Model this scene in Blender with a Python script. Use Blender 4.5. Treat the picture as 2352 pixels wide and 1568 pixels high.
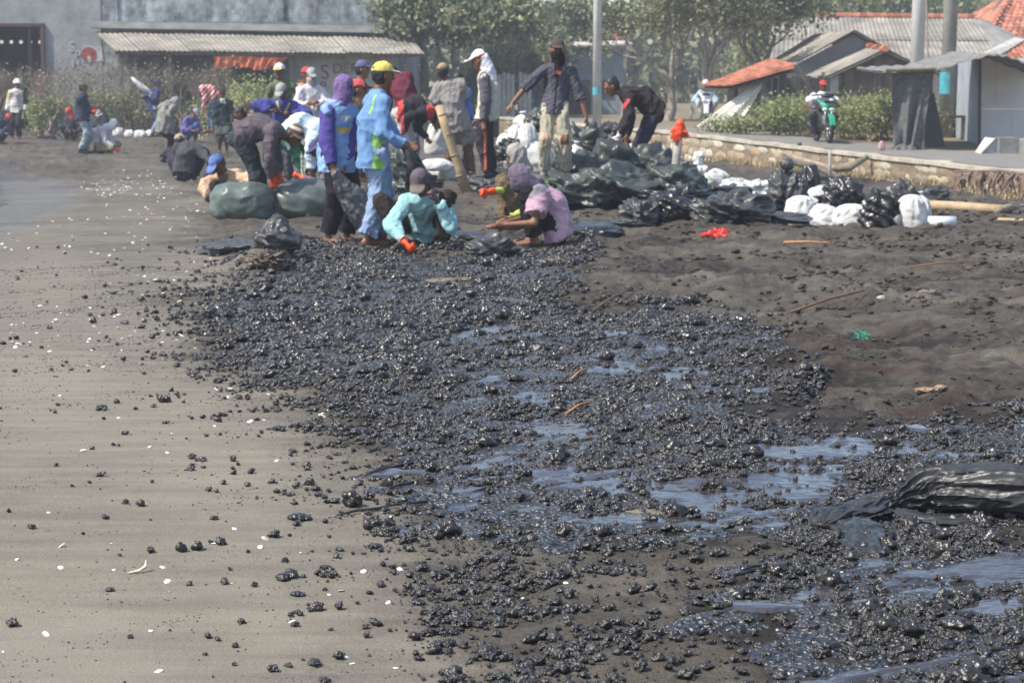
import bpy, math, random
import numpy as np
from mathutils import Vector, Matrix

# ------------------------------------------------------------------ scene, camera, world, light
scene = bpy.context.scene
for o in list(bpy.data.objects):
    bpy.data.objects.remove(o)
COL = scene.collection
R = math.radians
F = 4573.0            # focal length in photo units (the photo taken as 2352 x 1568 units)
CAMH = 1.43
PITCH = math.atan((784 - 198) / F)
cp, sp = math.cos(PITCH), math.sin(PITCH)

cam_d = bpy.data.cameras.new('camera')
cam = bpy.data.objects.new('camera', cam_d)
COL.objects.link(cam)
cam.location = (0, 0, CAMH)
cam.rotation_euler = (math.pi / 2 - PITCH, 0, 0)
cam_d.sensor_width = 36.0
cam_d.lens = 36.0 * F / 2352.0
cam_d.clip_start = 0.1
cam_d.clip_end = 2000
cam_d.dof.use_dof = True
cam_d.dof.focus_distance = 6.9
cam_d.dof.aperture_fstop = 9.0
scene.camera = cam

SUN_EL, SUN_AZ = R(53), R(-113)          # azimuth from +Y (away from camera) towards +X
sun_vec = Vector((math.sin(SUN_AZ) * math.cos(SUN_EL), math.cos(SUN_AZ) * math.cos(SUN_EL), math.sin(SUN_EL)))
world = bpy.data.worlds.new('World')
scene.world = world
world.use_nodes = True
wn = world.node_tree
sky = wn.nodes.new('ShaderNodeTexSky')
sky.sky_type = 'NISHITA'
sky.sun_disc = False
sky.sun_elevation = SUN_EL
sky.sun_rotation = SUN_AZ
sky.air_density = 1.0
sky.dust_density = 1.6
sky.ozone_density = 1.0
bgn = wn.nodes['Background']
bgn.inputs['Strength'].default_value = 0.15
wn.links.new(sky.outputs[0], bgn.inputs['Color'])
sun_d = bpy.data.lights.new('sun', 'SUN')
sun_d.energy = 4.3
sun_d.angle = R(0.6)
sun_d.color = (1.0, 0.94, 0.83)
sun = bpy.data.objects.new('sun', sun_d)
COL.objects.link(sun)
sun.rotation_euler = (-sun_vec).to_track_quat('-Z', 'Y').to_euler()
scene.view_settings.view_transform = 'Standard'
scene.view_settings.look = 'None'
scene.view_settings.exposure = 0.64
scene.view_settings.gamma = 1.0
scene.render.engine = 'CYCLES'
scene.cycles.use_denoising = True
scene.cycles.denoiser = 'OPENIMAGEDENOISE'
scene.cycles.denoising_prefilter = 'ACCURATE'
scene.cycles.denoising_input_passes = 'RGB_ALBEDO_NORMAL'
scene.cycles.max_bounces = 6
scene.cycles.volume_bounces = 1
scene.cycles.transparent_max_bounces = 4
scene.cycles.sample_clamp_indirect = 4.0

# ------------------------------------------------------------------ geometry of the place
def ray(u, v):
    x = (u - 1176) / F
    yc = (784 - v) / F
    return np.array([x, cp + yc * sp, -sp + yc * cp])

def P(u, v, d):
    r = ray(u, v)
    return np.array([0, 0, CAMH]) + r * (d / r[1])

def project(X, Y, Z):
    z = Z - CAMH
    dep = np.maximum(Y * cp - z * sp, 0.1)
    up = Y * sp + z * cp
    return 1176 + F * X / dep, 784 - F * up / dep

def sst(a, b, x):
    t = np.clip((np.asarray(x, float) - a) / (b - a), 0, 1)
    return t * t * (3 - 2 * t)

def _hash(ix, iy, iz, seed):
    with np.errstate(over='ignore'):
        h = (ix.astype(np.uint32) * np.uint32(374761393) + iy.astype(np.uint32) * np.uint32(668265263)
             + iz.astype(np.uint32) * np.uint32(2147483647) + np.uint32(seed * 974711 + 12345))
        h = (h ^ (h >> np.uint32(13))) * np.uint32(1274126177)
        h = h ^ (h >> np.uint32(16))
    return (h & np.uint32(0xFFFFFF)).astype(np.float64) / 16777215.0

def vn3(p, seed=0):
    p = np.asarray(p, float)
    i = np.floor(p).astype(np.int64)
    f = p - i
    f = f * f * (3 - 2 * f)
    o = 0
    for dx in (0, 1):
        wx = f[:, 0] if dx else 1 - f[:, 0]
        for dy in (0, 1):
            wy = f[:, 1] if dy else 1 - f[:, 1]
            for dz in (0, 1):
                wz = f[:, 2] if dz else 1 - f[:, 2]
                o = o + wx * wy * wz * _hash(i[:, 0] + dx, i[:, 1] + dy, i[:, 2] + dz, seed)
    return o

def vn2(x, y, seed=0):
    x = np.asarray(x, float); y = np.asarray(y, float)
    ix = np.floor(x).astype(np.int64); iy = np.floor(y).astype(np.int64)
    fx = x - ix; fy = y - iy
    fx = fx * fx * (3 - 2 * fx); fy = fy * fy * (3 - 2 * fy)
    z = np.zeros_like(ix)
    return ((1 - fx) * (1 - fy) * _hash(ix, iy, z, seed) + fx * (1 - fy) * _hash(ix + 1, iy, z, seed)
            + (1 - fx) * fy * _hash(ix, iy + 1, z, seed) + fx * fy * _hash(ix + 1, iy + 1, z, seed))

def fbm2(x, y, oct=4, seed=0, gain=.5):
    o = 0; a = 1; t = 0
    for k in range(oct):
        o = o + a * vn2(x * 2 ** k + 17.3 * k, y * 2 ** k - 9.1 * k, seed + k); t += a; a *= gain
    return o / t

def fbm3(p, oct=3, seed=0):
    o = 0; a = 1; t = 0
    for k in range(oct):
        o = o + a * vn3(p * 2 ** k + 11.7 * k, seed + k); t += a; a *= .5
    return o / t

# tar heaps and sand mounds on the beach: x, y, radius x, radius y, height
def flat_xy(u, v):
    p = ray(u, v); t = -CAMH / p[2]
    return p[0] * t, p[1] * t
HEAPS = []
for (u, v, rx, ry, h) in [(1560, 975, .26, .42, .085), (1640, 1075, .2, .22, .06), (1370, 1045, .22, .25, .04), (860, 870, .32, .4, .07),
                          (610, 612, .28, .4, .13), (1900, 665, .5, .6, .05), (1640, 660, .5, .5, .06), (2230, 720, .5, .6, .04),
                          (1480, 780, .25, .4, .04), (1250, 640, .5, .6, .05), (2050, 1450, .2, .18, .035), (1750, 1420, .15, .15, .03),
                          (1230, 790, .15, .25, .05), (1420, 940, .12, .2, .035), (2000, 990, .3, .25, .03), (1130, 880, .3, .3, .03)]:
    x, y = flat_xy(u, v)
    HEAPS.append((x, y, rx, ry, h))
HEAPS += [(.2, 24.6, 2.3, 1.7, .2), (1.9, 25.2, 1.5, 1.2, .12), (1.6, 19.6, 1.2, .9, .10), (-1.0, 20.5, 1.2, 1.0, .03)]
WALL = [(-.4, 62, .45, -.1), (3.76, 46, .36, -.28), (6.02, 38, .2, -.3), (6.75, 33.5, .18, -.3), (7.46, 29, .17, -.3), (8.3, 24, .17, -.25), (10.5, 14, .17, -.1)]
_wy = np.array([w[1] for w in WALL][::-1]); _wx = np.array([w[0] for w in WALL][::-1]); _wz = np.array([w[2] for w in WALL][::-1]); _wb = np.array([w[3] for w in WALL][::-1])
def wall_x(y): return np.interp(y, _wy, _wx)
def wall_z(y): return np.interp(y, _wy, _wz)
SEA_Z = -0.05
def shore_x(y):
    return -5.4 - .33 * np.maximum(y - 25, 0) - .06 * np.maximum(16 - y, 0)

def gbase(x, y):
    x = np.asarray(x, float); y = np.asarray(y, float)
    z = -.2 * sst(22.5, 30, y) * sst(.8, 4.0, x - np.interp(y, [22, 46, 62], [0, 0, -4]))
    sx = shore_x(y) + .9 * (fbm2(x * .25, y * .3, 3, 5) - .5)
    z = z - .10 * np.clip((sx + .7 - x) / 3.0, 0, 4)
    for (hx, hy, rx, ry, h) in HEAPS:
        e = ((x - hx) / rx) ** 2 + ((y - hy) / ry) ** 2
        z = z + h * np.exp(-np.minimum(e, 30))
    return z

def dark_map(u, v):
    C = np.array([(100, 1500, 0), (600, 1400, .04), (900, 1500, .16), (700, 1330, .14), (1100, 1400, .42), (1300, 1500, .5), (1600, 1290, .55), (2000, 1540, .4), (100, 900, .02),
                  (500, 1100, .06), (800, 1230, .2), (1100, 1300, .42), (100, 640, .12), (420, 640, .33), (300, 500, .28), (100, 470, .26), (300, 400, .42), (200, 340, .8),
                  (60, 320, .85), (420, 340, .8), (600, 540, .62), (800, 540, .62), (1500, 600, .86), (2000, 600, .82), (2300, 620, .74), (2000, 800, .95),
                  (1800, 950, .92), (2300, 900, .86), (1200, 700, .85), (900, 900, .55), (1200, 1100, .7), (2000, 420, .85), (1300, 480, .72), (700, 450, .6), (560, 760, .45), (300, 760, .16), (380,960,.08)], float)
    w = 0; s = 0
    for (a, b, c) in C:
        q = 1.0 / (((u - a) / 1.5) ** 2 + (v - b) ** 2 + 900) ** 1.6
        w = w + q; s = s + q * c
    return s / w

def poly_distance(u, v, poly, vs=1.7):
    """signed distance to a polygon (inside positive), v stretched for foreshortening"""
    px = np.array([p[0] for p in poly], float); py = np.array([p[1] for p in poly], float) * vs
    y = v * vs
    d = np.full(u.shape, 1e9); ins = np.zeros(u.shape, bool)
    n = len(px)
    for i in range(n):
        j = (i + 1) % n
        ex, ey = px[j] - px[i], py[j] - py[i]
        wx, wy = u - px[i], y - py[i]
        t = np.clip((wx * ex + wy * ey) / (ex * ex + ey * ey), 0, 1)
        d = np.minimum(d, (wx - t * ex) ** 2 + (wy - t * ey) ** 2)
        c = ((py[i] <= y) & (y < py[j])) | ((py[j] <= y) & (y < py[i]))
        xc = px[i] + (y - py[i]) / (ey if abs(ey) > 1e-9 else 1e-9) * ex
        ins ^= c & (u < xc)
    d = np.sqrt(d)
    return np.where(ins, d, -d)

CORE = [(600, 622), (640, 576), (720, 560), (900, 582), (1060, 588), (1200, 575), (1335, 574), (1310, 622), (1250, 672), (1330, 715), (1500, 705), (1640, 728),
        (1770, 772), (1690, 830), (1830, 885), (1750, 945), (1900, 962), (2352, 958), (2700, 965), (2700, 1700), (1930, 1700), (1720, 1520), (1600, 1410), (1720, 1330),
        (1900, 1275), (1700, 1232), (1400, 1258), (1150, 1228), (970, 1180), (910, 1060), (850, 970), (750, 908), (630, 850), (530, 790), (510, 705)]

# both maps are looked up from a table
_gu, _gv = np.arange(-320, 2800, 8.0), np.arange(220, 1760, 6.0)
_GU, _GV = np.meshgrid(_gu, _gv, indexing='ij')
_TAB = {'dark': dark_map(_GU, _GV), 'core': poly_distance(_GU.ravel(), _GV.ravel(), CORE).reshape(_GU.shape)}
def look(tab, u, v):
    a = np.clip((np.asarray(u, float) + 320) / 8, 0, len(_gu) - 1.001); b = np.clip((np.asarray(v, float) - 220) / 6, 0, len(_gv) - 1.001)
    i = a.astype(int); j = b.astype(int); f = a - i; g = b - j; T = _TAB[tab]
    return (T[i, j] * (1 - f) + T[i + 1, j] * f) * (1 - g) + (T[i, j + 1] * (1 - f) + T[i + 1, j + 1] * f) * g
def darkness(u, v): return look('dark', u, v)
def poly_sd(u, v, poly=None): return look('core', u, v)

def gz(x, y, detail=True):
    x = np.atleast_1d(np.asarray(x, float)); y = np.atleast_1d(np.asarray(y, float))
    z = gbase(x, y)
    if detail:
        u, v = project(x, y, z)
        dk = np.clip(darkness(np.clip(u, -200, 2550), np.clip(v, 250, 1650)), 0, 1)
        a = sst(.25, .8, dk) * sst(80, 45, y)
        a = a * (1 - .85 * sst(-30, 60, poly_sd(np.clip(u, -200, 2550), np.clip(v, 250, 1650), CORE)))      # the oil has levelled the sand under it
        n = fbm2(x * 1.9, y * 1.5, 5, 21, .58) - .5
        pits = fbm2(x * 5.5, y * 4.5, 3, 31) - .5
        rg_ = 1 - np.abs(fbm2(x * 3.1, y * 2.4, 4, 23, .55) * 2 - 1)
        z = z + a * (.12 * n + .11 * pits + .07 * (rg_ - .75))
        c, s = math.cos(.85), math.sin(.85)
        st = fbm2((x * c + y * s) * .9, (-x * s + y * c) * 6, 4, 41) - .5
        z = z + (1 - a) * .006 * st
    return z

def G(u, v, detail=False):
    r = ray(u, v)
    t = np.linspace(3.0, 90.0, 3000)
    X = r[0] * t; Y = r[1] * t; Z = CAMH + r[2] * t
    below = Z < gz(X, Y, detail)
    if not below.any():
        k = len(t) - 1
    else:
        k = int(np.argmax(below))
    return np.array([X[k], Y[k], float(gz(X[k], Y[k], detail)[0])])

# ------------------------------------------------------------------ object helpers
def unit(v):
    v = np.asarray(v, float); n = np.linalg.norm(v)
    return v / n if n > 1e-9 else v

def grid_faces(nr, nc):
    i = np.arange(nr - 1)[:, None] * nc + np.arange(nc - 1)[None]
    i = i.ravel()
    return np.stack([i, i + 1, i + nc + 1, i + nc], 1)

def nodes_for(name):
    m = bpy.data.materials.new(name); m.use_nodes = True
    nt = m.node_tree
    return m, nt, nt.nodes['Principled BSDF'], nt.nodes.new, nt.links.new

def fast_mesh(name, V, Q):
    V = np.asarray(V, np.float32); Q = np.asarray(Q, np.int32)
    me = bpy.data.meshes.new(name)
    n, k = Q.shape
    me.vertices.add(len(V)); me.loops.add(n * k); me.polygons.add(n)
    me.vertices.foreach_set('co', V.ravel())
    me.loops.foreach_set('vertex_index', Q.ravel())
    me.polygons.foreach_set('loop_start', np.arange(0, n * k, k, dtype=np.int32))
    me.polygons.foreach_set('loop_total', np.full(n, k, np.int32))
    me.polygons.foreach_set('use_smooth', np.ones(n, bool))
    me.update(calc_edges=True)
    return me

def tag(o, label=None, cat=None, group=None, kind=None):
    if label: o['label'] = label
    if cat: o['category'] = cat
    if group: o['group'] = group
    if kind: o['kind'] = kind
    return o

def obj(name, me, mats, parent=None, loc=None, smooth=None):
    if mats is not None:
        for m in (mats if isinstance(mats, (list, tuple)) else [mats]):
            if m.name not in [x.name for x in me.materials if x]: me.materials.append(m)
    o = bpy.data.objects.new(name, me)
    COL.objects.link(o)
    if parent is not None: o.parent = parent
    if loc is not None: o.location = loc
    if smooth is not None:
        me.polygons.foreach_set('use_smooth', np.full(len(me.polygons), smooth, bool))
    return o

def empty(name, loc):
    o = bpy.data.objects.new(name, None)
    COL.objects.link(o)
    o.location = [float(c) for c in loc]
    o.empty_display_size = .1
    return o

class MB:
    """collects polygons; build() links them as one mesh object"""
    def __init__(s): s.v = []; s.f = []; s.m = []
    def add(s, V, Fc, m=0):
        b = len(s.v)
        s.v += [tuple(float(c) for c in p) for p in V]
        s.f += [tuple(b + i for i in f) for f in Fc]
        s.m += [m] * len(Fc)
        return s
    def box(s, c, size, rz=0, m=0, rx=0, ry=0):
        M = Matrix.Rotation(rz, 3, 'Z') @ Matrix.Rotation(ry, 3, 'Y') @ Matrix.Rotation(rx, 3, 'X')
        V = [Vector(c) + M @ Vector((sx * size[0] / 2, sy * size[1] / 2, sz * size[2] / 2)) for sx in (-1, 1) for sy in (-1, 1) for sz in (-1, 1)]
        return s.add(V, [(0, 1, 3, 2), (4, 6, 7, 5), (0, 4, 5, 1), (2, 3, 7, 6), (0, 2, 6, 4), (1, 5, 7, 3)], m)
    def tube(s, pts, rad, n=8, m=0, cap=True):
        pts = [Vector(p) for p in pts]
        if not isinstance(rad, (list, tuple)): rad = [rad] * len(pts)
        rings = []
        ref = None
        for i, p in enumerate(pts):
            t = (pts[min(i + 1, len(pts) - 1)] - pts[max(i - 1, 0)]).normalized()
            if ref is None:
                ref = t.orthogonal().normalized()
            else:
                ref = (ref - ref.dot(t) * t)
                ref = ref.normalized() if ref.length > 1e-6 else t.orthogonal().normalized()
            b = t.cross(ref)
            rings.append([p + rad[i] * (math.cos(2 * math.pi * k / n) * ref + math.sin(2 * math.pi * k / n) * b) for k in range(n)])
        V = [q for r in rings for q in r]
        Fc = []
        for i in range(len(pts) - 1):
            for k in range(n):
                Fc.append((i * n + k, i * n + (k + 1) % n, (i + 1) * n + (k + 1) % n, (i + 1) * n + k))
        if cap:
            Fc.append(tuple(range(n))[::-1]); Fc.append(tuple((len(pts) - 1) * n + k for k in range(n)))
        return s.add(V, Fc, m)
    def mesh(s, name):
        me = bpy.data.meshes.new(name)
        me.from_pydata(s.v, [], s.f)
        return me
    def build(s, name, mats, parent=None, loc=None, smooth=False):
        """vertices are given in world coordinates; the origin moves to loc (or the parent's place)"""
        me = s.mesh(name)
        off = Vector(loc) if loc is not None else (Vector(parent_loc(parent)) if parent is not None else Vector((0, 0, 0)))
        if off.length > 0: me.transform(Matrix.Translation(-off))
        o = obj(name, me, mats, parent)
        me.polygons.foreach_set('material_index', np.array(s.m, np.int32))
        me.polygons.foreach_set('use_smooth', np.full(len(me.polygons), smooth, bool))
        if parent is None and loc is not None: o.location = loc
        return o

def parent_loc(p):
    l = Vector(p.location)
    while p.parent is not None:
        p = p.parent; l = l + Vector(p.location)
    return l

def sub_copy(src, parent, loc=None, rot=None, scale=None, name=None):
    c = bpy.data.objects.new(name or src.name.split('.')[0], src.data)
    COL.objects.link(c); c.parent = parent
    if loc is not None: c.location = loc
    if rot is not None: c.rotation_euler = rot
    if scale is not None: c.scale = scale
    return c

# ------------------------------------------------------------------ materials
def srgb(r, g, b):
    return tuple(((c / 255) / 12.92 if c / 255 <= .04045 else ((c / 255 + .055) / 1.055) ** 2.4) for c in (r, g, b))

MATS = {}
def mat(name, col, rough=.8, var=.2, vs=6.0, bump=.0, bs=40.0, spec=.4, metal=0.0, col2=None, stretch=(1, 1, 1), coat=0.0, back=0.0, rand=0.0):
    """procedural surface: two-scale noise over the colour, noise bump; col2 is the second colour of the mottling"""
    if name in MATS: return MATS[name]
    m = bpy.data.materials.new(name); m.use_nodes = True
    nt = m.node_tree; b = nt.nodes['Principled BSDF']
    tc = nt.nodes.new('ShaderNodeTexCoord')
    mp = nt.nodes.new('ShaderNodeMapping'); mp.inputs['Scale'].default_value = stretch
    nt.links.new(tc.outputs['Object'], mp.inputs['Vector'])
    nz = nt.nodes.new('ShaderNodeTexNoise'); nz.inputs['Scale'].default_value = vs; nz.inputs['Detail'].default_value = 5; nz.inputs['Roughness'].default_value = .6
    nt.links.new(mp.outputs[0], nz.inputs['Vector'])
    rp = nt.nodes.new('ShaderNodeValToRGB')
    rp.color_ramp.elements[0].position = .32; rp.color_ramp.elements[1].position = .68
    c2 = col2 if col2 else tuple(min(c * (1 + var), 1) for c in col)
    c1 = col if col2 else tuple(c * (1 - var) for c in col)
    rp.color_ramp.elements[0].color = (*c1, 1); rp.color_ramp.elements[1].color = (*c2, 1)
    nt.links.new(nz.outputs['Fac'], rp.inputs['Fac'])
    outc = rp.outputs['Color']
    if rand > 0:                                          # each piece its own shade
        oi = nt.nodes.new('ShaderNodeObjectInfo'); mr = nt.nodes.new('ShaderNodeMapRange'); mr.inputs['To Min'].default_value = 1 - rand; mr.inputs['To Max'].default_value = 1 + rand * .7
        nt.links.new(oi.outputs['Random'], mr.inputs['Value'])
        mm = nt.nodes.new('ShaderNodeMix'); mm.data_type = 'RGBA'; mm.blend_type = 'MULTIPLY'; mm.inputs['Factor'].default_value = 1
        nt.links.new(outc, mm.inputs['A']); nt.links.new(mr.outputs['Result'], mm.inputs['B']); outc = mm.outputs['Result']
    nt.links.new(outc, b.inputs['Base Color'])
    b.inputs['Roughness'].default_value = rough
    b.inputs['Specular IOR Level'].default_value = spec
    b.inputs['Metallic'].default_value = metal
    b.inputs['Coat Weight'].default_value = coat
    if bump > 0:
        n2 = nt.nodes.new('ShaderNodeTexNoise'); n2.inputs['Scale'].default_value = bs; n2.inputs['Detail'].default_value = 4
        nt.links.new(mp.outputs[0], n2.inputs['Vector'])
        bp = nt.nodes.new('ShaderNodeBump'); bp.inputs['Strength'].default_value = bump; bp.inputs['Distance'].default_value = .02
        nt.links.new(n2.outputs['Fac'], bp.inputs['Height'])
        nt.links.new(bp.outputs['Normal'], b.inputs['Normal'])
    if back > 0:
        b.inputs['Subsurface Weight'].default_value = 0
        tr = nt.nodes.new('ShaderNodeBsdfTranslucent')
        nt.links.new(rp.outputs['Color'], tr.inputs['Color'])
        mx = nt.nodes.new('ShaderNodeMixShader'); mx.inputs[0].default_value = back
        nt.links.new(b.outputs[0], mx.inputs[1]); nt.links.new(tr.outputs[0], mx.inputs[2])
        nt.links.new(mx.outputs[0], nt.nodes['Material Output'].inputs['Surface'])
    MATS[name] = m
    return m

def cloth(r, g, b, var=.16):
    """worn cotton: faded colour, soft mottling, dark oily smears"""
    name = 'cloth_%d_%d_%d' % (r, g, b)
    if name in MATS: return MATS[name]
    c = srgb(r, g, b); y = .3 * c[0] + .59 * c[1] + .11 * c[2]
    m = mat(name, tuple((q * .78 + y * .22) * .82 for q in c), .92, var, 7, .22, 26, .12)
    nt = m.node_tree; bs = nt.nodes['Principled BSDF']; L = nt.links.new
    src = bs.inputs['Base Color'].links[0].from_socket
    tc = nt.nodes.new('ShaderNodeTexCoord'); nz = nt.nodes.new('ShaderNodeTexNoise'); nz.inputs['Scale'].default_value = 4.3; nz.inputs['Detail'].default_value = 6; nz.inputs['Roughness'].default_value = .65
    L(tc.outputs['Object'], nz.inputs['Vector'])
    mr = nt.nodes.new('ShaderNodeMapRange'); mr.inputs['From Min'].default_value = .56; mr.inputs['From Max'].default_value = .72; mr.inputs['To Max'].default_value = .5
    L(nz.outputs['Fac'], mr.inputs['Value'])
    mx = nt.nodes.new('ShaderNodeMix'); mx.data_type = 'RGBA'; L(mr.outputs['Result'], mx.inputs['Factor']); L(src, mx.inputs['A']); mx.inputs['B'].default_value = (.05, .044, .04, 1)
    L(mx.outputs['Result'], bs.inputs['Base Color'])
    return m

def plastic(name, col, rough=.35, var=.15, spec=.5, bump=.25, bs=14):
    """thin plastic: facets and sharp little folds from a warped cell pattern"""
    if name in MATS: return MATS[name]
    m = mat(name, col, rough, var, 5, 0, 1, spec)
    nt = m.node_tree; N = nt.nodes.new; L = nt.links.new; b = nt.nodes['Principled BSDF']
    tc = N('ShaderNodeTexCoord')
    nz = N('ShaderNodeTexNoise'); nz.inputs['Scale'].default_value = bs * .5; nz.inputs['Detail'].default_value = 3; L(tc.outputs['Object'], nz.inputs['Vector'])
    ad = N('ShaderNodeMix'); ad.data_type = 'RGBA'; ad.blend_type = 'ADD'; ad.inputs['Factor'].default_value = .16; L(tc.outputs['Object'], ad.inputs['A']); L(nz.outputs['Color'], ad.inputs['B'])
    prev = None
    for sc, st, di in ((bs * .55, .9, .06), (bs * 1.6, .8, .022)):
        vo = N('ShaderNodeTexVoronoi'); vo.inputs['Scale'].default_value = sc; L(ad.outputs['Result'], vo.inputs['Vector'])
        bp = N('ShaderNodeBump'); bp.inputs['Strength'].default_value = min(bump * 2.6, 1) * st; bp.inputs['Distance'].default_value = di; L(vo.outputs['Distance'], bp.inputs['Height'])
        if prev: L(prev.outputs['Normal'], bp.inputs['Normal'])
        prev = bp
    L(prev.outputs['Normal'], b.inputs['Normal'])
    return m

SKIN = mat('skin', (.19, .085, .047), .55, .18, 14, .1, 60, .4)
SKIN_DARK = mat('skin_dark', (.105, .05, .032), .55, .18, 14, .1, 60, .4)
HAIR = mat('hair_black', (.012, .011, .011), .5, .3, 30, .3, 80, .4)
# ------------------------------------------------------------------ implicit surfaces (bodies, clothes, tar lumps)
class Vol:
    def __init__(s, lo, hi, h):
        s.lo = np.asarray(lo, float) - 2 * h; s.h = h
        n = np.ceil((np.asarray(hi, float) + 2 * h - s.lo) / h).astype(int) + 1
        s.n = np.minimum(n, 320)
        s.F = np.full(tuple(s.n), .09, np.float32)
    def block(s, lo, hi):
        a = np.clip(np.floor((lo - s.lo) / s.h).astype(int), 0, s.n)
        b = np.clip(np.ceil((hi - s.lo) / s.h).astype(int) + 1, 0, s.n)
        if (b - a <= 0).any(): return None, None
        g = [s.lo[i] + s.h * np.arange(a[i], b[i]) for i in range(3)]
        X = np.stack(np.meshgrid(*g, indexing='ij'), -1)
        return (slice(a[0], b[0]), slice(a[1], b[1]), slice(a[2], b[2])), X
    def put(s, sl, d, k):
        f = s.F[sl]
        if k > 0:
            h = np.clip(.5 + .5 * (f - d) / k, 0, 1)
            s.F[sl] = f * (1 - h) + d * h - k * h * (1 - h)
        else:
            s.F[sl] = np.minimum(f, d)
    def cap(s, a, b, ra, rb, k=.02, flat=None, flatb=False, flata=False):
        a = np.asarray(a, float); b = np.asarray(b, float)
        m = max(ra, rb) * (1.05 if flat is None else max(1.05, flat[1] * 1.05)) + .06
        sl, X = s.block(np.minimum(a, b) - m, np.maximum(a, b) + m)
        if sl is None: return s
        ab = b - a; L2 = max(ab @ ab, 1e-9)
        q = X - a
        t = np.clip((q @ ab) / L2, 0, 1)
        w = q - t[..., None] * ab
        if flat is not None:
            ax, fac = flat
            ax = np.asarray(ax, float)
            w = w + (w @ ax)[..., None] * ax * (1 / fac - 1)
        d = np.sqrt((w * w).sum(-1)) - (ra + (rb - ra) * t)
        L = math.sqrt(L2)
        if flatb: d = np.maximum(d, (q @ ab) / L - L)
        if flata: d = np.maximum(d, -(q @ ab) / L)
        s.put(sl, d, k)
        return s
    def _ell(s, X, c, r, A):
        q = (X - np.asarray(c, float))
        if A is not None: q = q @ np.asarray(A, float).T      # rows of A are the axes
        r = np.asarray(r, float)
        k0 = np.sqrt(((q / r) ** 2).sum(-1)) + 1e-9
        k1 = np.sqrt(((q / (r * r)) ** 2).sum(-1)) + 1e-9
        return k0 * (k0 - 1) / k1
    def ell(s, c, r, A=None, k=.02, cut=None, cut2=None):
        m = max(r) + .06
        c = np.asarray(c, float)
        sl, X = s.block(c - m, c + m)
        if sl is None: return s
        d = s._ell(X, c, r, A)
        for ct in (cut, cut2):
            if ct is not None:
                n, p = ct                                    # keep the side n points to
                d = np.maximum(d, -((X - np.asarray(p)) @ np.asarray(n)))
        s.put(sl, d, k)
        return s
    def cut_ell(s, c, r, A=None):
        m = max(r) + .03; c = np.asarray(c, float)
        sl, X = s.block(c - m, c + m)
        if sl is not None: s.F[sl] = np.maximum(s.F[sl], -s._ell(X, c, r, A))
        return s
    def keep(s, n, p):
        sl, X = s.block(s.lo, s.lo + s.h * s.n)
        s.F = np.maximum(s.F, -((X - np.asarray(p)) @ np.asarray(n))).astype(np.float32)
        return s
    def nets(s):
        Fv = s.F.copy()
        Fv[0] = Fv[-1] = .05; Fv[:, 0] = Fv[:, -1] = .05; Fv[:, :, 0] = Fv[:, :, -1] = .05
        ins = Fv < 0
        c = np.zeros(tuple(s.n - 1), np.int8)
        offs = [(i, j, k) for i in (0, 1) for j in (0, 1) for k in (0, 1)]
        for (i, j, k) in offs:
            c += ins[i:s.n[0] - 1 + i, j:s.n[1] - 1 + j, k:s.n[2] - 1 + k]
        act = (c > 0) & (c < 8)
        cells = np.argwhere(act)
        if len(cells) == 0: return None, None
        idx = np.full(act.shape, -1, np.int32); idx[act] = np.arange(len(cells))
        acc = np.zeros((len(cells), 3)); cnt = np.zeros(len(cells))
        for a in offs:
            for ax in range(3):
                if a[ax] == 1: continue
                b = list(a); b[ax] = 1
                fa = Fv[cells[:, 0] + a[0], cells[:, 1] + a[1], cells[:, 2] + a[2]]
                fb = Fv[cells[:, 0] + b[0], cells[:, 1] + b[1], cells[:, 2] + b[2]]
                x = (fa < 0) != (fb < 0)
                t = np.where(x, fa / np.where(x, fa - fb, 1), 0)
                p = np.array(a, float)[None] + t[:, None] * (np.array(b, float) - np.array(a, float))[None]
                acc += p * x[:, None]; cnt += x
        V = s.lo + s.h * (cells + acc / cnt[:, None])
        Q = []
        for ax in range(3):
            o1, o2 = [(1, 2), (2, 0), (0, 1)][ax]
            sl0 = [slice(1, -1)] * 3; sl1 = [slice(1, -1)] * 3
            sl0[ax] = slice(0, -1); sl1[ax] = slice(1, None)
            s0 = ins[tuple(sl0)]; s1 = ins[tuple(sl1)]
            for sgn in (0, 1):
                e = np.argwhere((s0 & ~s1) if sgn == 0 else (~s0 & s1))
                if len(e) == 0: continue
                e = e + 1; e[:, ax] -= 1
                def cell(d1, d2):
                    q = e.copy(); q[:, o1] += d1; q[:, o2] += d2
                    return idx[q[:, 0], q[:, 1], q[:, 2]]
                qd = np.stack([cell(-1, -1), cell(0, -1), cell(0, 0), cell(-1, 0)], 1)
                Q.append(qd if sgn == 0 else qd[:, ::-1])
        Q = np.concatenate(Q)
        Q = Q[(Q >= 0).all(1)]
        return V, Q

def vnormals(V, Q):
    n = np.cross(V[Q[:, 2]] - V[Q[:, 0]], V[Q[:, 3]] - V[Q[:, 1]])
    N = np.zeros_like(V)
    for k in range(4): np.add.at(N, Q[:, k], n)
    return N / (np.linalg.norm(N, axis=1, keepdims=True) + 1e-12)

def relax(V, Q, it=1, w=.5):
    for _ in range(it):
        S = np.zeros_like(V); C = np.zeros(len(V))
        for k in range(4):
            a, b = Q[:, k], Q[:, (k + 1) % 4]
            np.add.at(S, a, V[b]); np.add.at(C, a, 1)
            np.add.at(S, b, V[a]); np.add.at(C, b, 1)
        V = V * (1 - w) + w * S / np.maximum(C, 1)[:, None]
    return V

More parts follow.
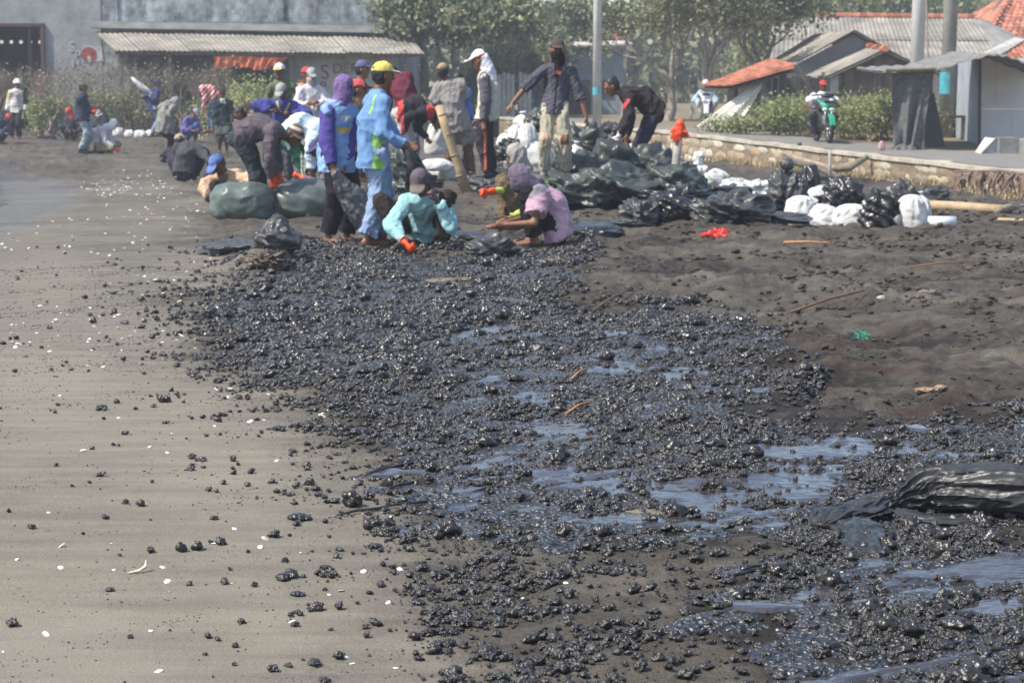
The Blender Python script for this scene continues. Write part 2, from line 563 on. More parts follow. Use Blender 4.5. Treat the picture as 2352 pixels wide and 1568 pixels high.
def crease(p, seed, freq, n=5):
    """sharp folds: warped ridges in several directions"""
    rg = np.random.default_rng(seed); o = 0; t = 0
    w = np.stack([fbm3(p * freq * .45 + 7 * k, 2, seed + k) for k in range(3)], 1) - .5
    q = p + w * (2.2 / freq)
    for k in range(n):
        d = rg.normal(0, 1, 3); d /= np.linalg.norm(d); f = freq * rg.uniform(.7, 2.3)
        a = 1 / (1 + .5 * k)
        o = o + a * (1 - np.abs(np.sin(q @ d * f + rg.uniform(0, 6)))) ** 1.4; t += a
    return o / t - .42

def wrinkle(V, Q, amp, freq, seed, aniso=(1, 1, .75)):
    N = vnormals(V, Q)
    p = V * np.array(aniso)
    c = crease(p, seed, freq * 1.5, 3)
    n = fbm3(p * freq * .6, 2, seed + 5) - .5
    c2 = crease(p * [1, 1, 1.2], seed + 9, freq * 4.2, 3)
    return V + N * (c * amp * 2.4 + n * amp * 1.6 + c2 * min(amp, .012) * 1.5)[:, None]

def sdf_obj(name, vol, mats, parent, base, wr=0, freq=9, seed=0, rl=1, paint=None):
    V, Q = vol.nets()
    if V is None: return None
    V = relax(V, Q, rl)
    if wr > 0: V = wrinkle(V, Q, wr, freq, seed)
    me = fast_mesh(name, V - np.asarray(base), Q)
    mats = mats if isinstance(mats, list) else [mats]
    o = obj(name, me, mats, parent)
    if paint is not None:
        C = V[Q].mean(1)
        mi = np.zeros(len(Q), np.int32)
        for k, fn in paint:
            mi[fn(C)] = k
        me.polygons.foreach_set('material_index', mi)
    return o
# ------------------------------------------------------------------ beach
def add_attr(me, name, val):
    a = me.attributes.new(name, 'FLOAT', 'POINT')
    a.data.foreach_set('value', np.asarray(val, np.float32))

def sand_material():
    m, nt, b, N, L = nodes_for('beach_sand')
    tc = N('ShaderNodeTexCoord')
    at = N('ShaderNodeAttribute'); at.attribute_name = 'dark'
    # streaks combed by the tide
    mp = N('ShaderNodeMapping'); mp.inputs['Rotation'].default_value = (0, 0, R(-50)); mp.inputs['Scale'].default_value = (.8, 5.0, 1)
    L(tc.outputs['Object'], mp.inputs['Vector'])
    st = N('ShaderNodeTexNoise'); st.inputs['Scale'].default_value = 1.7; st.inputs['Detail'].default_value = 7; st.inputs['Roughness'].default_value = .62
    L(mp.outputs[0], st.inputs['Vector'])
    cl = N('ShaderNodeTexNoise'); cl.inputs['Scale'].default_value = 7; cl.inputs['Detail'].default_value = 9; cl.inputs['Roughness'].default_value = .7
    L(tc.outputs['Object'], cl.inputs['Vector'])
    gr = N('ShaderNodeTexNoise'); gr.inputs['Scale'].default_value = 150; gr.inputs['Detail'].default_value = 4; gr.inputs['Roughness'].default_value = .8
    L(tc.outputs['Object'], gr.inputs['Vector'])
    # darkness = attribute + streak + clods
    a1 = N('ShaderNodeMath'); a1.operation = 'MULTIPLY_ADD'; a1.inputs[1].default_value = .95; a1.inputs[2].default_value = -.44
    L(st.outputs['Fac'], a1.inputs[0])
    a2 = N('ShaderNodeMath'); a2.operation = 'MULTIPLY_ADD'; a2.inputs[1].default_value = 1.9; a2.inputs[2].default_value = -.98
    L(cl.outputs['Fac'], a2.inputs[0])
    # clods only matter where the sand is dark and trampled
    a2m = N('ShaderNodeMath'); a2m.operation = 'MULTIPLY'; L(a2.outputs[0], a2m.inputs[0]); L(at.outputs['Fac'], a2m.inputs[1])
    s1 = N('ShaderNodeMath'); s1.operation = 'ADD'; L(at.outputs['Fac'], s1.inputs[0]); L(a1.outputs[0], s1.inputs[1])
    s2 = N('ShaderNodeMath'); s2.operation = 'ADD'; s2.use_clamp = True; L(s1.outputs[0], s2.inputs[0]); L(a2m.outputs[0], s2.inputs[1])
    rp = N('ShaderNodeValToRGB'); e = rp.color_ramp.elements
    e[0].position = 0; e[0].color = (.182, .162, .126, 1)
    e[1].position = 1; e[1].color = (.022, .0175, .014, 1)
    for p, c in ((.25, (.138, .122, .097)), (.55, (.088, .077, .061)), (.8, (.06, .048, .037))):
        q = e.new(p); q.color = (*c, 1)
    L(s2.outputs[0], rp.inputs['Fac'])
    # grain: lighter and darker specks
    gm = N('ShaderNodeMapRange'); gm.inputs['From Min'].default_value = .3; gm.inputs['From Max'].default_value = .7; gm.inputs['To Min'].default_value = .5; gm.inputs['To Max'].default_value = 1.5
    L(gr.outputs['Fac'], gm.inputs['Value'])
    mul = N('ShaderNodeMix'); mul.data_type = 'RGBA'; mul.blend_type = 'MULTIPLY'; mul.inputs['Factor'].default_value = 1
    L(rp.outputs['Color'], mul.inputs['A']); L(gm.outputs['Result'], mul.inputs['B'])
    # reddish oil stain on the trampled sand
    rd = N('ShaderNodeAttribute'); rd.attribute_name = 'red'
    mr = N('ShaderNodeMix'); mr.data_type = 'RGBA'; L(rd.outputs['Fac'], mr.inputs['Factor']); L(mul.outputs['Result'], mr.inputs['A']); mr.inputs['B'].default_value = (.075, .038, .028, 1)
    L(mr.outputs['Result'], b.inputs['Base Color'])
    # damp patches are glossier
    wt = N('ShaderNodeAttribute'); wt.attribute_name = 'wet'
    rr = N('ShaderNodeMapRange'); rr.inputs['To Min'].default_value = .82; rr.inputs['To Max'].default_value = .22
    L(wt.outputs['Fac'], rr.inputs['Value']); L(rr.outputs['Result'], b.inputs['Roughness'])
    b.inputs['Specular IOR Level'].default_value = .35
    # relief
    b1 = N('ShaderNodeBump'); b1.inputs['Strength'].default_value = .35; b1.inputs['Distance'].default_value = .004; L(gr.outputs['Fac'], b1.inputs['Height'])
    b2 = N('ShaderNodeBump'); b2.inputs['Strength'].default_value = 1.0; b2.inputs['Distance'].default_value = .11
    hm = N('ShaderNodeMath'); hm.operation = 'MULTIPLY'; L(cl.outputs['Fac'], hm.inputs[0]); L(at.outputs['Fac'], hm.inputs[1])
    L(hm.outputs[0], b2.inputs['Height']); L(b1.outputs['Normal'], b2.inputs['Normal'])
    L(b2.outputs['Normal'], b.inputs['Normal'])
    return m

FILM = [(1110, 757, 150, 22), (1250, 930, 100, 34), (1150, 1085, 150, 34), (1330, 1090, 90, 28), (1500, 1105, 150, 34), (1650, 1160, 140, 34), (1830, 1212, 120, 26),
        (1750, 1035, 70, 18), (2010, 1042, 170, 18), (2250, 1300, 130, 36), (2100, 1385, 150, 26), (880, 645, 70, 10), (1000, 620, 70, 9), (1380, 765, 90, 16), (1180, 690, 50, 7),
        (940, 692, 50, 9), (1310, 992, 90, 22), (2300, 1400, 90, 28), (1750, 1100, 120, 28), (2320, 1560, 90, 18), (1750, 1395, 60, 12), (1560, 870, 80, 14), (800, 660, 40, 7),
        (1430, 850, 70, 12), (1230, 830, 60, 10), (1060, 700, 50, 8), (870, 1085, 110, 7), (960, 1165, 120, 6), (1700, 1330, 70, 7), (700, 660, 40, 6), (1180, 640, 60, 7), (1740, 895, 40, 10), (1450, 1190, 120, 18), (1900, 1110, 100, 18)]
def tar_masks(x, y, z):
    u, v = project(x, y, z)
    sd = poly_sd(u, v, CORE)
    k = np.clip(9 / y, .25, 1.3)
    c, s = math.cos(.5), math.sin(.5)
    wob = (fbm2(x * 1.3, y * 1.1, 4, 61) - .5) * 300 * k + (fbm2((x * c + y * s) * 3, (-x * s + y * c) * 8, 4, 63) - .5) * 260 * k
    core = sst(-75, 70, sd + wob)
    film = 0
    for (a, b, ru, rv) in FILM:
        film = film + np.exp(-np.minimum((((u - a) / ru) ** 2 + ((v - b) / rv) ** 2) * .9, 30))
    c, s = math.cos(.5), math.sin(.5)
    fn = fbm2((x * c + y * s) * 2.2, (-x * s + y * c) * 7, 4, 71)
    fn2 = fbm2((x * c + y * s) * 5, (-x * s + y * c) * 15, 3, 73)
    film = np.clip(film, 0, 1.2) * .62 + ((fn - .5) * 1.3 + (fn2 - .48) * 1.9) * sst(.3, 1, core) * sst(380, 800, u)
    film = np.where(core > .05, film, np.minimum(film, .9))
    return u, v, sd, core, film

def build_ground():
    vv = np.concatenate([np.arange(1650, 300, -3.0), np.arange(300, 228, -2.0)])
    dd = CAMH * F / (vv - 198.0)
    dd = np.concatenate([[.6, 1.2, 2.0, 3.0, 3.8], dd, [260, 400, 800]])
    sc = np.concatenate([[-5, -3, -1.8, -1.1, -.75, -.55, -.44, -.37], np.linspace(-.31, .31, 600), [.37, .44, .55, .75, 1.1, 1.8, 3, 5]])
    Y = np.repeat(dd[:, None], len(sc), 1); X = sc[None] * Y
    # keep the far rows from spreading without end
    x, y = X.ravel(), Y.ravel()
    z = gz(x, y)
    wx = wall_x(y)
    z = np.where((x > wx + .35) & (y > 12), np.minimum(z, -.45), z)       # beach dips under the village ground behind the wall
    me = fast_mesh('beach', np.stack([x, y, z], 1), grid_faces(len(dd), len(sc)))
    u, v = project(x, y, gbase(x, y))
    uc, vc = np.clip(u, -200, 2550), np.clip(v, 250, 1650)
    dk = darkness(uc, vc)
    sd = poly_sd(uc, vc, CORE)
    fade = sst(-90, 60, sd) * sst(500, 900, vc) * .4                       # sand darkens with oil near the tar
    lump = (fbm2(x * .8, y * 1.6, 4, 91) - .5) * .55 + (fbm2(x * 3, y * 5, 3, 93) - .5) * .35
    add_attr(me, 'dark', np.clip(dk * (1 - .17 * sst(.5, .9, dk)) + fade + lump * sst(.1, .5, dk) * 1.25, 0, 1))
    sxd = x - (shore_x(y) + .9 * (fbm2(x * .25, y * .3, 3, 5) - .5))
    wet = sst(.35, 0, sxd) * .9 + .28 * sst(.62, .75, fbm2(x * .7, y * 2.0, 3, 95)) * (dk < .3)
    add_attr(me, 'wet', np.clip(wet, 0, 1))
    red = sst(.5, .72, fbm2(x * 1.2, y * 2.2, 4, 97)) * np.exp(-(((uc - 1950) / 330) ** 2 + ((vc - 890) / 85) ** 2))
    add_attr(me, 'red', np.clip(red * 1.1, 0, .75))
    o = obj('beach', me, sand_material())
    tag(o, 'sandy beach, tan and smooth by the sea, dark and trampled inland', kind='structure')

def tar_material(name, film_attr=False, rough=.2):
    m, nt, b, N, L = nodes_for(name)
    tc = N('ShaderNodeTexCoord')
    b.inputs['Base Color'].default_value = (.024, .021, .019, 1)
    b.inputs['Roughness'].default_value = rough
    b.inputs['IOR'].default_value = 1.85 if film_attr else 1.55
    if film_attr:
        at = N('ShaderNodeAttribute'); at.attribute_name = 'film'
        mp = N('ShaderNodeMapping'); mp.inputs['Rotation'].default_value = (0, 0, R(-28)); mp.inputs['Scale'].default_value = (.8, 2.2, 1)
        L(tc.outputs['Object'], mp.inputs['Vector'])
        vo = N('ShaderNodeTexVoronoi'); vo.feature = 'SMOOTH_F1'; vo.inputs['Scale'].default_value = 52; vo.inputs['Smoothness'].default_value = .35
        L(tc.outputs['Object'], vo.inputs['Vector'])
        nz = N('ShaderNodeTexNoise'); nz.inputs['Scale'].default_value = 11; nz.inputs['Detail'].default_value = 4
        L(mp.outputs[0], nz.inputs['Vector'])
        n3 = N('ShaderNodeTexNoise'); n3.inputs['Scale'].default_value = 26; n3.inputs['Detail'].default_value = 4
        L(tc.outputs['Object'], n3.inputs['Vector'])
        iv = N('ShaderNodeMath'); iv.operation = 'SUBTRACT'; iv.inputs[0].default_value = 1; L(at.outputs['Fac'], iv.inputs[1])
        iv.use_clamp = True
        b1 = N('ShaderNodeBump'); b1.invert = True; b1.inputs['Distance'].default_value = .03; L(vo.outputs['Distance'], b1.inputs['Height']); L(iv.outputs[0], b1.inputs['Strength'])
        b2 = N('ShaderNodeBump'); b2.inputs['Distance'].default_value = .02; L(iv.outputs[0], b2.inputs['Strength']); L(n3.outputs['Fac'], b2.inputs['Height'])
        L(b1.outputs['Normal'], b2.inputs['Normal'])
        b3 = N('ShaderNodeBump'); b3.inputs['Distance'].default_value = .011; b3.inputs['Strength'].default_value = .45; L(nz.outputs['Fac'], b3.inputs['Height'])
        L(b2.outputs['Normal'], b3.inputs['Normal'])
        L(b3.outputs['Normal'], b.inputs['Normal'])
        # sky sheen on the thin film put into a lighter, purplish colour
        rp = N('ShaderNodeValToRGB'); rp.color_ramp.elements[0].color = (.011, .01, .0105, 1); rp.color_ramp.elements[1].color = (.042, .038, .042, 1)
        L(at.outputs['Fac'], rp.inputs['Fac']); L(rp.outputs['Color'], b.inputs['Base Color'])
        rr = N('ShaderNodeMapRange'); rr.inputs['To Min'].default_value = .42; rr.inputs['To Max'].default_value = .07
        L(at.outputs['Fac'], rr.inputs['Value']); L(rr.outputs['Result'], b.inputs['Roughness'])
    else:
        nz = N('ShaderNodeTexNoise'); nz.inputs['Scale'].default_value = 7; nz.inputs['Detail'].default_value = 5
        L(tc.outputs['Object'], nz.inputs['Vector'])
        bp = N('ShaderNodeBump'); bp.inputs['Strength'].default_value = .5; bp.inputs['Distance'].default_value = .004
        L(nz.outputs['Fac'], bp.inputs['Height']); L(bp.outputs['Normal'], b.inputs['Normal'])
    return m

def build_oil():
    vv = np.arange(1640, 552, -2.6)
    dd = CAMH * F / (vv - 198.0)
    uu = np.arange(380, 2560, 3.6)
    sc = (uu - 1176) / F
    Y = np.repeat(dd[:, None], len(sc), 1); X = sc[None] * Y
    x, y = X.ravel(), Y.ravel()
    zg = gz(x, y)
    zb = gbase(x, y)
    u, v, sd, core, film = tar_masks(x, y, zb)
    gran = fbm2(x * 26, y * 26, 3, 81) - .5
    gran2 = np.abs(fbm2(x * 9, y * 9, 3, 83) - .5) * 2
    m = np.maximum(core * .74 + 1.0 * (fbm2(x * 6, y * 6, 4, 85) - .5), film * 1.0)
    z = zg - .012 + .020 * sst(.3, .8, m)
    fl = sst(.27, .5, film)
    z = z + (1 - fl) * sst(.3, .8, core) * (.016 * gran + .016 * (gran2 - .3) + .002)
    z = z + fl * .0025 * (fbm2(x * 6, y * 10, 2, 87) - .5)
    z = np.where(m < .18, zg - .03, z)
    Q = grid_faces(len(dd), len(sc))
    Q = Q[(m[Q] > .2).any(1)]
    used = np.unique(Q); remap = np.full(len(x), -1, np.int64); remap[used] = np.arange(len(used))
    me = fast_mesh('oil_slick', np.stack([x, y, z], 1)[used], remap[Q])
    add_attr(me, 'film', fl[used])
    o = obj('oil_slick', me, tar_material('oil_film', True))
    tag(o, 'glossy black crude oil film and tar crust spread over the beach', 'oil slick', kind='stuff')

def lump_mesh(name, seed, n, elong=1.0, h=.11, ball=(.22, .5)):
    rg = random.Random(seed)
    v = Vol((-1.5 * elong, -1.5, -.9), (1.5 * elong, 1.5, 1.5), h)
    v.F[:] = .5
    v.ell((0, 0, 0), (.55 * elong, .5, .42), None, 0)
    for _ in range(n):
        a = rg.uniform(0, 2 * math.pi); e = rg.uniform(-.25, 1.3); r = rg.uniform(*ball)
        rad = rg.uniform(.4, .75)
        c = np.array([elong * rad * math.cos(a) * math.cos(e), rad * math.sin(a) * math.cos(e), rad * .8 * math.sin(e)])
        v.cap(c, c + 1e-3, r, r, .04)
    V, Q = v.nets()
    V = relax(V, Q, 1, .35)
    N = vnormals(V, Q)
    V = V + N * ((fbm3(V * 4.5, 2, seed) - .5) * .16)[:, None]
    V[:, 2] += .3
    return fast_mesh(name, V, Q)

def bury(z, r): return z - .18 * r

def gn_scatter(name, label, pts, scale, rot, idx, sources, cat, extra_kind='stuff'):
    src = bpy.data.collections.new(name + '_shapes')
    for s in sources: src.objects.link(s)
    me = bpy.data.meshes.new(name)
    me.vertices.add(len(pts)); me.vertices.foreach_set('co', np.asarray(pts, np.float32).ravel())
    a = me.attributes.new('size', 'FLOAT_VECTOR', 'POINT'); a.data.foreach_set('vector', np.asarray(scale, np.float32).ravel())
    a = me.attributes.new('turn', 'FLOAT_VECTOR', 'POINT'); a.data.foreach_set('vector', np.asarray(rot, np.float32).ravel())
    a = me.attributes.new('pick', 'INT', 'POINT'); a.data.foreach_set('value', np.asarray(idx, np.int32))
    o = bpy.data.objects.new(name, me); COL.objects.link(o)
    ng = bpy.data.node_groups.new(name + '_nodes', 'GeometryNodeTree')
    ng.interface.new_socket('Geometry', in_out='INPUT', socket_type='NodeSocketGeometry')
    ng.interface.new_socket('Geometry', in_out='OUTPUT', socket_type='NodeSocketGeometry')
    gi = ng.nodes.new('NodeGroupInput'); go = ng.nodes.new('NodeGroupOutput')
    ip = ng.nodes.new('GeometryNodeInstanceOnPoints')
    ci = ng.nodes.new('GeometryNodeCollectionInfo'); ci.inputs['Collection'].default_value = src
    ci.inputs['Separate Children'].default_value = True; ci.inputs['Reset Children'].default_value = True
    def named(n, t):
        q = ng.nodes.new('GeometryNodeInputNamedAttribute'); q.data_type = t; q.inputs['Name'].default_value = n
        return q.outputs['Attribute']
    L = ng.links.new
    L(gi.outputs[0], ip.inputs['Points']); L(ci.outputs[0], ip.inputs['Instance'])
    ip.inputs['Pick Instance'].default_value = True
    L(named('pick', 'INT'), ip.inputs['Instance Index'])
    L(named('turn', 'FLOAT_VECTOR'), ip.inputs['Rotation'])
    L(named('size', 'FLOAT_VECTOR'), ip.inputs['Scale'])
    L(ip.outputs[0], go.inputs[0])
    md = o.modifiers.new('scatter', 'NODES'); md.node_group = ng
    tag(o, label, cat, kind=extra_kind)
    return o

build_ground()
build_oil()
TAR = tar_material('tar_lump', False, .25)
rng = np.random.default_rng(7)
LUMPS = []
for k in range(9):
    me = lump_mesh('tar_lump_shape', 100 + k, 14 + 4 * k, 1.0 if k < 6 else 1.5, .115, (.16, .36) if k % 2 else (.12, .26))
    me.materials.append(TAR)
    LUMPS.append(me)

def build_tar():
    # world-space scatter over the tar field
    n = 640000
    y = np.sqrt(rng.uniform(4.4 ** 2, 18.6 ** 2, n)); x = rng.uniform(-.27, .29, n) * y
    zb = gbase(x, y)
    u, v, sd, core, film = tar_masks(x, y, zb)
    cl = .5 * fbm2(x * 4.2, y * 4.2, 4, 121) + .5 * fbm2(x * 1.7, y * 1.9, 3, 125)
    c, s_ = math.cos(.5), math.sin(.5)
    comb = fbm2((x * c + y * s_) * 2.0, (-x * s_ + y * c) * 6.5, 4, 123)
    pr = core * np.maximum(sst(.66, .22, film), .16 * sst(.5, .6, fbm2(x * 9, y * 9, 2, 127)) + .015) * (.07 + .8 * sst(.4, .62, cl))
    # scattered lumps off the edge on the seaward and lower sides, in combed patches
    side = 1 - sst(1150, 1330, u) * sst(1010, 930, v)
    fr = (np.exp(-np.clip(-sd, 0, 900) / (85.0 * np.clip(9 / y, .35, 1.3))) * .55 + np.exp(-np.clip(-sd, 0, 900) / (330.0 * np.clip(9 / y, .35, 1.2))) * .035) * side * (.12 + 1.25 * sst(.46, .62, comb) * sst(.35, .55, cl))
    fr += .6 * sst(.44, .58, comb) * sst(.38, .58, cl) * sst(860, 1200, u) * sst(1180, 1310, v)
    fr += .09 * sst(800, 1150, u) * sst(1150, 1300, v)
    pr = np.maximum(pr, fr * (core < .9) * sst(.9, .5, film))
    keep = rng.uniform(0, 1, n) < pr * np.clip(10 / y, .5, 1.0)
    x, y, sd, core, u, v = x[keep], y[keep], sd[keep], core[keep], u[keep], v[keep]
    m = len(x)
    inside = core > .4
    s = np.where(inside, .004 + .016 * rng.uniform(0, 1, m) ** 2.4, .003 + .016 * rng.uniform(0, 1, m) ** 3.0)
    big = rng.uniform(0, 1, m) < .018
    s = np.where(big & inside, rng.uniform(.018, .04, m), s) * np.clip(y / 9, 1, 1.4)
    z = gz(x, y)
    scale = np.stack([s * rng.uniform(.8, 1.3, m), s * rng.uniform(.8, 1.3, m), s * rng.uniform(.7, 1.25, m)], 1)
    rot = np.stack([rng.normal(0, .2, m), rng.normal(0, .2, m), rng.uniform(0, 6.28, m)], 1)
    pts = np.stack([x, y, z + .12 * s], 1)
    # the lumps that lie clear on open sand, largest in view, become things of their own
    vis = s / y * ((sd < -25) & (u > 0) & (u < 2352) & (v < 1568))
    order = np.argsort(-vis)[:262]
    single = np.zeros(m, bool); single[order[vis[order] > 0]] = True
    src = []
    for k, me in enumerate(LUMPS):
        src.append(bpy.data.objects.new('tar_lump_shape_%d' % k, me))
    idx = rng.integers(0, len(LUMPS), m)
    gn_scatter('tar_lumps', 'mass of small glossy black tar lumps heaped across the oil slick', pts[~single], scale[~single], rot[~single], idx[~single], src, 'tar')
    for i in np.where(single)[0]:
        o = bpy.data.objects.new('tar_ball', LUMPS[int(idx[i])]); COL.objects.link(o)
        o.location = pts[i]; o.rotation_euler = rot[i]; o.scale = scale[i] * 1.15
        tag(o, 'small glossy black tar ball lying loose on open sand beside the slick', 'tar ball', 'loose tar balls on the sand')
    print('tar lumps', m, 'singles', single.sum())
build_tar()

BIGLUMPS = []
for k in range(9):
    me = lump_mesh('tar_lump_shape', 140 + k, 46 + 6 * k, 1.0 if k < 6 else 1.5, .085, (.1, .22)); me.materials.append(TAR); BIGLUMPS.append(me)
# the larger loose lumps, each where it lies
BIG = [(808, 1165, 34, 38, 'tallest knobbly black tar lump standing on tan sand', 5, 1), (845, 1150, 22, 20, 'rounded tar lump leaning against the tallest knobbly one', 3, 1),
       (712, 1114, 17, 16, 'round ball of tar with pitted crust on tan sand above the tallest lump', 4, 1), (376, 924, 22, 18, 'long shiny tar lump with a tail among far shells', 6, 1), (233, 940, 19, 11, 'low flat tar lump beside shells far from the slick', 7, 1),
       (555, 1436, 14, 13, 'round pitted tar ball with a shadow on bare sand', 2, 1), (677, 1440, 15, 13, 'doughnut shaped tar ball right of the round pitted one', 3, 1), (540, 1486, 13, 12, 'three lobed tar ball below the round pitted one', 1, 1),
       (300, 1467, 11, 9, 'small dark tar ball alone on smooth sand near the bottom edge', 0, 1), (655, 1292, 12, 11, 'teardrop tar ball on grey streaked sand', 2, 1), (491, 1194, 14, 10, 'snail shaped shiny tar ball on smooth tan sand', 3, 1),
       (1046, 1370, 15, 12, 'tar ball in open brown sand below the slick', 4, 1), (746, 1360, 10, 8, 'small cup shaped tar ball beside a white shell', 1, 1), (252, 1362, 16, 9, 'stubby crawling shaped tar lump on bare tan sand', 7, 1),
       (978, 1466, 22, 14, 'broad knobbly tar lump near the bottom edge of the beach', 5, 1), (1020, 1550, 24, 13, 'wide flat tar lump at the very bottom edge', 6, 1), (1062, 1442, 34, 20, 'large tar lump with sandy crust below the slick', 5, 1),
       (746, 1566, 20, 12, 'clustered tar lump cut by the bottom edge', 5, 1), (685, 1368, 26, 10, 'long rope shaped tar lump on dark streaked sand', 8, 1), (690, 1195, 40, 14, 'row of fused tar lumps on the sand beside long oily reeds', 8, 1),
       (950, 1215, 34, 15, 'low spread tar lump near the slick edge', 5, 1), (1150, 1410, 40, 12, 'long broken ridge of tar on open sand', 8, 1), (1230, 1470, 18, 13, 'squat tar lump on dark sand', 4, 1),
       (640, 990, 22, 11, 'pair of fused tar balls halfway up the tan sand', 6, 1), (500, 880, 16, 12, 'lumpy tar ball near the thick slick corner', 5, 1), (860, 1260, 26, 13, 'flattened tar lump beside a bright shell', 6, 1)]
for (u, v, wu, hu, lab, k, _) in BIG:
    p = G(u, v); s = p[1] / F
    o = bpy.data.objects.new('tar_lump', BIGLUMPS[k]); COL.objects.link(o)
    p2 = G(u, v, True)
    o.location = p2; ex = 1.5 if k >= 6 else 1.0
    o.rotation_euler = (0, 0, random.Random(u).uniform(-.4, .4)); o.scale = (wu * s / 1.05 / ex, wu * s / 1.2, hu * s / .95)
    tag(o, lab, 'tar lump')

# ------------------------------------------------------------------ sea
def build_sea():
    m, nt, b, N, L = nodes_for('sea_water')
    b.inputs['Base Color'].default_value = (.10, .095, .085, 1); b.inputs['Roughness'].default_value = .12; b.inputs['IOR'].default_value = 1.33
    tc = N('ShaderNodeTexCoord'); mp = N('ShaderNodeMapping'); mp.inputs['Scale'].default_value = (1, .35, 1); L(tc.outputs['Object'], mp.inputs['Vector'])
    nz = N('ShaderNodeTexNoise'); nz.inputs['Scale'].default_value = 5; nz.inputs['Detail'].default_value = 4; L(mp.outputs[0], nz.inputs['Vector'])
    bp = N('ShaderNodeBump'); bp.inputs['Strength'].default_value = .8; bp.inputs['Distance'].default_value = .2; L(nz.outputs['Fac'], bp.inputs['Height']); L(bp.outputs['Normal'], b.inputs['Normal'])
    mb = MB(); mb.add([(-400, 2, SEA_Z), (-3.8, 2, SEA_Z), (-3.8, 56, SEA_Z), (-400, 500, SEA_Z)], [(0, 1, 2, 3)])
    o = mb.build('sea', m); tag(o, 'thin sheets of sea water lapping the sand', kind='structure')
build_sea()

# grit combed into streaks on the smooth sand, clods on the trampled sand
def grit_and_clods():
    rg = np.random.default_rng(91)
    sh = []
    for k in range(4):
        me = lump_mesh('grain_shape', 300 + k, 5, 1.2, .32, (.3, .5)); me.materials.append(mat('dark_grit', (.032, .027, .022), .8, .4, 3)); sh.append(bpy.data.objects.new('grain_shape_%d' % k, me))
    n = 160000
    y = np.sqrt(rg.uniform(4.4 ** 2, 16 ** 2, n)); x = rg.uniform(-.27, .2, n) * y
    u, v = project(x, y, gbase(x, y)); dk = darkness(u, v)
    c, s_ = math.cos(.8), math.sin(.8); a, b = x * c + y * s_, -x * s_ + y * c
    st = sst(.6, .72, fbm2(a * 1.6, b * 9, 4, 401)) * .55 + sst(.7, .76, fbm2(a * 5, b * 24, 3, 403)) * .8 + .02
    keep = rg.uniform(0, 1, n) < st * (dk < .55) * .6
    x, y = x[keep], y[keep]; m = len(x); s = rg.uniform(.0011, .0032, m) * np.clip(y / 7, 1, 2)
    gn_scatter('grit', 'fine dark grit combed into streaks over the smooth sand', np.stack([x, y, gz(x, y)], 1), np.stack([s * 1.5, s, s * .8], 1), np.stack([0 * s, 0 * s, rg.uniform(0, 6.28, m)], 1), rg.integers(0, 4, m), sh, 'grit')
    sh = []
    for k in range(5):
        me = lump_mesh('clod_shape', 320 + k, 9, 1.2, .22, (.25, .5)); me.materials.append(mat('sand_clod_%d' % (k % 3), [(.042, .035, .029), (.06, .05, .04), (.085, .072, .056)][k % 3], .95, .4, 4, .6, 9)); sh.append(bpy.data.objects.new('clod_shape_%d' % k, me))
    n = 90000
    y = np.sqrt(rg.uniform(6 ** 2, 30 ** 2, n)); x = rg.uniform(-.2, .29, n) * y
    u, v = project(x, y, gbase(x, y)); dk = darkness(u, v); sd = poly_sd(u, v, CORE)
    pr = sst(.55, .8, dk) * sst(20, -10, sd) * (x < wall_x(y) - .1) * sst(.45, .62, fbm2(x * 1.6, y * 1.6, 4, 411)) * (y < 26) * .42
    keep = rg.uniform(0, 1, n) < pr
    x, y = x[keep], y[keep]; m = len(x); s = (.004 + .02 * rg.uniform(0, 1, m) ** 4) * np.clip(y / 10, 1, 1.6)
    gn_scatter('clods', 'crumbled dark sand clods over the trampled beach', np.stack([x, y, gz(x, y) - .1 * s], 1), np.stack([s * 1.3, s * 1.1, s * .8], 1), np.stack([0 * s, 0 * s, rg.uniform(0, 6.28, m)], 1), rg.integers(0, 5, m), sh, 'sand clods')
    print('clods', m)
grit_and_clods()
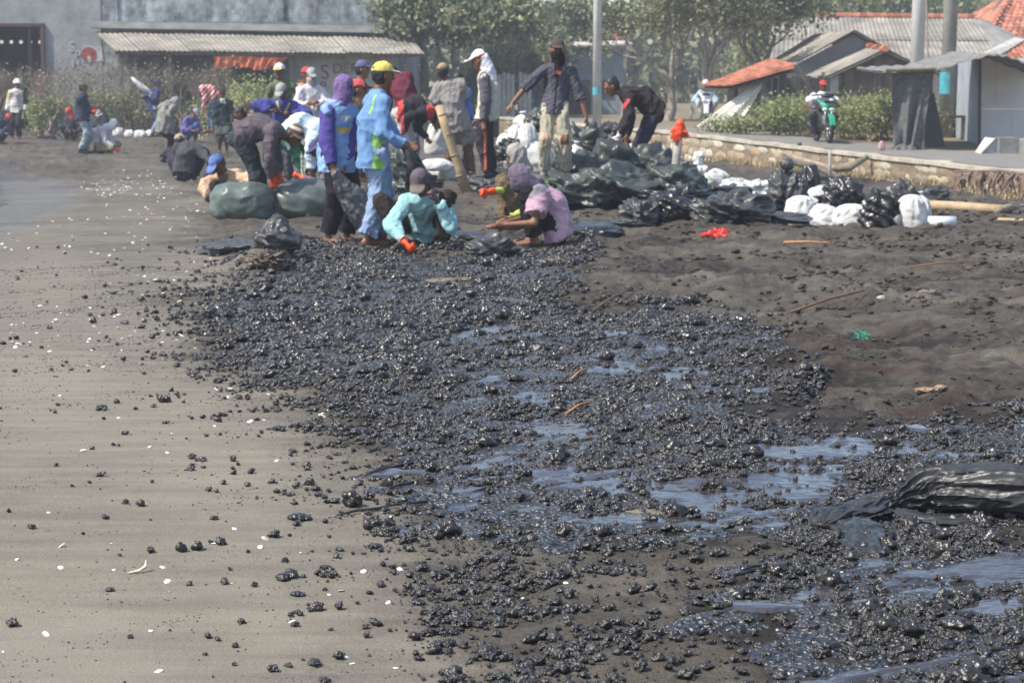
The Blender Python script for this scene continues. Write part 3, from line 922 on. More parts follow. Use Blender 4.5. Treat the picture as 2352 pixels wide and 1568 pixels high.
# ------------------------------------------------------------------ village ground, sea wall, path
def build_village():
    ys = [12, 14, 18, 22, 24, 26, 29, 31, 33.5, 36, 38, 41, 44, 46, 50, 54, 58, 62, 75, 100, 160, 400]
    V = []; n = 10
    for y in ys:
        x0 = float(wall_x(min(y, 62))) + (.16 if y <= 62 else .16 - (y - 62) * .25)
        z0 = float(wall_z(min(y, 62)))
        for k in range(n):
            t = (k / (n - 1)) ** 1.8
            x = x0 + t * (70 + y)
            V.append((x, y, z0 + .1 * t * min(t * 70, 3) * .3 + (.02 * math.sin(x * 1.7 + y) if k > 1 else 0)))
    me = fast_mesh('village_ground', V, grid_faces(len(ys), n))
    o = obj('village_ground', me, mat('dry_earth', (.16, .125, .085), .9, .35, 1.2, .5, 9, .2, col2=(.20, .165, .10)))
    tag(o, 'dry earth of the village behind the sea wall', kind='structure')
    # concrete path along the wall
    V = []
    py = [12, 16, 20, 24, 27, 29, 31, 33.5, 36, 38, 40, 42, 44, 46, 49, 52, 56, 60]
    for y in py:
        w = float(np.interp(y, [24, 33, 38, 46, 60], [3.4, 3.0, 1.9, 1.5, 1.4]))
        x0 = float(wall_x(y)) + .17; z = float(wall_z(y)) + .035
        for k in range(5): V.append((x0 + w * k / 4, y, z + .01 * math.sin(k * 1.5)))
    me = fast_mesh('path', V, grid_faces(len(py), 5))
    o = obj('path', me, mat('path_concrete', (.175, .168, .155), .9, .18, 3, .3, 30, .2)); tag(o, 'grey concrete path running along the sea wall', kind='structure')
    # wall: core, coping and face stones
    t = empty('sea_wall', (WALL[2][0], WALL[2][1], WALL[2][3])); tag(t, 'low rubble stone sea wall with pale cap between beach and path', 'wall')
    body = MB(); cop = MB()
    pts = [(float(wall_x(y)), y, float(wall_z(y))) for y in np.linspace(14, 62, 60)]
    rg = random.Random(4)
    nb = []
    for i in range(len(pts)):
        x, y, z = pts[i]; a = pts[max(i - 1, 0)]; b = pts[min(i + 1, len(pts) - 1)]
        tv = Vector((b[0] - a[0], b[1] - a[1], 0)).normalized(); nv = Vector((tv.y, -tv.x, 0)) * (1 if tv.y > 0 else -1)
        nb.append((x, y, z, nv, tv))
    for i in range(len(nb) - 1):
        for (mbx, o0, o1, zt, zb) in ((body, .0, .3, -.035, None), (cop, -.035, .32, .03, -.034)):
            q = []
            for j in (i, i + 1):
                x, y, z, nv, tv = nb[j]
                jz = .006 * math.sin(j * 7.7) + .005 * math.sin(j * 3.1)
                lo = -1.0 if zb is None else z + zb + jz
                for (off, zz) in ((o0, lo), (o0, z + zt + jz), (o1, z + zt + jz), (o1, lo)):
                    q.append((x + nv.x * off, y + nv.y * off, zz))
            mbx.add(q, [(0, 1, 5, 4), (1, 2, 6, 5), (2, 3, 7, 6)])
    mortar = mat('wall_mortar', (.27, .22, .165), .95, .4, 4, .7, 16, .1, col2=(.15, .115, .08))
    body.build('wall_core', mortar, t); cop.build('coping', mat('wall_cap', (.40, .36, .29), .9, .3, 3, .6, 18, .1), t)
    # stones
    shapes = []
    for k in range(5):
        r2 = np.random.default_rng(50 + k)
        n = 9; rr = []
        for lev, sc, dz in ((0, 1.0, 0.0), (1, .92, .6), (2, .55, .95)):
            for a in range(n):
                an = 2 * math.pi * a / n; w = sc * (1 + .22 * math.sin(an * 2 + k) + .12 * r2.normal())
                rr.append((w * math.cos(an), w * math.sin(an), dz))
        Fc = [(l * n + a, l * n + (a + 1) % n, (l + 1) * n + (a + 1) % n, (l + 1) * n + a) for l in range(2) for a in range(n)] + [tuple(range(2 * n, 3 * n))]
        me = bpy.data.meshes.new('stone'); me.from_pydata(rr, [], Fc)
        me.polygons.foreach_set('use_smooth', np.ones(len(Fc), bool))
        me.materials.append(mat('wall_stone_%d' % (k % 3), [(.46, .38, .27), (.36, .27, .18), (.5, .45, .36)][k % 3], .9, .45, 5, .8, 20, .1, rand=.35))
        shapes.append(me)
    cnt = 0
    for i in range(3, len(nb) - 2):
        x, y, z, nv, tv = nb[i]
        if y < 25: continue
        zb = np.interp(y, [24, 29, 46, 62], [-.3, -.33, -.33, -.2])
        hgt = z - .04 - zb
        rows = 3
        for rw in range(rows):
            for s in range(2):
                if cnt >= 290: break
                off = (s + rg.uniform(.2, .8)) / 2 * .82
                c = Vector((x, y, 0)) + tv * off + nv * .012
                o = bpy.data.objects.new('stone', shapes[rg.randrange(5)]); COL.objects.link(o); o.parent = t
                M = Matrix((-tv, Vector((0, 0, 1)), -nv)).transposed()
                o.rotation_euler = M.to_euler()
                o.location = Vector((c.x, c.y, zb + hgt * (rw + rg.uniform(.3, .7)) / rows)) - Vector(t.location)
                o.scale = (rg.uniform(.14, .34), hgt / rows * rg.uniform(.42, .6), rg.uniform(.012, .035))
                cnt += 1
build_village()

# ------------------------------------------------------------------ roofs
def corrugated(name, A, B, C_, D, material, parent, pitch=.18, amp=.022, sheets=1, rows=1, base=None):
    """roof plane A-B (lower edge), D-C (upper edge), ridges running from the lower to the upper edge; one object a sheet"""
    A, B, C_, D = [np.asarray(p, float) for p in (A, B, C_, D)]
    L = np.linalg.norm(B - A); nrm = unit(np.cross(B - A, D - A))
    if nrm[2] < 0: nrm = -nrm
    off = np.array(parent_loc(parent))
    rg = random.Random(int(abs(A[0] * 100)))
    for r in range(rows):
        for k in range(sheets):
            u0, u1 = k / sheets, (k + 1) / sheets
            n = max(int(L / sheets / pitch * 6), 6)
            V = []
            lift = nrm * (rg.uniform(0, .02) + .03 * r + .012 * (k % 2))
            v0, v1 = r / rows, min((r + 1) / rows + .03 * (r < rows - 1), 1)
            dl = rg.uniform(-.012, .012)
            for side in (0, .012):
                for vv in (v0 + (dl if r == 0 else 0), (v0 + v1) / 2, v1):
                    for j in range(n + 1):
                        u = u0 + (u1 - u0) * j / n
                        p = (A * (1 - u) + B * u) * (1 - vv) + (D * (1 - u) + C_ * u) * vv
                        V.append(p + lift - nrm * side + nrm * amp * math.cos(2 * math.pi * u * L / pitch) - off)
            Q = []
            m = n + 1
            for b0, flip in ((0, 0), (3 * m, 1)):
                for rr in range(2):
                    for j in range(n):
                        q = (b0 + rr * m + j, b0 + rr * m + j + 1, b0 + (rr + 1) * m + j + 1, b0 + (rr + 1) * m + j)
                        Q.append(q[::-1] if flip else q)
            for j in range(n): Q.append((j, 3 * m + j, 3 * m + j + 1, j + 1))
            obj(name, fast_mesh(name, V, Q), material, parent)

TILE = None
def tile_mesh():
    global TILE
    if TILE: return TILE
    V = []; n = 6
    for e, (w, y) in enumerate(((1.0, 0), (.92, 1.08))):
        for k in range(n + 1):
            a = math.pi * k / n
            V.append((-math.cos(a) * .5 * w, y, math.sin(a) * .32 + .02 - .05 * e))
    for e in range(2):
        V.append((-.62, 0 if e == 0 else 1.08, -.02 - .05 * e)); V.append((.62, 0 if e == 0 else 1.08, -.02 - .05 * e))
    m = n + 1
    Fc = [(k, k + 1, m + k + 1, m + k) for k in range(n)] + [(2 * m, 0, m, 2 * m + 2), (n, 2 * m + 1, 2 * m + 3, m + n)]
    Fc.append(tuple(range(n + 1)))
    TILE = bpy.data.meshes.new('roof_tile'); TILE.from_pydata(V, [], Fc)
    TILE.materials.append(mat('clay_tile', (.33, .118, .068), .85, .35, 2.5, .4, 25, .2, col2=(.40, .165, .105), rand=.45))
    return TILE

def tiled(A, B, C_, D, nu, nv, parent):
    A, B, C_, D = [Vector([float(c) for c in p]) for p in (A, B, C_, D)]
    off = Vector(parent_loc(parent)); rg = random.Random(3)
    for r in range(nv):
        for k in range(nu):
            u0 = (k + .5) / nu; v0 = r / nv
            p = (A * (1 - u0) + B * u0) * (1 - v0) + (D * (1 - u0) + C_ * u0) * v0
            p2 = (A * (1 - u0) + B * u0) * (1 - v0 - 1 / nv) + (D * (1 - u0) + C_ * u0) * (v0 + 1 / nv)
            ex = ((B - A) * (1 - v0) + (C_ - D) * v0); w = ex.length / nu; ex.normalize()
            ey = ((D - A) * (1 - u0) + (C_ - B) * u0); ln = ey.length / nv; ey.normalize()
            ez = ex.cross(ey).normalized()
            if ez.z < 0: ez = -ez; ex = -ex
            ey2 = ez.cross(ex)
            o = bpy.data.objects.new('roof_tile', tile_mesh()); COL.objects.link(o); o.parent = parent
            o.matrix_local = Matrix.Translation(p - off + ez * rg.uniform(0, .012)) @ Matrix((ex, ey2, ez)).transposed().to_4x4() @ Matrix.Diagonal((w, ln, w, 1))

def slab(mb, A, B, C_, D, th=.04, m=0):
    """flat panel with thickness"""
    A, B, C_, D = [np.asarray(p, float) for p in (A, B, C_, D)]
    n = unit(np.cross(B - A, D - A)) * th
    return mb.add([A, B, C_, D, A - n, B - n, C_ - n, D - n], [(0, 1, 2, 3), (7, 6, 5, 4), (0, 4, 5, 1), (1, 5, 6, 2), (2, 6, 7, 3), (3, 7, 4, 0)], m)

GREYROOF = mat('asbestos_sheet', (.235, .218, .19), .9, .35, 1.3, .3, 14, .15, rand=.16)
GREYROOF2 = mat('asbestos_sheet_dark', (.225, .22, .215), .9, .3, 1.6, .3, 14, .15)

# ------------------------------------------------------------------ warehouse
def wall_stain_material(name, c1, c2, c3, vscale=1.0):
    m, nt, b, N, L = nodes_for(name)
    tc = N('ShaderNodeTexCoord')
    mp = N('ShaderNodeMapping'); mp.inputs['Scale'].default_value = (.9, .9, .4 * vscale); L(tc.outputs['Object'], mp.inputs['Vector'])
    a = N('ShaderNodeTexNoise'); a.inputs['Scale'].default_value = 1.5; a.inputs['Detail'].default_value = 7; a.inputs['Roughness'].default_value = .65; L(mp.outputs[0], a.inputs['Vector'])
    c = N('ShaderNodeTexNoise'); c.inputs['Scale'].default_value = 3.2; c.inputs['Detail'].default_value = 8; c.inputs['Roughness'].default_value = .7; L(tc.outputs['Object'], c.inputs['Vector'])
    mx = N('ShaderNodeMath'); mx.operation = 'MULTIPLY_ADD'; mx.inputs[1].default_value = .55; L(a.outputs['Fac'], mx.inputs[0])
    m2 = N('ShaderNodeMath'); m2.operation = 'MULTIPLY'; m2.inputs[1].default_value = .45; L(c.outputs['Fac'], m2.inputs[0]); L(m2.outputs[0], mx.inputs[2])
    rp = N('ShaderNodeValToRGB'); e = rp.color_ramp.elements
    e[0].position = .40; e[0].color = (*c1, 1); e[1].position = .6; e[1].color = (*c3, 1); q = e.new(.5); q.color = (*c2, 1)
    L(mx.outputs[0], rp.inputs['Fac']); L(rp.outputs['Color'], b.inputs['Base Color']); b.inputs['Roughness'].default_value = .92
    bp = N('ShaderNodeBump'); bp.inputs['Strength'].default_value = .4; bp.inputs['Distance'].default_value = .03; L(c.outputs['Fac'], bp.inputs['Height']); L(bp.outputs['Normal'], b.inputs['Normal'])
    return m

def build_warehouse():
    yw = 64.0
    t = empty('warehouse', (-12, yw, 0)); tag(t, 'grey stained concrete warehouse with a wide dark doorway at the back of the beach', 'building')
    plain = wall_stain_material('warehouse_render', (.17, .18, .186), (.24, .25, .255), (.30, .305, .305), 1.5)
    stained = wall_stain_material('warehouse_stained', (.065, .073, .08), (.2, .225, .24), (.40, .44, .46), 1)
    xe = P(905, 100, yw)[0]; xd = P(103, 100, yw)[0]; xp = P(232, 50, yw)[0]
    zt = P(50, 60, yw)[2]
    MB().box(((xd + xp) / 2, yw + .15, 4), (xp - xd, .3, 9)).build('wall', plain, t)
    MB().box(((xd - 5) , yw + .15, (zt + 8.5) / 2), (10, .3, 8.5 - zt)).build('door_lintel', plain, t)
    MB().box((-24, yw + .15, 4), (7.2, .3, 9)).build('wall', plain, t)
    MB().box(((xp + xe) / 2, yw + .22, 4), (xe - xp, .3, 9)).build('stained_wall', stained, t)
    # pilasters and ledge of the stained part
    for k in (0, 3, 5):
        x = xp + .28 + (xe - xp - .5) * k / 5
        MB().box((x, yw + .05, 4), (.5, .08, 9)).build('pilaster', stained, t)
    zl = P(600, 58, yw)[2]
    MB().box(((xp + xe) / 2, yw + .0, zl), (xe - xp + .1, .26, .22)).build('ledge', wall_stain_material('ledge_stain', (.09, .1, .105), (.17, .185, .19), (.25, .27, .28)), t)
    # the far end wall, with round vents; side wall, roof and floor make it dark inside
    ye = 80.0; zv = P(40, 97, ye)[2]; mb = MB()
    x0, x1 = -29.0, xe
    mb.box(((x0 + x1) / 2, ye, (zv - .15) / 2 - .1), (x1 - x0, .3, zv - .15 + .2)); mb.box(((x0 + x1) / 2, ye, (zv + .15 + 8.5) / 2), (x1 - x0, .3, 8.5 - zv - .15))
    xs = [P(u, 97, ye)[0] for u in range(-150, 120, 22)]
    n = 16; cell = (xs[1] - xs[0])
    for x in xs:                                       # a band of cells, each with a round hole
        sq = []; ci = []
        for k in range(n):
            a = 2 * math.pi * k / n; c, s = math.cos(a), math.sin(a); f = 1 / max(abs(c), abs(s))
            sq.append((x + c * f * cell / 2, ye, zv + s * f * .15)); ci.append((x + .075 * c, ye, zv + .075 * s))
        mb.add(sq + ci, [(k, (k + 1) % n, n + (k + 1) % n, n + k) for k in range(n)])
    xl, xr = xs[0] - cell / 2, xs[-1] + cell / 2
    mb.box(((x0 + xl) / 2, ye, zv), (xl - x0, .3, .3)); mb.box(((x1 + xr) / 2, ye, zv), (x1 - xr, .3, .3))
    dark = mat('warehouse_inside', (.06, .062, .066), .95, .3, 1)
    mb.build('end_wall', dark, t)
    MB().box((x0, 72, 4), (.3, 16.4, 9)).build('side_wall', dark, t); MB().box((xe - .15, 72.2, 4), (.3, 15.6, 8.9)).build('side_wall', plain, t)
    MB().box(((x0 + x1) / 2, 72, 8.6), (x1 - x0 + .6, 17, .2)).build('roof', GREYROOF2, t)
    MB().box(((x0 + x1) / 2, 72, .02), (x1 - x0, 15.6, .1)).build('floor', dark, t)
    # door posts and rails
    red = mat('door_steel', (.07, .035, .032), .7, .3, 5)
    MB().box((xd - .06, yw - .02, zt / 2), (.12, .2, zt)).build('door_post', red, t)
    MB().box((xd - .55, yw + .3, zt / 2), (.1, .08, zt)).build('door_post', red, t)
    MB().box((xd - 4, yw - .02, zt + .03), (8, .2, .1)).build('door_rail', red, t)
    # painted marks
    paint_w = mat('mural_white', (.38, .38, .38), .9, .4, 6); paint_r = mat('mural_red', (.26, .05, .06), .9, .5, 8)
    c = P(205, 125, yw - .012)
    mb = MB(); n = 24
    mb.add([(c[0] - .22, c[1], c[2] - .26), (c[0] + .45, c[1], c[2] - .22), (c[0] + .4, c[1], c[2] + .26), (c[0] - .2, c[1], c[2] + .28)], [(0, 1, 2, 3)]).build('mural_ground', paint_w, t)
    c = P(204, 126, yw - .02)
    mb = MB(); mb.add([c] + [(c[0] + .24 * math.cos(2 * math.pi * k / n), c[1], c[2] + .24 * math.sin(2 * math.pi * k / n)) for k in range(n)], [(0, 1 + k, 1 + (k + 1) % n) for k in range(n)])
    mb.build('red_disc', paint_r, t)
    c = P(204, 126, yw - .028); MB().add([(c[0] - .06, c[1], c[2] - .24), (c[0] + .06, c[1], c[2] - .24), (c[0] + .05, c[1], c[2] - .04), (c[0] - .05, c[1], c[2] - .04)], [(0, 1, 2, 3)]).build('mural_cut', paint_w, t)
    for (ch, u, v, sz) in (('S', 165, 107, .45), ('P', 178, 126, .4), ('H', 174, 146, .36)):
        letter(ch, u, v, yw - .02, sz, paint_w, t)

def letter(ch, u, v, d, size, m, parent):
    cu = bpy.data.curves.new('letter', 'FONT'); cu.body = ch; cu.size = size; cu.align_x = 'CENTER'; cu.extrude = .004
    ob = bpy.data.objects.new('tmp_letter', cu); COL.objects.link(ob)
    dg = bpy.context.evaluated_depsgraph_get()
    me = bpy.data.meshes.new_from_object(ob.evaluated_get(dg)); bpy.data.objects.remove(ob)
    o = obj('letter', me, m, parent); p = P(u, v, d)
    o.rotation_euler = (math.pi / 2, 0, 0); o.location = Vector([float(c) for c in p]) - Vector(parent_loc(parent)) - Vector((0, 0, size * .35))
    return o

def build_shed():
    t = empty('market_shed', (-8, 61, 0)); tag(t, 'long open shed with grey corrugated roof leaning on the warehouse', 'shed')
    wood = mat('weathered_wood', (.16, .125, .09), .9, .35, 6, .4, 20)
    A = P(262, 117, 60.0); B = P(975, 124, 60.0); C_ = P(940, 86, 63.6); D = P(214, 73, 63.6)
    # upper dark sheet under the wall, then the main sheets
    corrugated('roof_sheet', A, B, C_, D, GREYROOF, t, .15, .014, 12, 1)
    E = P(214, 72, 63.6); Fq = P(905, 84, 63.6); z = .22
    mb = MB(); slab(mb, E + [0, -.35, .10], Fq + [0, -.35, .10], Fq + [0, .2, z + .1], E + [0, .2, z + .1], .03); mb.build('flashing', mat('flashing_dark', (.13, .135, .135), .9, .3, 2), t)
    for u in (276, 390, 496, 668, 790, 930):
        p = P(u, 150, 60.3); MB().box((p[0], 60.3, 1.2), (.1, .1, 2.6), rz=.1).build('post', wood, t)
    MB().tube([A + [0, .15, -.06], B + [0, .15, -.06]], .05, 6).build('eave_beam', wood, t)
    for u in (290, 480):
        p = P(u, 140, 60.3); MB().tube([(p[0], 60.3, 1.9), (p[0] + .5, 60.3, 2.5)], .035, 5).build('brace', wood, t)
    # plastered stall at the right end with painted letters
    x0, x1 = P(672, 150, 61)[0], P(905, 150, 61)[0]
    plaster = wall_stain_material('stall_plaster', (.3, .3, .28), (.40, .40, .37), (.46, .45, .42), 1.5)
    zt = 2.62
    MB().box(((x0 + x1) / 2, 61.1, zt / 2), (x1 - x0, .2, zt)).build('stall_wall', plaster, t)
    MB().box((x1 - .1, 62.4, zt / 2), (.2, 2.4, zt)).build('stall_wall', plaster, t); MB().box((x0 + .1, 62.4, zt / 2), (.2, 2.4, zt)).build('stall_wall', plaster, t)
    pr = mat('wall_letters', (.20, .06, .085), .9, .35, 10)
    for (ch, u, v, sz) in (('S', 746, 165, .62), ('D', 775, 157, .42), ('E', 794, 157, .42), ('P', 813, 157, .42), ('O', 832, 157, .42), ('K', 874, 158, .42), ('P', 742, 198, .42), ('A', 822, 196, .42)):
        letter(ch, u, v, 60.985, sz, pr, t)
    # dark panel put in for the shade inside the open part
    MB().box((P(480, 150, 63.4)[0], 63.5, 1.2), (P(672, 150, 63)[0] - P(300, 150, 63)[0], .08, 2.4)).build('shed_shade_panel', mat('shed_shade_and_door', (.05, .05, .052), .9, .4, 3), t)
    # curtains
    drape('orange_tarpaulin', 'faded orange tarpaulin hanging from the shed eave in two swags', 'tarpaulin', [(490, 130), (545, 128), (600, 131), (666, 131)], [(494, 161), (545, 152), (600, 163), (640, 148)], 60.1, mat('orange_tarp', (.5, .13, .06), .8, .3, 4, .4, 9, .3), 10)
    drape('blue_curtain', 'grey blue cloth hanging beside the plastered stall', 'curtain', [(624, 140), (650, 138), (671, 138)], [(632, 205), (650, 210), (669, 212)], 60.6, mat('bluegrey_cloth', (.12, .16, .18), .9, .25, 4, .3, 9), 6)

def drape(name, label, cat, top, bot, d, m, folds, amp=.05, nv=14, d2=None, parent=None):
    nu = 48
    tu = np.linspace(0, 1, nu)
    T = np.array([P(a, b, d) for a, b in top]); Bm = np.array([P(a, b, d2 or d) for a, b in bot])
    it = lambda A, t: np.stack([np.interp(t, np.linspace(0, 1, len(A)), A[:, k]) for k in range(3)], 1)
    a, b = it(T, tu), it(Bm, tu)
    V = []
    rg = random.Random(len(label)); ph = rg.uniform(0, 6)
    for j in range(nv):
        v = j / (nv - 1)
        p = a * (1 - v) + b * v
        w = np.sin(tu * folds * 2 * math.pi + ph + 1.2 * np.sin(tu * 7 + v * 3)) * amp * (.35 + .65 * v) + .5 * amp * np.sin(tu * folds * 4.3 + v * 5 + ph)
        q = p.copy(); q[:, 1] += w; q[:, 2] += .02 * np.sin(tu * 30) * v; q[:, 0] += .4 * w
        V.append(q)
    V = np.concatenate(V); base = V.mean(0)
    V2 = V + [0, .012, 0]
    Q = grid_faces(nv, nu)
    me = fast_mesh(name, np.concatenate([V, V2]) - base, np.concatenate([Q, Q[:, ::-1] + len(V)]))
    o = obj(name, me, m, parent); o.location = base if parent is None else Vector([float(c) for c in base]) - Vector(parent_loc(parent))
    if parent is None: tag(o, label, cat)
    return o

build_warehouse()
build_shed()

# ------------------------------------------------------------------ plants
def leaf_mesh(name, pts, size, seed, asp=.55, up=.3):
    rg = np.random.default_rng(seed); n = len(pts)
    d = rg.normal(0, 1, (n, 3)); d[:, 2] -= .3; d /= np.linalg.norm(d, axis=1, keepdims=True)
    nn = rg.normal(0, 1, (n, 3)); nn[:, 2] = np.abs(nn[:, 2]) + up; nn -= (nn * d).sum(1, keepdims=True) * d; nn /= np.linalg.norm(nn, axis=1, keepdims=True)
    s = np.cross(d, nn); L = size * rg.uniform(.6, 1.4, (n, 1))
    a = pts; b = pts + d * L * .5 + s * L * asp * .5 + nn * L * .06; c = pts + d * L; e = pts + d * L * .5 - s * L * asp * .5 + nn * L * .06
    V = np.stack([a, b, c, e], 1).reshape(-1, 3)
    Q = np.arange(4 * n).reshape(n, 4)
    return V, Q

def limbs(mb, p, d, L, r, lev, rg, tips, spread=.6, up=.15, bend=.25, n=6):
    pts = [p]; rad = [r]; q = p.copy(); dd = d.copy(); ns = 4
    for i in range(ns):
        dd = unit(dd + np.array([rg.gauss(0, bend), rg.gauss(0, bend), rg.gauss(0, bend * .6) + up * .3]))
        q = q + dd * L / ns; pts.append(q.copy()); rad.append(r * (1 - .45 * (i + 1) / ns))
    mb.tube(pts, rad, n if r > .02 else 4, cap=False)
    if lev == 0:
        tips.append((q, dd)); tips.append((pts[-2], dd)); tips.append((pts[2], dd))
        return
    k = rg.choice((2, 3, 3))
    for i in range(k):
        nd = unit(dd + spread * np.array([rg.gauss(0, 1), rg.gauss(0, 1), rg.gauss(0, .6) + up]))
        limbs(mb, pts[rg.choice((-1, -1, -2))], nd, L * rg.uniform(.6, .85), rad[-1] * .8, lev - 1, rg, tips, spread, up, bend, n)

def tree(name, label, base, h0, r0, seed, nleaf, lsize, lmat, bmat, lev=4, L=1.4, spread=.65, up=.2, lean=(0, 0, 1), clump=.28, cat='tree', stems=1, group=None, asp=.55):
    rg = random.Random(seed); mb = MB(); tips = []
    base = np.asarray(base, float)
    for s in range(stems):
        d = unit(np.asarray(lean, float) + (np.array([rg.gauss(0, .35), rg.gauss(0, .35), 0]) if stems > 1 else 0))
        b0 = base + (np.array([rg.uniform(-.2, .2), rg.uniform(-.2, .2), -.05]) if stems > 1 else np.array([0, 0, -.1]))
        top = b0 + d * h0
        mb.tube([b0, b0 + d * h0 * .5 + np.array([rg.gauss(0, .05), rg.gauss(0, .05), 0]), top], [r0 * 1.25, r0, r0 * .85], 8, cap=False)
        for k in range(3 if stems == 1 else 2):
            limbs(mb, top, unit(d + spread * np.array([rg.gauss(0, 1), rg.gauss(0, 1), .2])), L, r0 * .7, lev - 1, rg, tips, spread, up)
    t = empty(name, base); tag(t, label, cat, group)
    mb.build('trunk' if stems == 1 else 'branches', bmat, t, smooth=True)
    if nleaf:
        r2 = np.random.default_rng(seed)
        T = np.array([p for p, _ in tips])
        # light and bare clumps: some tips carry far more leaves than others
        w = r2.uniform(.05, 1, len(T)) ** 1.5; w /= w.sum()
        c = T[r2.choice(len(T), nleaf, p=w)]
        pts = c + r2.normal(0, 1, (nleaf, 3)) * clump * np.array([1, 1, .8])
        V, Q = leaf_mesh('crown', pts, lsize, seed, asp)
        mi = (vn3(pts * 1.7, seed) > .52).astype(np.int32)
        lm = lmat if isinstance(lmat, list) else [lmat]
        me = fast_mesh('crown', V - base, Q); o = obj('crown' if cat == 'tree' else 'leaves', me, lm, t)
        if len(lm) > 1: me.polygons.foreach_set('material_index', mi)
        me.polygons.foreach_set('use_smooth', np.zeros(len(Q), bool))
    return t

LEAF_OLIVE = [mat('leaf_olive', (0.148, 0.162, 0.085), .6, .4, 3, back=.25), mat('leaf_olive_pale', (0.259, 0.253, 0.145), .6, .35, 3, back=.25)]
LEAF_DARK = [mat('leaf_dark', (0.100, 0.128, 0.070), .55, .4, 3, back=.2), mat('leaf_mid', (0.215, 0.230, 0.125), .55, .35, 3, back=.2)]
LEAF_BRIGHT = [mat('leaf_bright', (0.238, 0.276, 0.113), .6, .35, 3, back=.3), mat('leaf_yellow', (0.381, 0.384, 0.178), .6, .3, 3, back=.3)]
LEAF_DRY = [mat('leaf_dry', (0.206, 0.175, 0.124), .7, .4, 3, back=.2), mat('leaf_dry_olive', (0.174, 0.171, 0.099), .7, .4, 3, back=.2)]
BARK = mat('bark_grey', (.27, .235, .195), .95, .35, 8, .6, 20)
TWIG = mat('twig_grey', (.25, .205, .165), .95, .35, 10, .4, 20)

def gp(u, d, z=None):
    x = P(u, 300, d)[0]
    if z is None: z = float(gz(x, d, False)[0]) if x < float(wall_x(min(d, 62))) or d > 62 and u < 1150 else float(wall_z(min(d, 62)))
    return np.array([x, d, z])

# dry thorny shrubs and low green growth before the warehouse
for k, (u, d, h, sd_) in enumerate([(15, 59, .5, 1), (95, 60, .55, 2), (165, 59, .5, 3), (240, 59.4, .55, 4), (305, 58.5, .5, 5), (365, 59, .55, 6), (430, 58.4, .5, 7), (490, 59.2, .5, 8), (-45, 59, .5, 9), (120, 57.4, .3, 10)]):
    where = ['against the dark doorway', 'beside the doorway post', 'below the painted red disc', 'under the left end of the shed roof', 'by the first shed post', 'behind the navy football shirt', 'between the shed posts', 'beside the orange tarpaulin', 'cut by the edge of the view', 'in front of the doorway shrubs'][k]
    tree('dry_shrub', 'grey brown dry thorny shrub ' + where, gp(u, d), h, .042, 40 + sd_, 160, .09, LEAF_DRY, TWIG, 5, .62, .65, .55, clump=.12, cat='shrub', stems=5, group='dry shrubs before the warehouse')
for k, (u, d, n, sc, pal) in enumerate([(75, 57.9, 1500, .42, LEAF_BRIGHT), (130, 58.2, 1500, .45, LEAF_BRIGHT), (215, 58.2, 1600, .5, LEAF_OLIVE), (275, 58.4, 1700, .55, LEAF_OLIVE), (325, 58.6, 1500, .5, LEAF_OLIVE), (420, 58.9, 1300, .45, LEAF_OLIVE),
                                       (540, 55.0, 2200, .62, LEAF_BRIGHT), (590, 54.0, 2400, .65, LEAF_BRIGHT), (640, 56.0, 2200, .65, LEAF_BRIGHT), (480, 58.4, 1400, .5, LEAF_BRIGHT), (985, 56.0, 1600, .55, LEAF_OLIVE), (1030, 57.0, 1600, .5, LEAF_OLIVE), (690, 57.0, 1500, .5, LEAF_BRIGHT)]):
    where = ['beside the white helmet', 'behind the red hood', 'behind the navy shirt and olive cap', 'between the far workers', 'behind the white sacks', 'behind the grey hooded jacket', 'at the shed post', 'left of the olive shirt', 'behind the olive shirt', 'behind the striped shirt', 'right of the maroon shirt', 'behind the tan cap', 'under the painted wall'][k]
    tree('green_bush', 'leafy green bush growing ' + where, gp(u, d), .25, .02, 80 + k, n, .085, pal, TWIG, 3, sc, .9, .1, clump=.17, cat='bush', stems=5, group='green bushes at the top of the beach')

tree('shade_tree', 'broad dark green tree right of the shed', gp(1060, 64, .2), 1.5, .16, 5, 30000, .2, LEAF_DARK, BARK, 5, 1.35, .75, .25, clump=.34)
tree('shade_tree', 'dark green tree rising behind the shed roof end', gp(975, 68, .2), 2.6, .15, 6, 20000, .2, LEAF_DARK, BARK, 5, 1.2, .75, .25, clump=.34)
tree('bare_tree', 'tall spreading tree with pale bare limbs and thin leaves beside the utility pole', gp(1640, 56, .3), 1.1, .16, 17, 9500, .13, LEAF_OLIVE, BARK, 6, 1.25, .62, .3, lean=(-.25, 0, 1), clump=.26)
tree('bare_tree', 'leaning half bare tree with crooked trunk left of the tiled shack', gp(1530, 58, .3), 1.2, .13, 23, 7000, .13, LEAF_OLIVE, BARK, 6, 1.15, .65, .25, lean=(.1, 0, 1), clump=.24)
tree('bare_tree', 'olive tree with dense twigs behind the tiled shack roof', gp(1750, 60, .3), 1.6, .13, 29, 15000, .15, LEAF_DARK, BARK, 5, 1.15, .7, .2, clump=.3)
tree('garden_tree', 'rounded green garden tree before the blue grey house', gp(1245, 70, .4), .9, .1, 31, 11000, .17, LEAF_DARK, BARK, 4, .9, .8, .1, clump=.3)
tree('garden_tree', 'low leafy tree left of the blue grey house', gp(1170, 68, .4), .7, .08, 33, 9000, .16, LEAF_OLIVE, TWIG, 4, .8, .8, .1, clump=.28)
tree('garden_tree', 'green tree behind the blue grey house beside the utility pole', gp(1320, 82, .4), 2.0, .12, 35, 12000, .2, LEAF_DARK, BARK, 4, 1.1, .8, .1, clump=.35)
tree('garden_tree', 'grey leafless bushy tree between the dark tree and garden tree', gp(1170, 76, .4), 1.6, .1, 37, 900, .14, LEAF_DRY, TWIG, 5, .95, .7, .3, clump=.25)
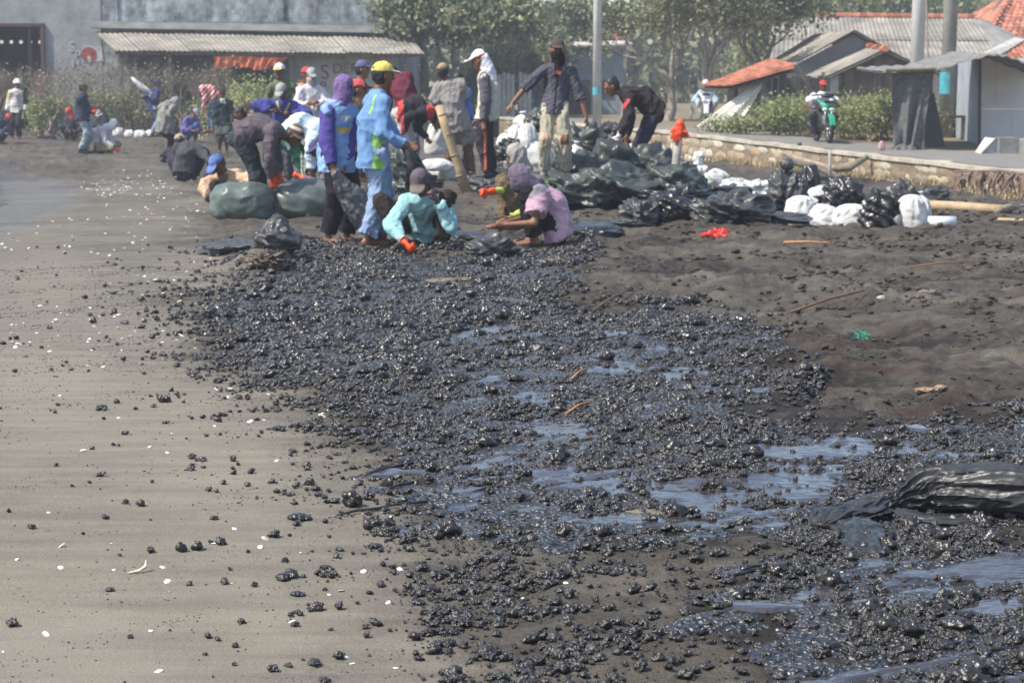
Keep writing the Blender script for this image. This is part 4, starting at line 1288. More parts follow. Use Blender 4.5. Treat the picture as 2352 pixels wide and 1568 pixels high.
for k, (u, d, n) in enumerate([(1800, 92, 12000), (1930, 96, 12000), (2060, 94, 12000), (2180, 98, 11000), (1700, 98, 11000), (2330, 104, 9000)]):
    where = ['above the ridge end of the long roof', 'above the middle of the long roof', 'left of the white pole top', 'between the two poles', 'behind the olive tree', 'behind the red hipped roof'][k]
    tree('roadside_tree', 'bright green full tree ' + where, gp(u, d, .4), 2.2, .2, 140 + k, n, .26, [LEAF_BRIGHT[0], LEAF_DARK[1]], BARK, 4, 1.7, .8, .15, clump=.5, group='trees beyond the houses')
# bushes along the path
for k, (u, d, n, sc) in enumerate([(1772, 44.5, 2200, 0.28), (1820, 44, 2400, 0.32), (1862, 45.5, 2400, 0.33), (1935, 43.5, 2500, 0.33), (1975, 42.5, 2600, 0.36), (2015, 42, 2600, 0.37), (2035, 43, 2200, 0.36), (1742, 48.6, 1300, 0.18), (1700, 44.6, 700, 0.10), (1655, 45.4, 500, 0.08), (2160, 44, 1500, 0.33), (1840, 47, 2000, 0.33), (1990, 46, 2200, 0.40)]):
    where = ['at the near end of the path bushes, by the white sheet', 'second in the row from the white sheet', 'left of the rider', 'right of the rider', 'between rider and black net', 'beside the black net', 'touching the black net', 'low, under the white sheet', 'low, left of the white sheet foot', 'smallest, at the wall', 'between net and grey pole', 'behind the rider', 'behind, under the dark board wall'][k]
    tree('path_bush', 'leafy green bush ' + where, gp(u, d), .2, .018, 180 + k, n, .075, [LEAF_BRIGHT[0], LEAF_OLIVE[1]], TWIG, 3, sc, .9, .1, clump=.14, cat='bush', stems=6, group='bushes along the path')
def treeline():
    r2 = np.random.default_rng(77); n = 26000
    x = r2.uniform(-19, 75, n); y = 118 + r2.normal(0, 3, n)
    top = 4.2 + 3.2 * fbm2(x * .12, x * 0, 3, 7) + 1.2 * (fbm2(x * .6, x * 0, 3, 9) - .5)
    z = .3 + top * r2.uniform(0, 1, n) ** .7
    V, Q = leaf_mesh('treeline', np.stack([x, y, z], 1), .75, 5)
    me = fast_mesh('treeline', V, Q); o = obj('treeline', me, LEAF_DARK); me.polygons.foreach_set('material_index', (vn3(V[::4] * .6, 4) > .5).astype(np.int32))
    tag(o, 'hazy distant line of trees far behind the village', 'trees', kind='stuff')
treeline()

# ------------------------------------------------------------------ houses on the right
def build_houses():
    # blue grey house by the pole
    t = empty('blue_house', gp(1300, 72, .4)); tag(t, 'small blue grey house behind the masked worker and the utility pole', 'house')
    x0, x1 = P(1190, 150, 72)[0], P(1432, 150, 72)[0]; zt = P(1300, 112, 72)[2]; zl = P(1200, 175, 72)[2]
    gm = mat('bluegrey_wall', (.22, .26, .28), .9, .2, 2, .2, 10)
    mb = MB(); mb.add([(x0, 72, .3), (x1, 72, .3), (x1, 72, zt), (x0 + 1.0, 72, zt - .1), (x0, 72, zl)], [(0, 1, 2, 3, 4)]); mb.add([(x1, 72, .3), (x1, 77, .3), (x1, 77, zt), (x1, 72, zt)], [(0, 1, 2, 3)]); mb.add([(x0, 72, .3), (x0, 77, .3), (x0, 77, zl), (x0, 72, zl)], [(3, 2, 1, 0)])
    mb.build('wall', gm, t)
    mb = MB(); slab(mb, (x0 + .7, 71.6, zt + .05), (x1 + .3, 71.6, zt + .18), (x1 + .3, 77, zt + .4), (x0 + .7, 77, zt + .3), .06); mb.build('roof', mat('pale_roof', (.42, .40, .37), .9, .2, 3), t)
    mb = MB(); mb.box(((x0 + x1) / 2 + .3, 71.96, 1.0), (.8, .06, 1.3)); mb.build('door', mat('shed_shade_and_door', (.05, .05, .052), .9), t)
    MB().box(((x0 + x1) / 2 + 1.2, 71.96, 1.4), (.5, .06, .5)).build('window', mat('window_dark', (.03, .035, .04), .2), t)
    # white fence in front
    t = empty('white_fence', gp(1150, 64, .4)); tag(t, 'row of weathered white fence boards beside the cream vest', 'fence')
    for k in range(9):
        u = 1128 + k * 10 + (k > 5) * 8; p = gp(u, 64, .4); zt2 = P(u, 166 + 3 * (k % 3), 64)[2]
        MB().box((p[0], 64, (zt2 + .3) / 2), (.115, .05, zt2 - .3), rz=.03 * (k % 3)).build('board', mat('white_board', (.42, .42, .40), .9, .25, 4), t)
    a, b = gp(1125, 64.06, 1.0), gp(1225, 64.06, 1.0)
    MB().box(((a[0] + b[0]) / 2, 64.06, .95), (b[0] - a[0], .05, .08)).build('rail', mat('white_board', (.42, .42, .40)), t)
    for k, u in enumerate((1490, 1548, 1432, 1590)):
        p = gp(u, 60, .4); zt2 = P(u, 215 + 8 * k, 60)[2]
        o = MB().box((p[0], 60, (zt2 + .3) / 2), (.13, .13, zt2 - .2)).build('fence_post', mat('white_board', (.42, .42, .40)), None, (p[0], 60, .4))
        tag(o, 'pale concrete fence post ' + ['behind the bending worker', 'right of the bending worker', 'beside the utility pole foot', 'beside the bare tree trunk'][k], 'post', 'concrete fence posts')
    # far red roofs peeping through the trees
    for k, (a, b, c, d_, dd) in enumerate([((1325, 106), (1440, 92), (1425, 68), (1370, 74), 84), ((1180, 45), (1258, 40), (1240, 20), (1190, 24), 100), ((1255, 66), (1330, 58), (1310, 40), (1270, 44), 96)]):
        t = empty('far_house', gp(a[0], dd, .3)); tag(t, ['red tiled roof of a far house beside the utility pole', 'dark red far roof above the dark shade tree', 'orange far roof among the garden trees'][k], 'house')
        tiled(P(*a, dd), P(*b, dd), P(*c, dd + 3), P(*d_, dd + 3), 12, 5, t)
        q = P(*a, dd + .2); q2 = P(*b, dd + .2)
        mb = MB(); mb.add([(q[0], q[1], .2), (q2[0], q2[1], .2), q2 - [0, 0, .02], q - [0, 0, .02]], [(0, 1, 2, 3)]); mb.build('wall', mat('house_wall_pale', (.35, .33, .3), .9), t)
    # tiled open shack
    t = empty('tiled_shack', gp(1720, 49)); tag(t, 'open shack with sagging red tiled roof and dark inside', 'shack')
    A = P(1612, 197, 47.5); B = P(1672, 199, 46.5); Cc = P(1822, 155, 47); D = P(1765, 146, 51)
    # lower edge A-B runs away from us on the left; ridge C-D on the right
    tiled(B, A, D, Cc, 13, 16, t) if False else tiled(A, B, Cc, D, 11, 18, t)
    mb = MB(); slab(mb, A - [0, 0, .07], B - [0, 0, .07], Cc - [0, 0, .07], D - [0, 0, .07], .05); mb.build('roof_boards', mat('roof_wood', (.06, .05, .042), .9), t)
    wood = mat('weathered_wood', (.16, .125, .09))
    for u, v in ((1690, 200), (1742, 185), (1800, 168), (1842, 165)):
        p = gp(u, 47.2); zt = P(u, v - 4, 47.2)[2]
        MB().box((p[0], 47.2, (zt + p[2]) / 2), (.09, .09, zt - p[2])).build('post', mat('dark_post', (.09, .08, .07), .9, .3, 6), t)
    p0, p1 = gp(1668, 50.5), gp(1905, 50.5); zt = P(1800, 170, 50.5)[2]
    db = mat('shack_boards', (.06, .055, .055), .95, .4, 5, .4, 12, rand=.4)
    n = 16
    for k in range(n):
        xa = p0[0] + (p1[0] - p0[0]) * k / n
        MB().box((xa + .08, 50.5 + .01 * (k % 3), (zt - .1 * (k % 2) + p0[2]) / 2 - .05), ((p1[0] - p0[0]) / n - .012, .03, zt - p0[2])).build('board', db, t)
    # things under the shack roof
    for (u, v, w, hh, nm) in ((1760, 232, 18, 22, 'hanging_cloth'), (1775, 255, 22, 14, 'crate')):
        c = P(u, v, 49.6); MB().box(c, (w * 49.6 / F, .25, hh * 49.6 / F), rz=.2).build(nm, mat('pale_clutter', (.3, .28, .25), .9, .4, 9), t)
    drape('white_sheet', 'dirty white sheet stretched from the shack roof down to the ground', 'sheet', [(1738, 186), (1752, 190), (1748, 205)], [(1598, 292), (1640, 302), (1690, 296)], 47.0, mat('dirty_white_sheet', (.62, .58, .49), .9, .2, 2, .2, 8), 1.3, .05, 26, 46.2)
    # gabled house
    t = empty('gable_house', gp(1990, 54)); tag(t, 'low house with two grey corrugated gable roofs and dark board walls', 'house')
    A, B, Cc, D = P(1773, 141, 60), P(1834, 143, 55), P(1964, 71, 55), P(1872, 80, 60)
    corrugated('roof_sheet', A, B, Cc, D, GREYROOF, t, .2, .017, 5)
    E = P(2090, 144, 55); E2 = P(1998, 152, 60)
    corrugated('roof_sheet', E, E2, D, Cc, GREYROOF2, t, .2, .017, 5)
    A2, B2, C2, D2 = P(1811, 166, 57), P(1888, 183, 53), P(2030, 117, 53), P(1966, 104, 57)
    corrugated('roof_sheet', A2, B2, C2, D2, GREYROOF, t, .2, .017, 4)
    E3, E4 = P(2168, 172, 53), P(2110, 165, 57)
    corrugated('roof_sheet', E3, E4, D2, C2, GREYROOF2, t, .2, .017, 4)
    # ridge tiles of the porch
    for k in range(5):
        f = k / 4; c = C2 * (1 - f) + D2 * f + np.array([0, 0, .05])
        MB().tube([c - [.0, .25, 0], c + [0, .25, 0]], .09, 8).build('ridge_tile', mat('clay_tile', (.33, .118, .068)), t)
    bw = mat('plank_brown', (.13, .10, .088), .95, .35, 4, .5, 14, rand=.35)
    n = 26; xa, xb = B2[0] + .25, E3[0] - .2
    for k in range(n):
        x = xa + (xb - xa) * (k + .5) / n
        fr = (x - B2[0]) / (C2[0] - B2[0]) if x < C2[0] else (E3[0] - x) / (E3[0] - C2[0])
        zt = (B2[2] if x < C2[0] else E3[2]) + ((C2[2] - B2[2]) if x < C2[0] else (C2[2] - E3[2])) * fr - .1
        MB().box((x, 53.35 + .012 * (k % 2), (zt + .2) / 2), ((xb - xa) / n - .012, .03, zt - .2)).build('board', bw, t)
    MB().box((P(1914, 200, 53.2)[0], 53.2, 1.0), (.26, .1, 1.7)).build('door_frame', mat('pale_plaster', (.36, .35, .33), .9), t)
    MB().box((P(1890, 205, 53.0)[0], 53.0, .95), (.09, .09, 1.7)).build('post', wood, t)
    mb = MB(); mb.add([B + [0, .3, -.05], Cc + [0, .3, -.1], E + [0, .3, -.05], (E[0], 55.3, .3), (B[0], 55.3, .3)], [(0, 1, 2, 3, 4)]); mb.build('gable_wall', mat('grey_gable', (.15, .155, .16), .9, .2, 3), t)
    for (a, b) in ((B2, C2), (C2, E3)):
        MB().tube([a + [0, -.05, -.04], b + [0, -.05, -.04]], .04, 5).build('bargeboard', mat('roof_wood', (.06, .05, .042)), t)
    # long roof behind
    t = empty('long_house', gp(2050, 70)); tag(t, 'long house with grey corrugated roof and red ridge tiles behind the gables', 'house')
    A, B, Cc, D = P(1762, 150, 66), P(2310, 152, 66), P(2236, 45, 71), P(1772, 40, 71)
    corrugated('roof_sheet', A, B, Cc, D, GREYROOF, t, .16, .016, 14, 2)
    hip = P(2470, 152, 71); corrugated('roof_sheet', B, hip, Cc + [.3, 0, 0], Cc, GREYROOF2, t, .16, .016, 4)
    n = 30
    for k in range(n):
        f = (k + .5) / n; c = D * (1 - f) + Cc * f + np.array([0, 0, .06]); w = (Cc - D) / n * .53
        MB().tube([c - w, c + w * 1.05], [.12, .135], 8).build('ridge_tile', mat('clay_tile', (.33, .118, .068)), t)
    mb = MB(); mb.add([(A[0], 66.4, .2), (B[0], 66.4, .2), (B[0], 66.4, B[2] - .05), (A[0], 66.4, A[2] - .05)], [(0, 1, 2, 3)]); mb.build('wall', mat('house_wall_pale', (.35, .33, .3)), t)
    # red hipped roof at the top right
    t = empty('red_roof_house', gp(2350, 82)); tag(t, 'house with large red tiled hip roof at the upper corner', 'house')
    A, B, Cc, D = P(2250, 88, 80), P(2520, 100, 80), P(2500, -12, 85), P(2302, 2, 85)
    tiled(A, B, Cc, D, 18, 12, t)
    tiled(P(2170, 82, 87), A, D, P(2296, 0, 85.5), 7, 10, t)
    mb = MB(); mb.add([(A[0], 80.4, .2), (B[0], 80.4, .2), (B[0], 80.4, B[2] - .05), (A[0], 80.4, A[2] - .05)], [(0, 1, 2, 3)]); mb.build('wall', mat('house_wall_pale', (.35, .33, .3)), t)
    MB().tube([A + [0, 0, .08], D + [0, 0, .08]], .12, 8).build('hip_ridge', mat('ridge_dark', (.12, .1, .09), .9), t)
    t = empty('small_red_roof', gp(2350, 60)); tag(t, 'corner of a low red tiled roof with pale edge above the stall', 'house')
    tiled(P(2288, 152, 58), P(2440, 162, 58), P(2440, 92, 62), P(2352, 96, 62), 9, 7, t)
    mb = MB(); slab(mb, P(2246, 128, 57.8), P(2270, 142, 57.8), P(2358, 90, 62), P(2330, 86, 62), .05); mb.build('pale_edge', mat('pale_roof', (.42, .40, .37)), t)
    mb = MB(); q, q2 = P(2290, 150, 58.2), P(2440, 160, 58.2); mb.add([(q[0], q[1], .1), (q2[0], q2[1], .1), q2, q], [(0, 1, 2, 3)]); mb.build('wall', mat('house_wall_pale', (.35, .33, .3)), t)
    # roadside stall
    t = empty('roadside_stall', gp(2200, 41)); tag(t, 'roadside stall of pale panels with sagging grey roof sheet', 'stall')
    fr = [(2030, 164), (2090, 160), (2150, 158), (2215, 140), (2276, 123), (2315, 128), (2360, 145), (2440, 175)]
    V = []
    n = 60
    for j, (dy, dz, th) in enumerate(((38.0, 0, 0), (39.6, .03, 0), (41.5, .1, 0), (38.0, -.03, 0), (39.6, 0.0, 0), (41.5, .07, 0))):
        for k in range(n):
            f = k / (n - 1) * (len(fr) - 1); i = min(int(f), len(fr) - 2); f -= i; f = f * f * (3 - 2 * f) if False else f
            u = fr[i][0] * (1 - f) + fr[i + 1][0] * f; v = fr[i][1] * (1 - f) + fr[i + 1][1] * f
            p = P(u, v, 38.0); V.append((p[0] + (dy - 38) * .02, dy, p[2] + dz + .015 * math.sin(k * 1.4)))
    Q = []
    for b0 in (0, 3 * n):
        for r in range(2):
            for k in range(n - 1): Q.append((b0 + r * n + k, b0 + r * n + k + 1, b0 + (r + 1) * n + k + 1, b0 + (r + 1) * n + k))
    for k in range(n - 1): Q.append((k, 3 * n + k, 3 * n + k + 1, k + 1))
    obj('roof_sheet', fast_mesh('roof_sheet', np.array(V) - np.array(parent_loc(t)), Q), mat('stall_roof', (.16, .155, .15), .85, .35, 4, .4, 12), t)
    white = mat('stall_panel', (.62, .62, .63), .7, .1, 1.5, .1, 10)
    def panel(u0, u1, v0, v1, d, m=white, nm='panel'):
        a, b, c, e = P(u0, v1, d), P(u1, v1, d), P(u1, v0, d), P(u0, v0, d); mb = MB(); slab(mb, a, b, c, e, .04); mb.build(nm, m, t)
    panel(2252, 2287, 130, 250, 40.4); panel(2288.5, 2420, 134, 250, 40.4); panel(2252, 2324, 251.5, 322, 40.38); panel(2325.5, 2420, 251.5, 322, 40.38)
    side = mat('stall_side_shaded', (.28, .31, .34), .8, .15, 2)  # shade under the awning put into the darker, bluish side colour
    a, b, c, e = P(2176, 338, 44.5), P(2251, 345, 40.45), P(2251, 128, 40.45), P(2184, 145, 44.5); mb = MB(); slab(mb, a, b, c, e, .04); mb.build('side_panel', side, t)
    MB().box(P(2213, 268, 42.4), (.75, .5, .05)).build('shelf', mat('shelf_dark', (.05, .045, .04), .8), t)
    MB().tube([P(2251, 128, 40.3), P(2249, 348, 40.3)], .03, 6).build('post', mat('dark_post', (.09, .08, .07)), t)
    p = gp(2118, 38.6); MB().box((p[0], 38.6, (P(2118, 160, 38.6)[2] + p[2]) / 2), (.1, .08, P(2118, 160, 38.6)[2] - p[2])).build('post', mat('weathered_wood', (.16, .125, .09)), t)
    MB().tube([P(2034, 162, 37.95), P(2150, 159, 37.95)], .035, 6).build('eave_pole', mat('weathered_wood', (.16, .125, .09)), t)
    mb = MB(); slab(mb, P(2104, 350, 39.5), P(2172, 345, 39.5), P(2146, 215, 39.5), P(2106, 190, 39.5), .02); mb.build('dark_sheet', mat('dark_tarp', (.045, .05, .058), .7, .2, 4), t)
    # black net curtain hung from the eave
    drape('black_net', 'charcoal shade net hanging in folds from the stall eave to the ground', 'net', [(2049, 164), (2098, 163), (2146, 160)], [(2052, 347), (2082, 352), (2112, 350)], 38.2, mat('shade_net', (.11, .11, .11), .9, .3, 12, .5, 60, .1), 2.6, .07, 26, 38.0)
    drape('black_net', 'loose hem of the shade net lying at the path edge', 'net', [(2040, 340), (2065, 330), (2100, 330)], [(2020, 350), (2060, 354), (2105, 354)], 38.05, mat('shade_net', (.085, .085, .085)), 4, .06, 8, 37.6)
    # concrete plinth in front
    p = gp(2268, 36.6); o = empty('concrete_plinth', p); tag(o, 'sloping broken concrete plinth in front of the stall', 'plinth')
    k = 36.6 / F
    a = lambda u, v, d: P(u, v, d)
    mb = MB(); mb.add([a(2236, 355, 36.6), a(2248, 358, 36.0), a(2286, 318, 36.4), a(2262, 315, 37.2), a(2248, 358, 36.0), a(2290, 352, 36.6), a(2292, 318, 36.8)], [(0, 1, 2, 3), (4, 5, 6, 2)]); mb.build('slab_face', mat('pale_concrete', (.42, .41, .38), .9, .25, 4, .4, 14), o)
    MB().box(P(2312, 338, 37.2), (.36, .4, .36)).build('block', mat('grey_concrete', (.20, .21, .21), .9, .3, 4, .4, 14), o)
    MB().box(P(2352, 338, 37.2), (.3, .4, .3)).build('block', mat('pale_concrete', (.42, .41, .38)), o)
build_houses()

# ------------------------------------------------------------------ poles
def pole(label, u, d, v_base, r0, r1, m, top=9.0, sticker=None, lean=0):
    b = gp(u, d, P(u, v_base, d)[2]); t = empty('utility_pole', b); tag(t, label, 'pole')
    MB().tube([b - [0, 0, .3], b + [lean * top, 0, top]], [r0, r1], 20).build('shaft', m, t, smooth=True)
    if sticker:
        z0, z1 = P(u, sticker[1], d)[2], P(u, sticker[0], d)[2]; n = 8; mb = MB(); V = []
        for z in (z0, z1):
            for k in range(n + 1):
                a = math.pi + math.pi * k / n * .75 - .3; V.append((b[0] + (r0 * .97 + .006) * math.cos(a), d + (r0 * .97 + .006) * math.sin(a), z))
        mb.add(V, [(k, k + 1, n + 2 + k, n + 1 + k) for k in range(n)]); mb.build('painted_band', mat('teal_paint', (.06, .30, .36), .7, .2, 9), t)
    return t
CONC = mat('pole_concrete', (.5, .49, .47), .9, .15, 3, .2, 20)
pole('slim pale concrete utility pole behind the masked worker', 1371, 51, 285, .115, .09, CONC, 8, (200, 218))
pole('thick white steel pole behind the roadside stall', 2100, 48, 300, .17, .15, mat('pole_white', (.5, .5, .49), .7, .1, 3), 8, lean=.012)
pole('grey pole with turquoise painted band beside the stall', 2172, 43.5, 330, .155, .15, mat('pole_grey', (.25, .235, .21), .85, .2, 3), 8, (166, 216), lean=.012)
o = MB().tube([P(2132, 150, 47), P(2126, -60, 47)], .022, 6).build('guy_wire', mat('rust_wire', (.3, .22, .17), .8), None, tuple(P(2132, 150, 47))); tag(o, 'thin rusty guy wire rising between the two thick poles', 'wire')
# ------------------------------------------------------------------ people
def ik(a, t, l1, l2, hint):
    d = t - a; D = np.linalg.norm(d)
    if D > (l1 + l2) * .995:
        t = a + d / D * (l1 + l2) * .995; d = t - a; D = np.linalg.norm(d)
    if D < abs(l1 - l2) + .04:
        D2 = abs(l1 - l2) + .04; t = a + unit(d) * D2; d = t - a; D = D2
    x = (l1 * l1 - l2 * l2 + D * D) / (2 * D)
    h = math.sqrt(max(l1 * l1 - x * x, 0))
    n = unit(d); p = np.asarray(hint, float); p = unit(p - (p @ n) * n)
    return a + n * x + p * h, t

PEOPLE = 0
def person(label, pel, neck, head, hl, hr, fl, fr, d=None, foot=None, H=1.65, yaw=0, hyaw=None, nod=0, el=None, er=None, kl=None, kr=None, q=1,
           skin=None, shirt=(120, 120, 120), sleeve='long', slcol=None, hem=.1, loose=.0, pants=(50, 50, 60), plen='long', ploose=.012,
           hat=None, hatcol=(80, 80, 80), hatcol2=None, gloves='', glovecol=(240, 80, 25), shoes=None, boots=None, hair=True, fv=None, curl=.5, bow=.04,
           mask=None, paint=None, ppaint=None, extra=None, fat=1.0, group=None, feet_flat=True, stripe=None):
    global PEOPLE
    PEOPLE += 1
    seed = PEOPLE * 13
    skin = skin or SKIN
    s = H / 1.70
    if d is None: d = G(*foot)[1]
    hh = [.0, .0105, .015, .02][q]
    ch = [.0, .0125, .0165, .021][q]
    pt = lambda a: P(a[0], a[1], d + (a[2] if len(a) > 2 else 0))
    pelv = pt(pel); nk = pt(neck)
    sv = nk - pelv; L = np.linalg.norm(sv); Ln = .50 * s
    L2 = min(max(L, Ln * .86), Ln * 1.08)
    nk = pelv + sv / L * L2
    spine = unit(sv)
    y = R(yaw); fwd = np.array([math.sin(y), -math.cos(y), 0.0])
    left = np.array([-fwd[1], fwd[0], 0.0])
    lat = unit(left - (left @ spine) * spine)
    cf = np.cross(lat, spine)
    mid = (pelv + nk) / 2 - cf * bow * s
    hd = pt(head); hn = unit(hd - nk)
    hd = nk + hn * .165 * s
    hy = R(yaw if hyaw is None else hyaw); nd = R(nod)
    hf = np.array([math.sin(hy) * math.cos(nd), -math.cos(hy) * math.cos(nd), -math.sin(nd)])
    hu = np.array([math.sin(hy) * math.sin(nd), -math.cos(hy) * math.sin(nd), math.cos(nd)])
    hl_ = np.cross(hu, hf)
    A = np.stack([hl_, hf, hu])
    # limbs
    hip = {1: pelv + left * .088 * s * fat, -1: pelv - left * .088 * s * fat}
    up_t, sh_t, ua, fa = .43 * s, .405 * s, .285 * s, .25 * s
    ank, knee, toe = {}, {}, {}
    for sd_, fp, kh in ((1, fl, kl), (-1, fr, kr)):
        x = P(fp[0], 400, d + fp[1])[0]; yy = d + fp[1]
        z = float(gz(x, yy, False)[0]) if fv is None else P(fp[0], fv, yy)[2]
        a = np.array([x, yy, z + .085 * s])
        hint = kh if kh is not None else fwd + np.array([0, 0, .25])
        knee[sd_], ank[sd_] = ik(hip[sd_], a, up_t, sh_t, hint)
        tf = fwd if len(fp) < 3 else np.array([math.sin(R(fp[2])), -math.cos(R(fp[2])), 0])
        toe[sd_] = ank[sd_] + tf * .15 * s + np.array([0, 0, -.06 * s])
        if not feet_flat: toe[sd_] = ank[sd_] + tf * .15 * s + np.array([0, 0, -.06 * s])
    sh, elb, wr = {}, {}, {}
    for sd_, hp, eh in ((1, hl, el), (-1, hr, er)):
        sh[sd_] = nk - spine * .08 * s + lat * sd_ * .152 * s * fat
        hint = eh if eh is not None else -fwd * .8 + left * sd_ * .5 + np.array([0, 0, -.3])
        elb[sd_], wr[sd_] = ik(sh[sd_], pt(hp), ua, fa, hint)
    base = np.array([(ank[1][0] + ank[-1][0]) / 2, (ank[1][1] + ank[-1][1]) / 2, min(ank[1][2], ank[-1][2]) - .085 * s])
    root = empty('person', base)
    tag(root, label, 'person', group)
    allp = np.array([pelv, nk, hd, mid] + list(ank.values()) + list(knee.values()) + list(elb.values()) + list(wr.values()) + list(toe.values()))
    lo, hi = allp.min(0) - .2, allp.max(0) + .2

    def hand(v, sd_, g=0.0, k=.008):
        w = wr[sd_]; dr = unit(w - elb[sd_])
        pn = unit(np.cross(dr, np.cross(-lat * sd_ * .8 - cf * .3, dr)))     # palm looks to the body
        ac = np.cross(dr, pn)
        if ac @ cf < 0 : ac = -ac                                           # thumb side to the front
        r = .0105 * s + g
        v.cap(w, w + dr * .085 * s, .026 * s + g, .036 * s + g, k, (pn, .5))
        for i, (o, ln) in enumerate(((.027, .068), (.009, .078), (-.009, .072), (-.026, .056))):
            a = w + dr * .085 * s + ac * o * s
            c = curl * (1 + .12 * i)
            d1 = unit(dr * math.cos(c) + pn * math.sin(c)); d2 = unit(dr * math.cos(2.2 * c) + pn * math.sin(2.2 * c))
            b = a + d1 * ln * .5 * s
            v.cap(a, b, r, r, .004); v.cap(b, b + d2 * ln * .5 * s, r, r * .85, .004)
        t0 = w + dr * .03 * s + ac * .025 * s; t1 = t0 + unit(dr * .7 + ac * .7 + pn * .2) * .042 * s
        v.cap(t0, t1, r * 1.25, r * 1.1, .006); v.cap(t1, t1 + unit(dr * .9 + ac * .2 + pn * .4) * .034 * s, r * 1.1, r * .9, .004)

    # --- the body: one continuous skin
    v = Vol(lo, hi, hh)
    v.cap(pelv, mid, .092 * s, .085 * s, .03, (cf, .72)); v.cap(mid, nk - spine * .09 * s, .085 * s, .1 * s, .03, (cf, .68))
    for sd_ in (1, -1):
        v.cap(nk - spine * .05 * s, sh[sd_], .045 * s, .042 * s, .03)
        ar = .8 if sleeve == 'long' else 1.0
        v.cap(sh[sd_], elb[sd_], .045 * s * ar, .037 * s * ar, .02); v.cap(elb[sd_], wr[sd_], .037 * s * ar, .025 * s, .012)
        if ('l' if sd_ == 1 else 'r') not in gloves: hand(v, sd_)
        lr = .8 if plen == 'long' else 1.0
        v.cap(hip[sd_], knee[sd_], .068 * s, .055 * s * lr, .025); v.cap(knee[sd_], knee[sd_] * .6 + ank[sd_] * .4, .053 * s * lr, .054 * s * lr, .015)
        v.cap(knee[sd_] * .6 + ank[sd_] * .4, ank[sd_], .054 * s * lr, .034 * s, .015)
        if not boots and not shoes:
            an = ank[sd_]
            v.cap(an + np.array([0, 0, -.05 * s]) - (toe[sd_] - an) * .2, toe[sd_], .033 * s, .03 * s, .02)
            v.cap(toe[sd_], toe[sd_] + unit((toe[sd_] - an) * [1, 1, 0]) * .035 * s, .03 * s, .022 * s, .015, (np.array([0, 0, 1.]), .7))
    v.cap(nk - spine * .04 * s, hd - hu * .05 * s - hf * .01 * s, .058 * s, .052 * s, .02)
    v.ell(hd + hu * .015 * s - hf * .008 * s, (.073 * s, .09 * s, .1 * s), A, .015)
    v.cap(hd - hu * .045 * s + hf * .02 * s, hd - hu * .088 * s + hf * .052 * s, .055 * s, .03 * s, .025, (hl_, .95))
    v.cap(hd + hf * .082 * s + hu * .01 * s, hd + hf * .098 * s - hu * .028 * s, .01 * s, .015 * s, .012)
    v.cap(hd + hf * .075 * s + hu * .028 * s - hl_ * .035 * s, hd + hf * .075 * s + hu * .028 * s + hl_ * .035 * s, .014 * s, .014 * s, .012)
    v.cap(hd + hf * .074 * s - hu * .052 * s - hl_ * .018 * s, hd + hf * .074 * s - hu * .052 * s + hl_ * .018 * s, .01 * s, .01 * s, .008)
    for sd_ in (1, -1):
        v.ell(hd + hl_ * sd_ * .074 * s - hf * .005 * s - hu * .005 * s, (.012 * s, .02 * s, .031 * s), A, .008)
    sdf_obj('body', v, skin, root, base)
    if q < 3:
        for sd_ in (1, -1):
            mb = MB()
            c = hd + hl_ * sd_ * .031 * s + hf * .079 * s + hu * .008 * s
            mb.tube([c - hl_ * .013 * s, c - hl_ * .006 * s + hf * .004, c + hl_ * .006 * s + hf * .004, c + hl_ * .013 * s], [.003 * s, .009 * s, .009 * s, .003 * s], 8)
            mb.build('eye', mat('eye_dark', (.02, .014, .01), .25), root, smooth=True)
        c = hd - hu * .053 * s + hf * .083 * s
        MB().tube([c - hl_ * .024 * s - hf * .008 * s, c + hf * .002, c + hl_ * .024 * s - hf * .008 * s], [.003 * s, .0065 * s, .003 * s], 6).build('lips', mat('lips', (.12, .045, .035), .5), root, smooth=True)

    # --- trousers
    g = .014 + ploose
    v = Vol(lo, hi, ch)
    v.cap(pelv + spine * .05 * s, pelv - spine * .02, .11 * s * fat + .01, .118 * s * fat + g * .8, .02, (cf, .8))
    for sd_ in (1, -1):
        if plen == 'long':
            v.cap(hip[sd_] + (knee[sd_] - hip[sd_]) * .1 - left * sd_ * .012, knee[sd_], .08 * s + g * .7, .056 * s + g, .025)
            b = ank[sd_] * .94 + knee[sd_] * .06
            v.cap(knee[sd_], b, .06 * s + g, .044 * s + g * 1.2, .015, None, True)
        else:
            t = knee[sd_] * 1.0 + (hip[sd_] - knee[sd_]) * .05
            v.cap(hip[sd_] + (knee[sd_] - hip[sd_]) * .1, t, .082 * s + g, .08 * s + g * 1.3, .025, None, True)
    pm = [cloth(*pants)]
    pnt = None
    if ppaint:
        pnt = []
        for (m2, fn) in ppaint:
            pm.append(m2); pnt.append((len(pm) - 1, (lambda C, fn=fn: fn(C, dict(knee=knee, ank=ank, hip=hip, fwd=fwd, left=left, lat=lat)))))
    sdf_obj('trousers' if plen == 'long' else 'shorts', v, pm, root, base, .0115 + ploose * .25, 8, seed, 1, pnt)

    # --- shirt
    g = .016 + loose
    v = Vol(lo, hi, ch)
    hemp = pelv - spine * hem * s
    v.cap(hemp - spine * .05, mid, .142 * s * fat + g * 1.3, .112 * s * fat + g * 1.1, .03, (cf, .92)); v.cap(mid, nk - spine * .1 * s, .112 * s * fat + g * 1.1, .118 * s * fat + g, .03, (cf, .76))
    v.keep(spine, hemp)
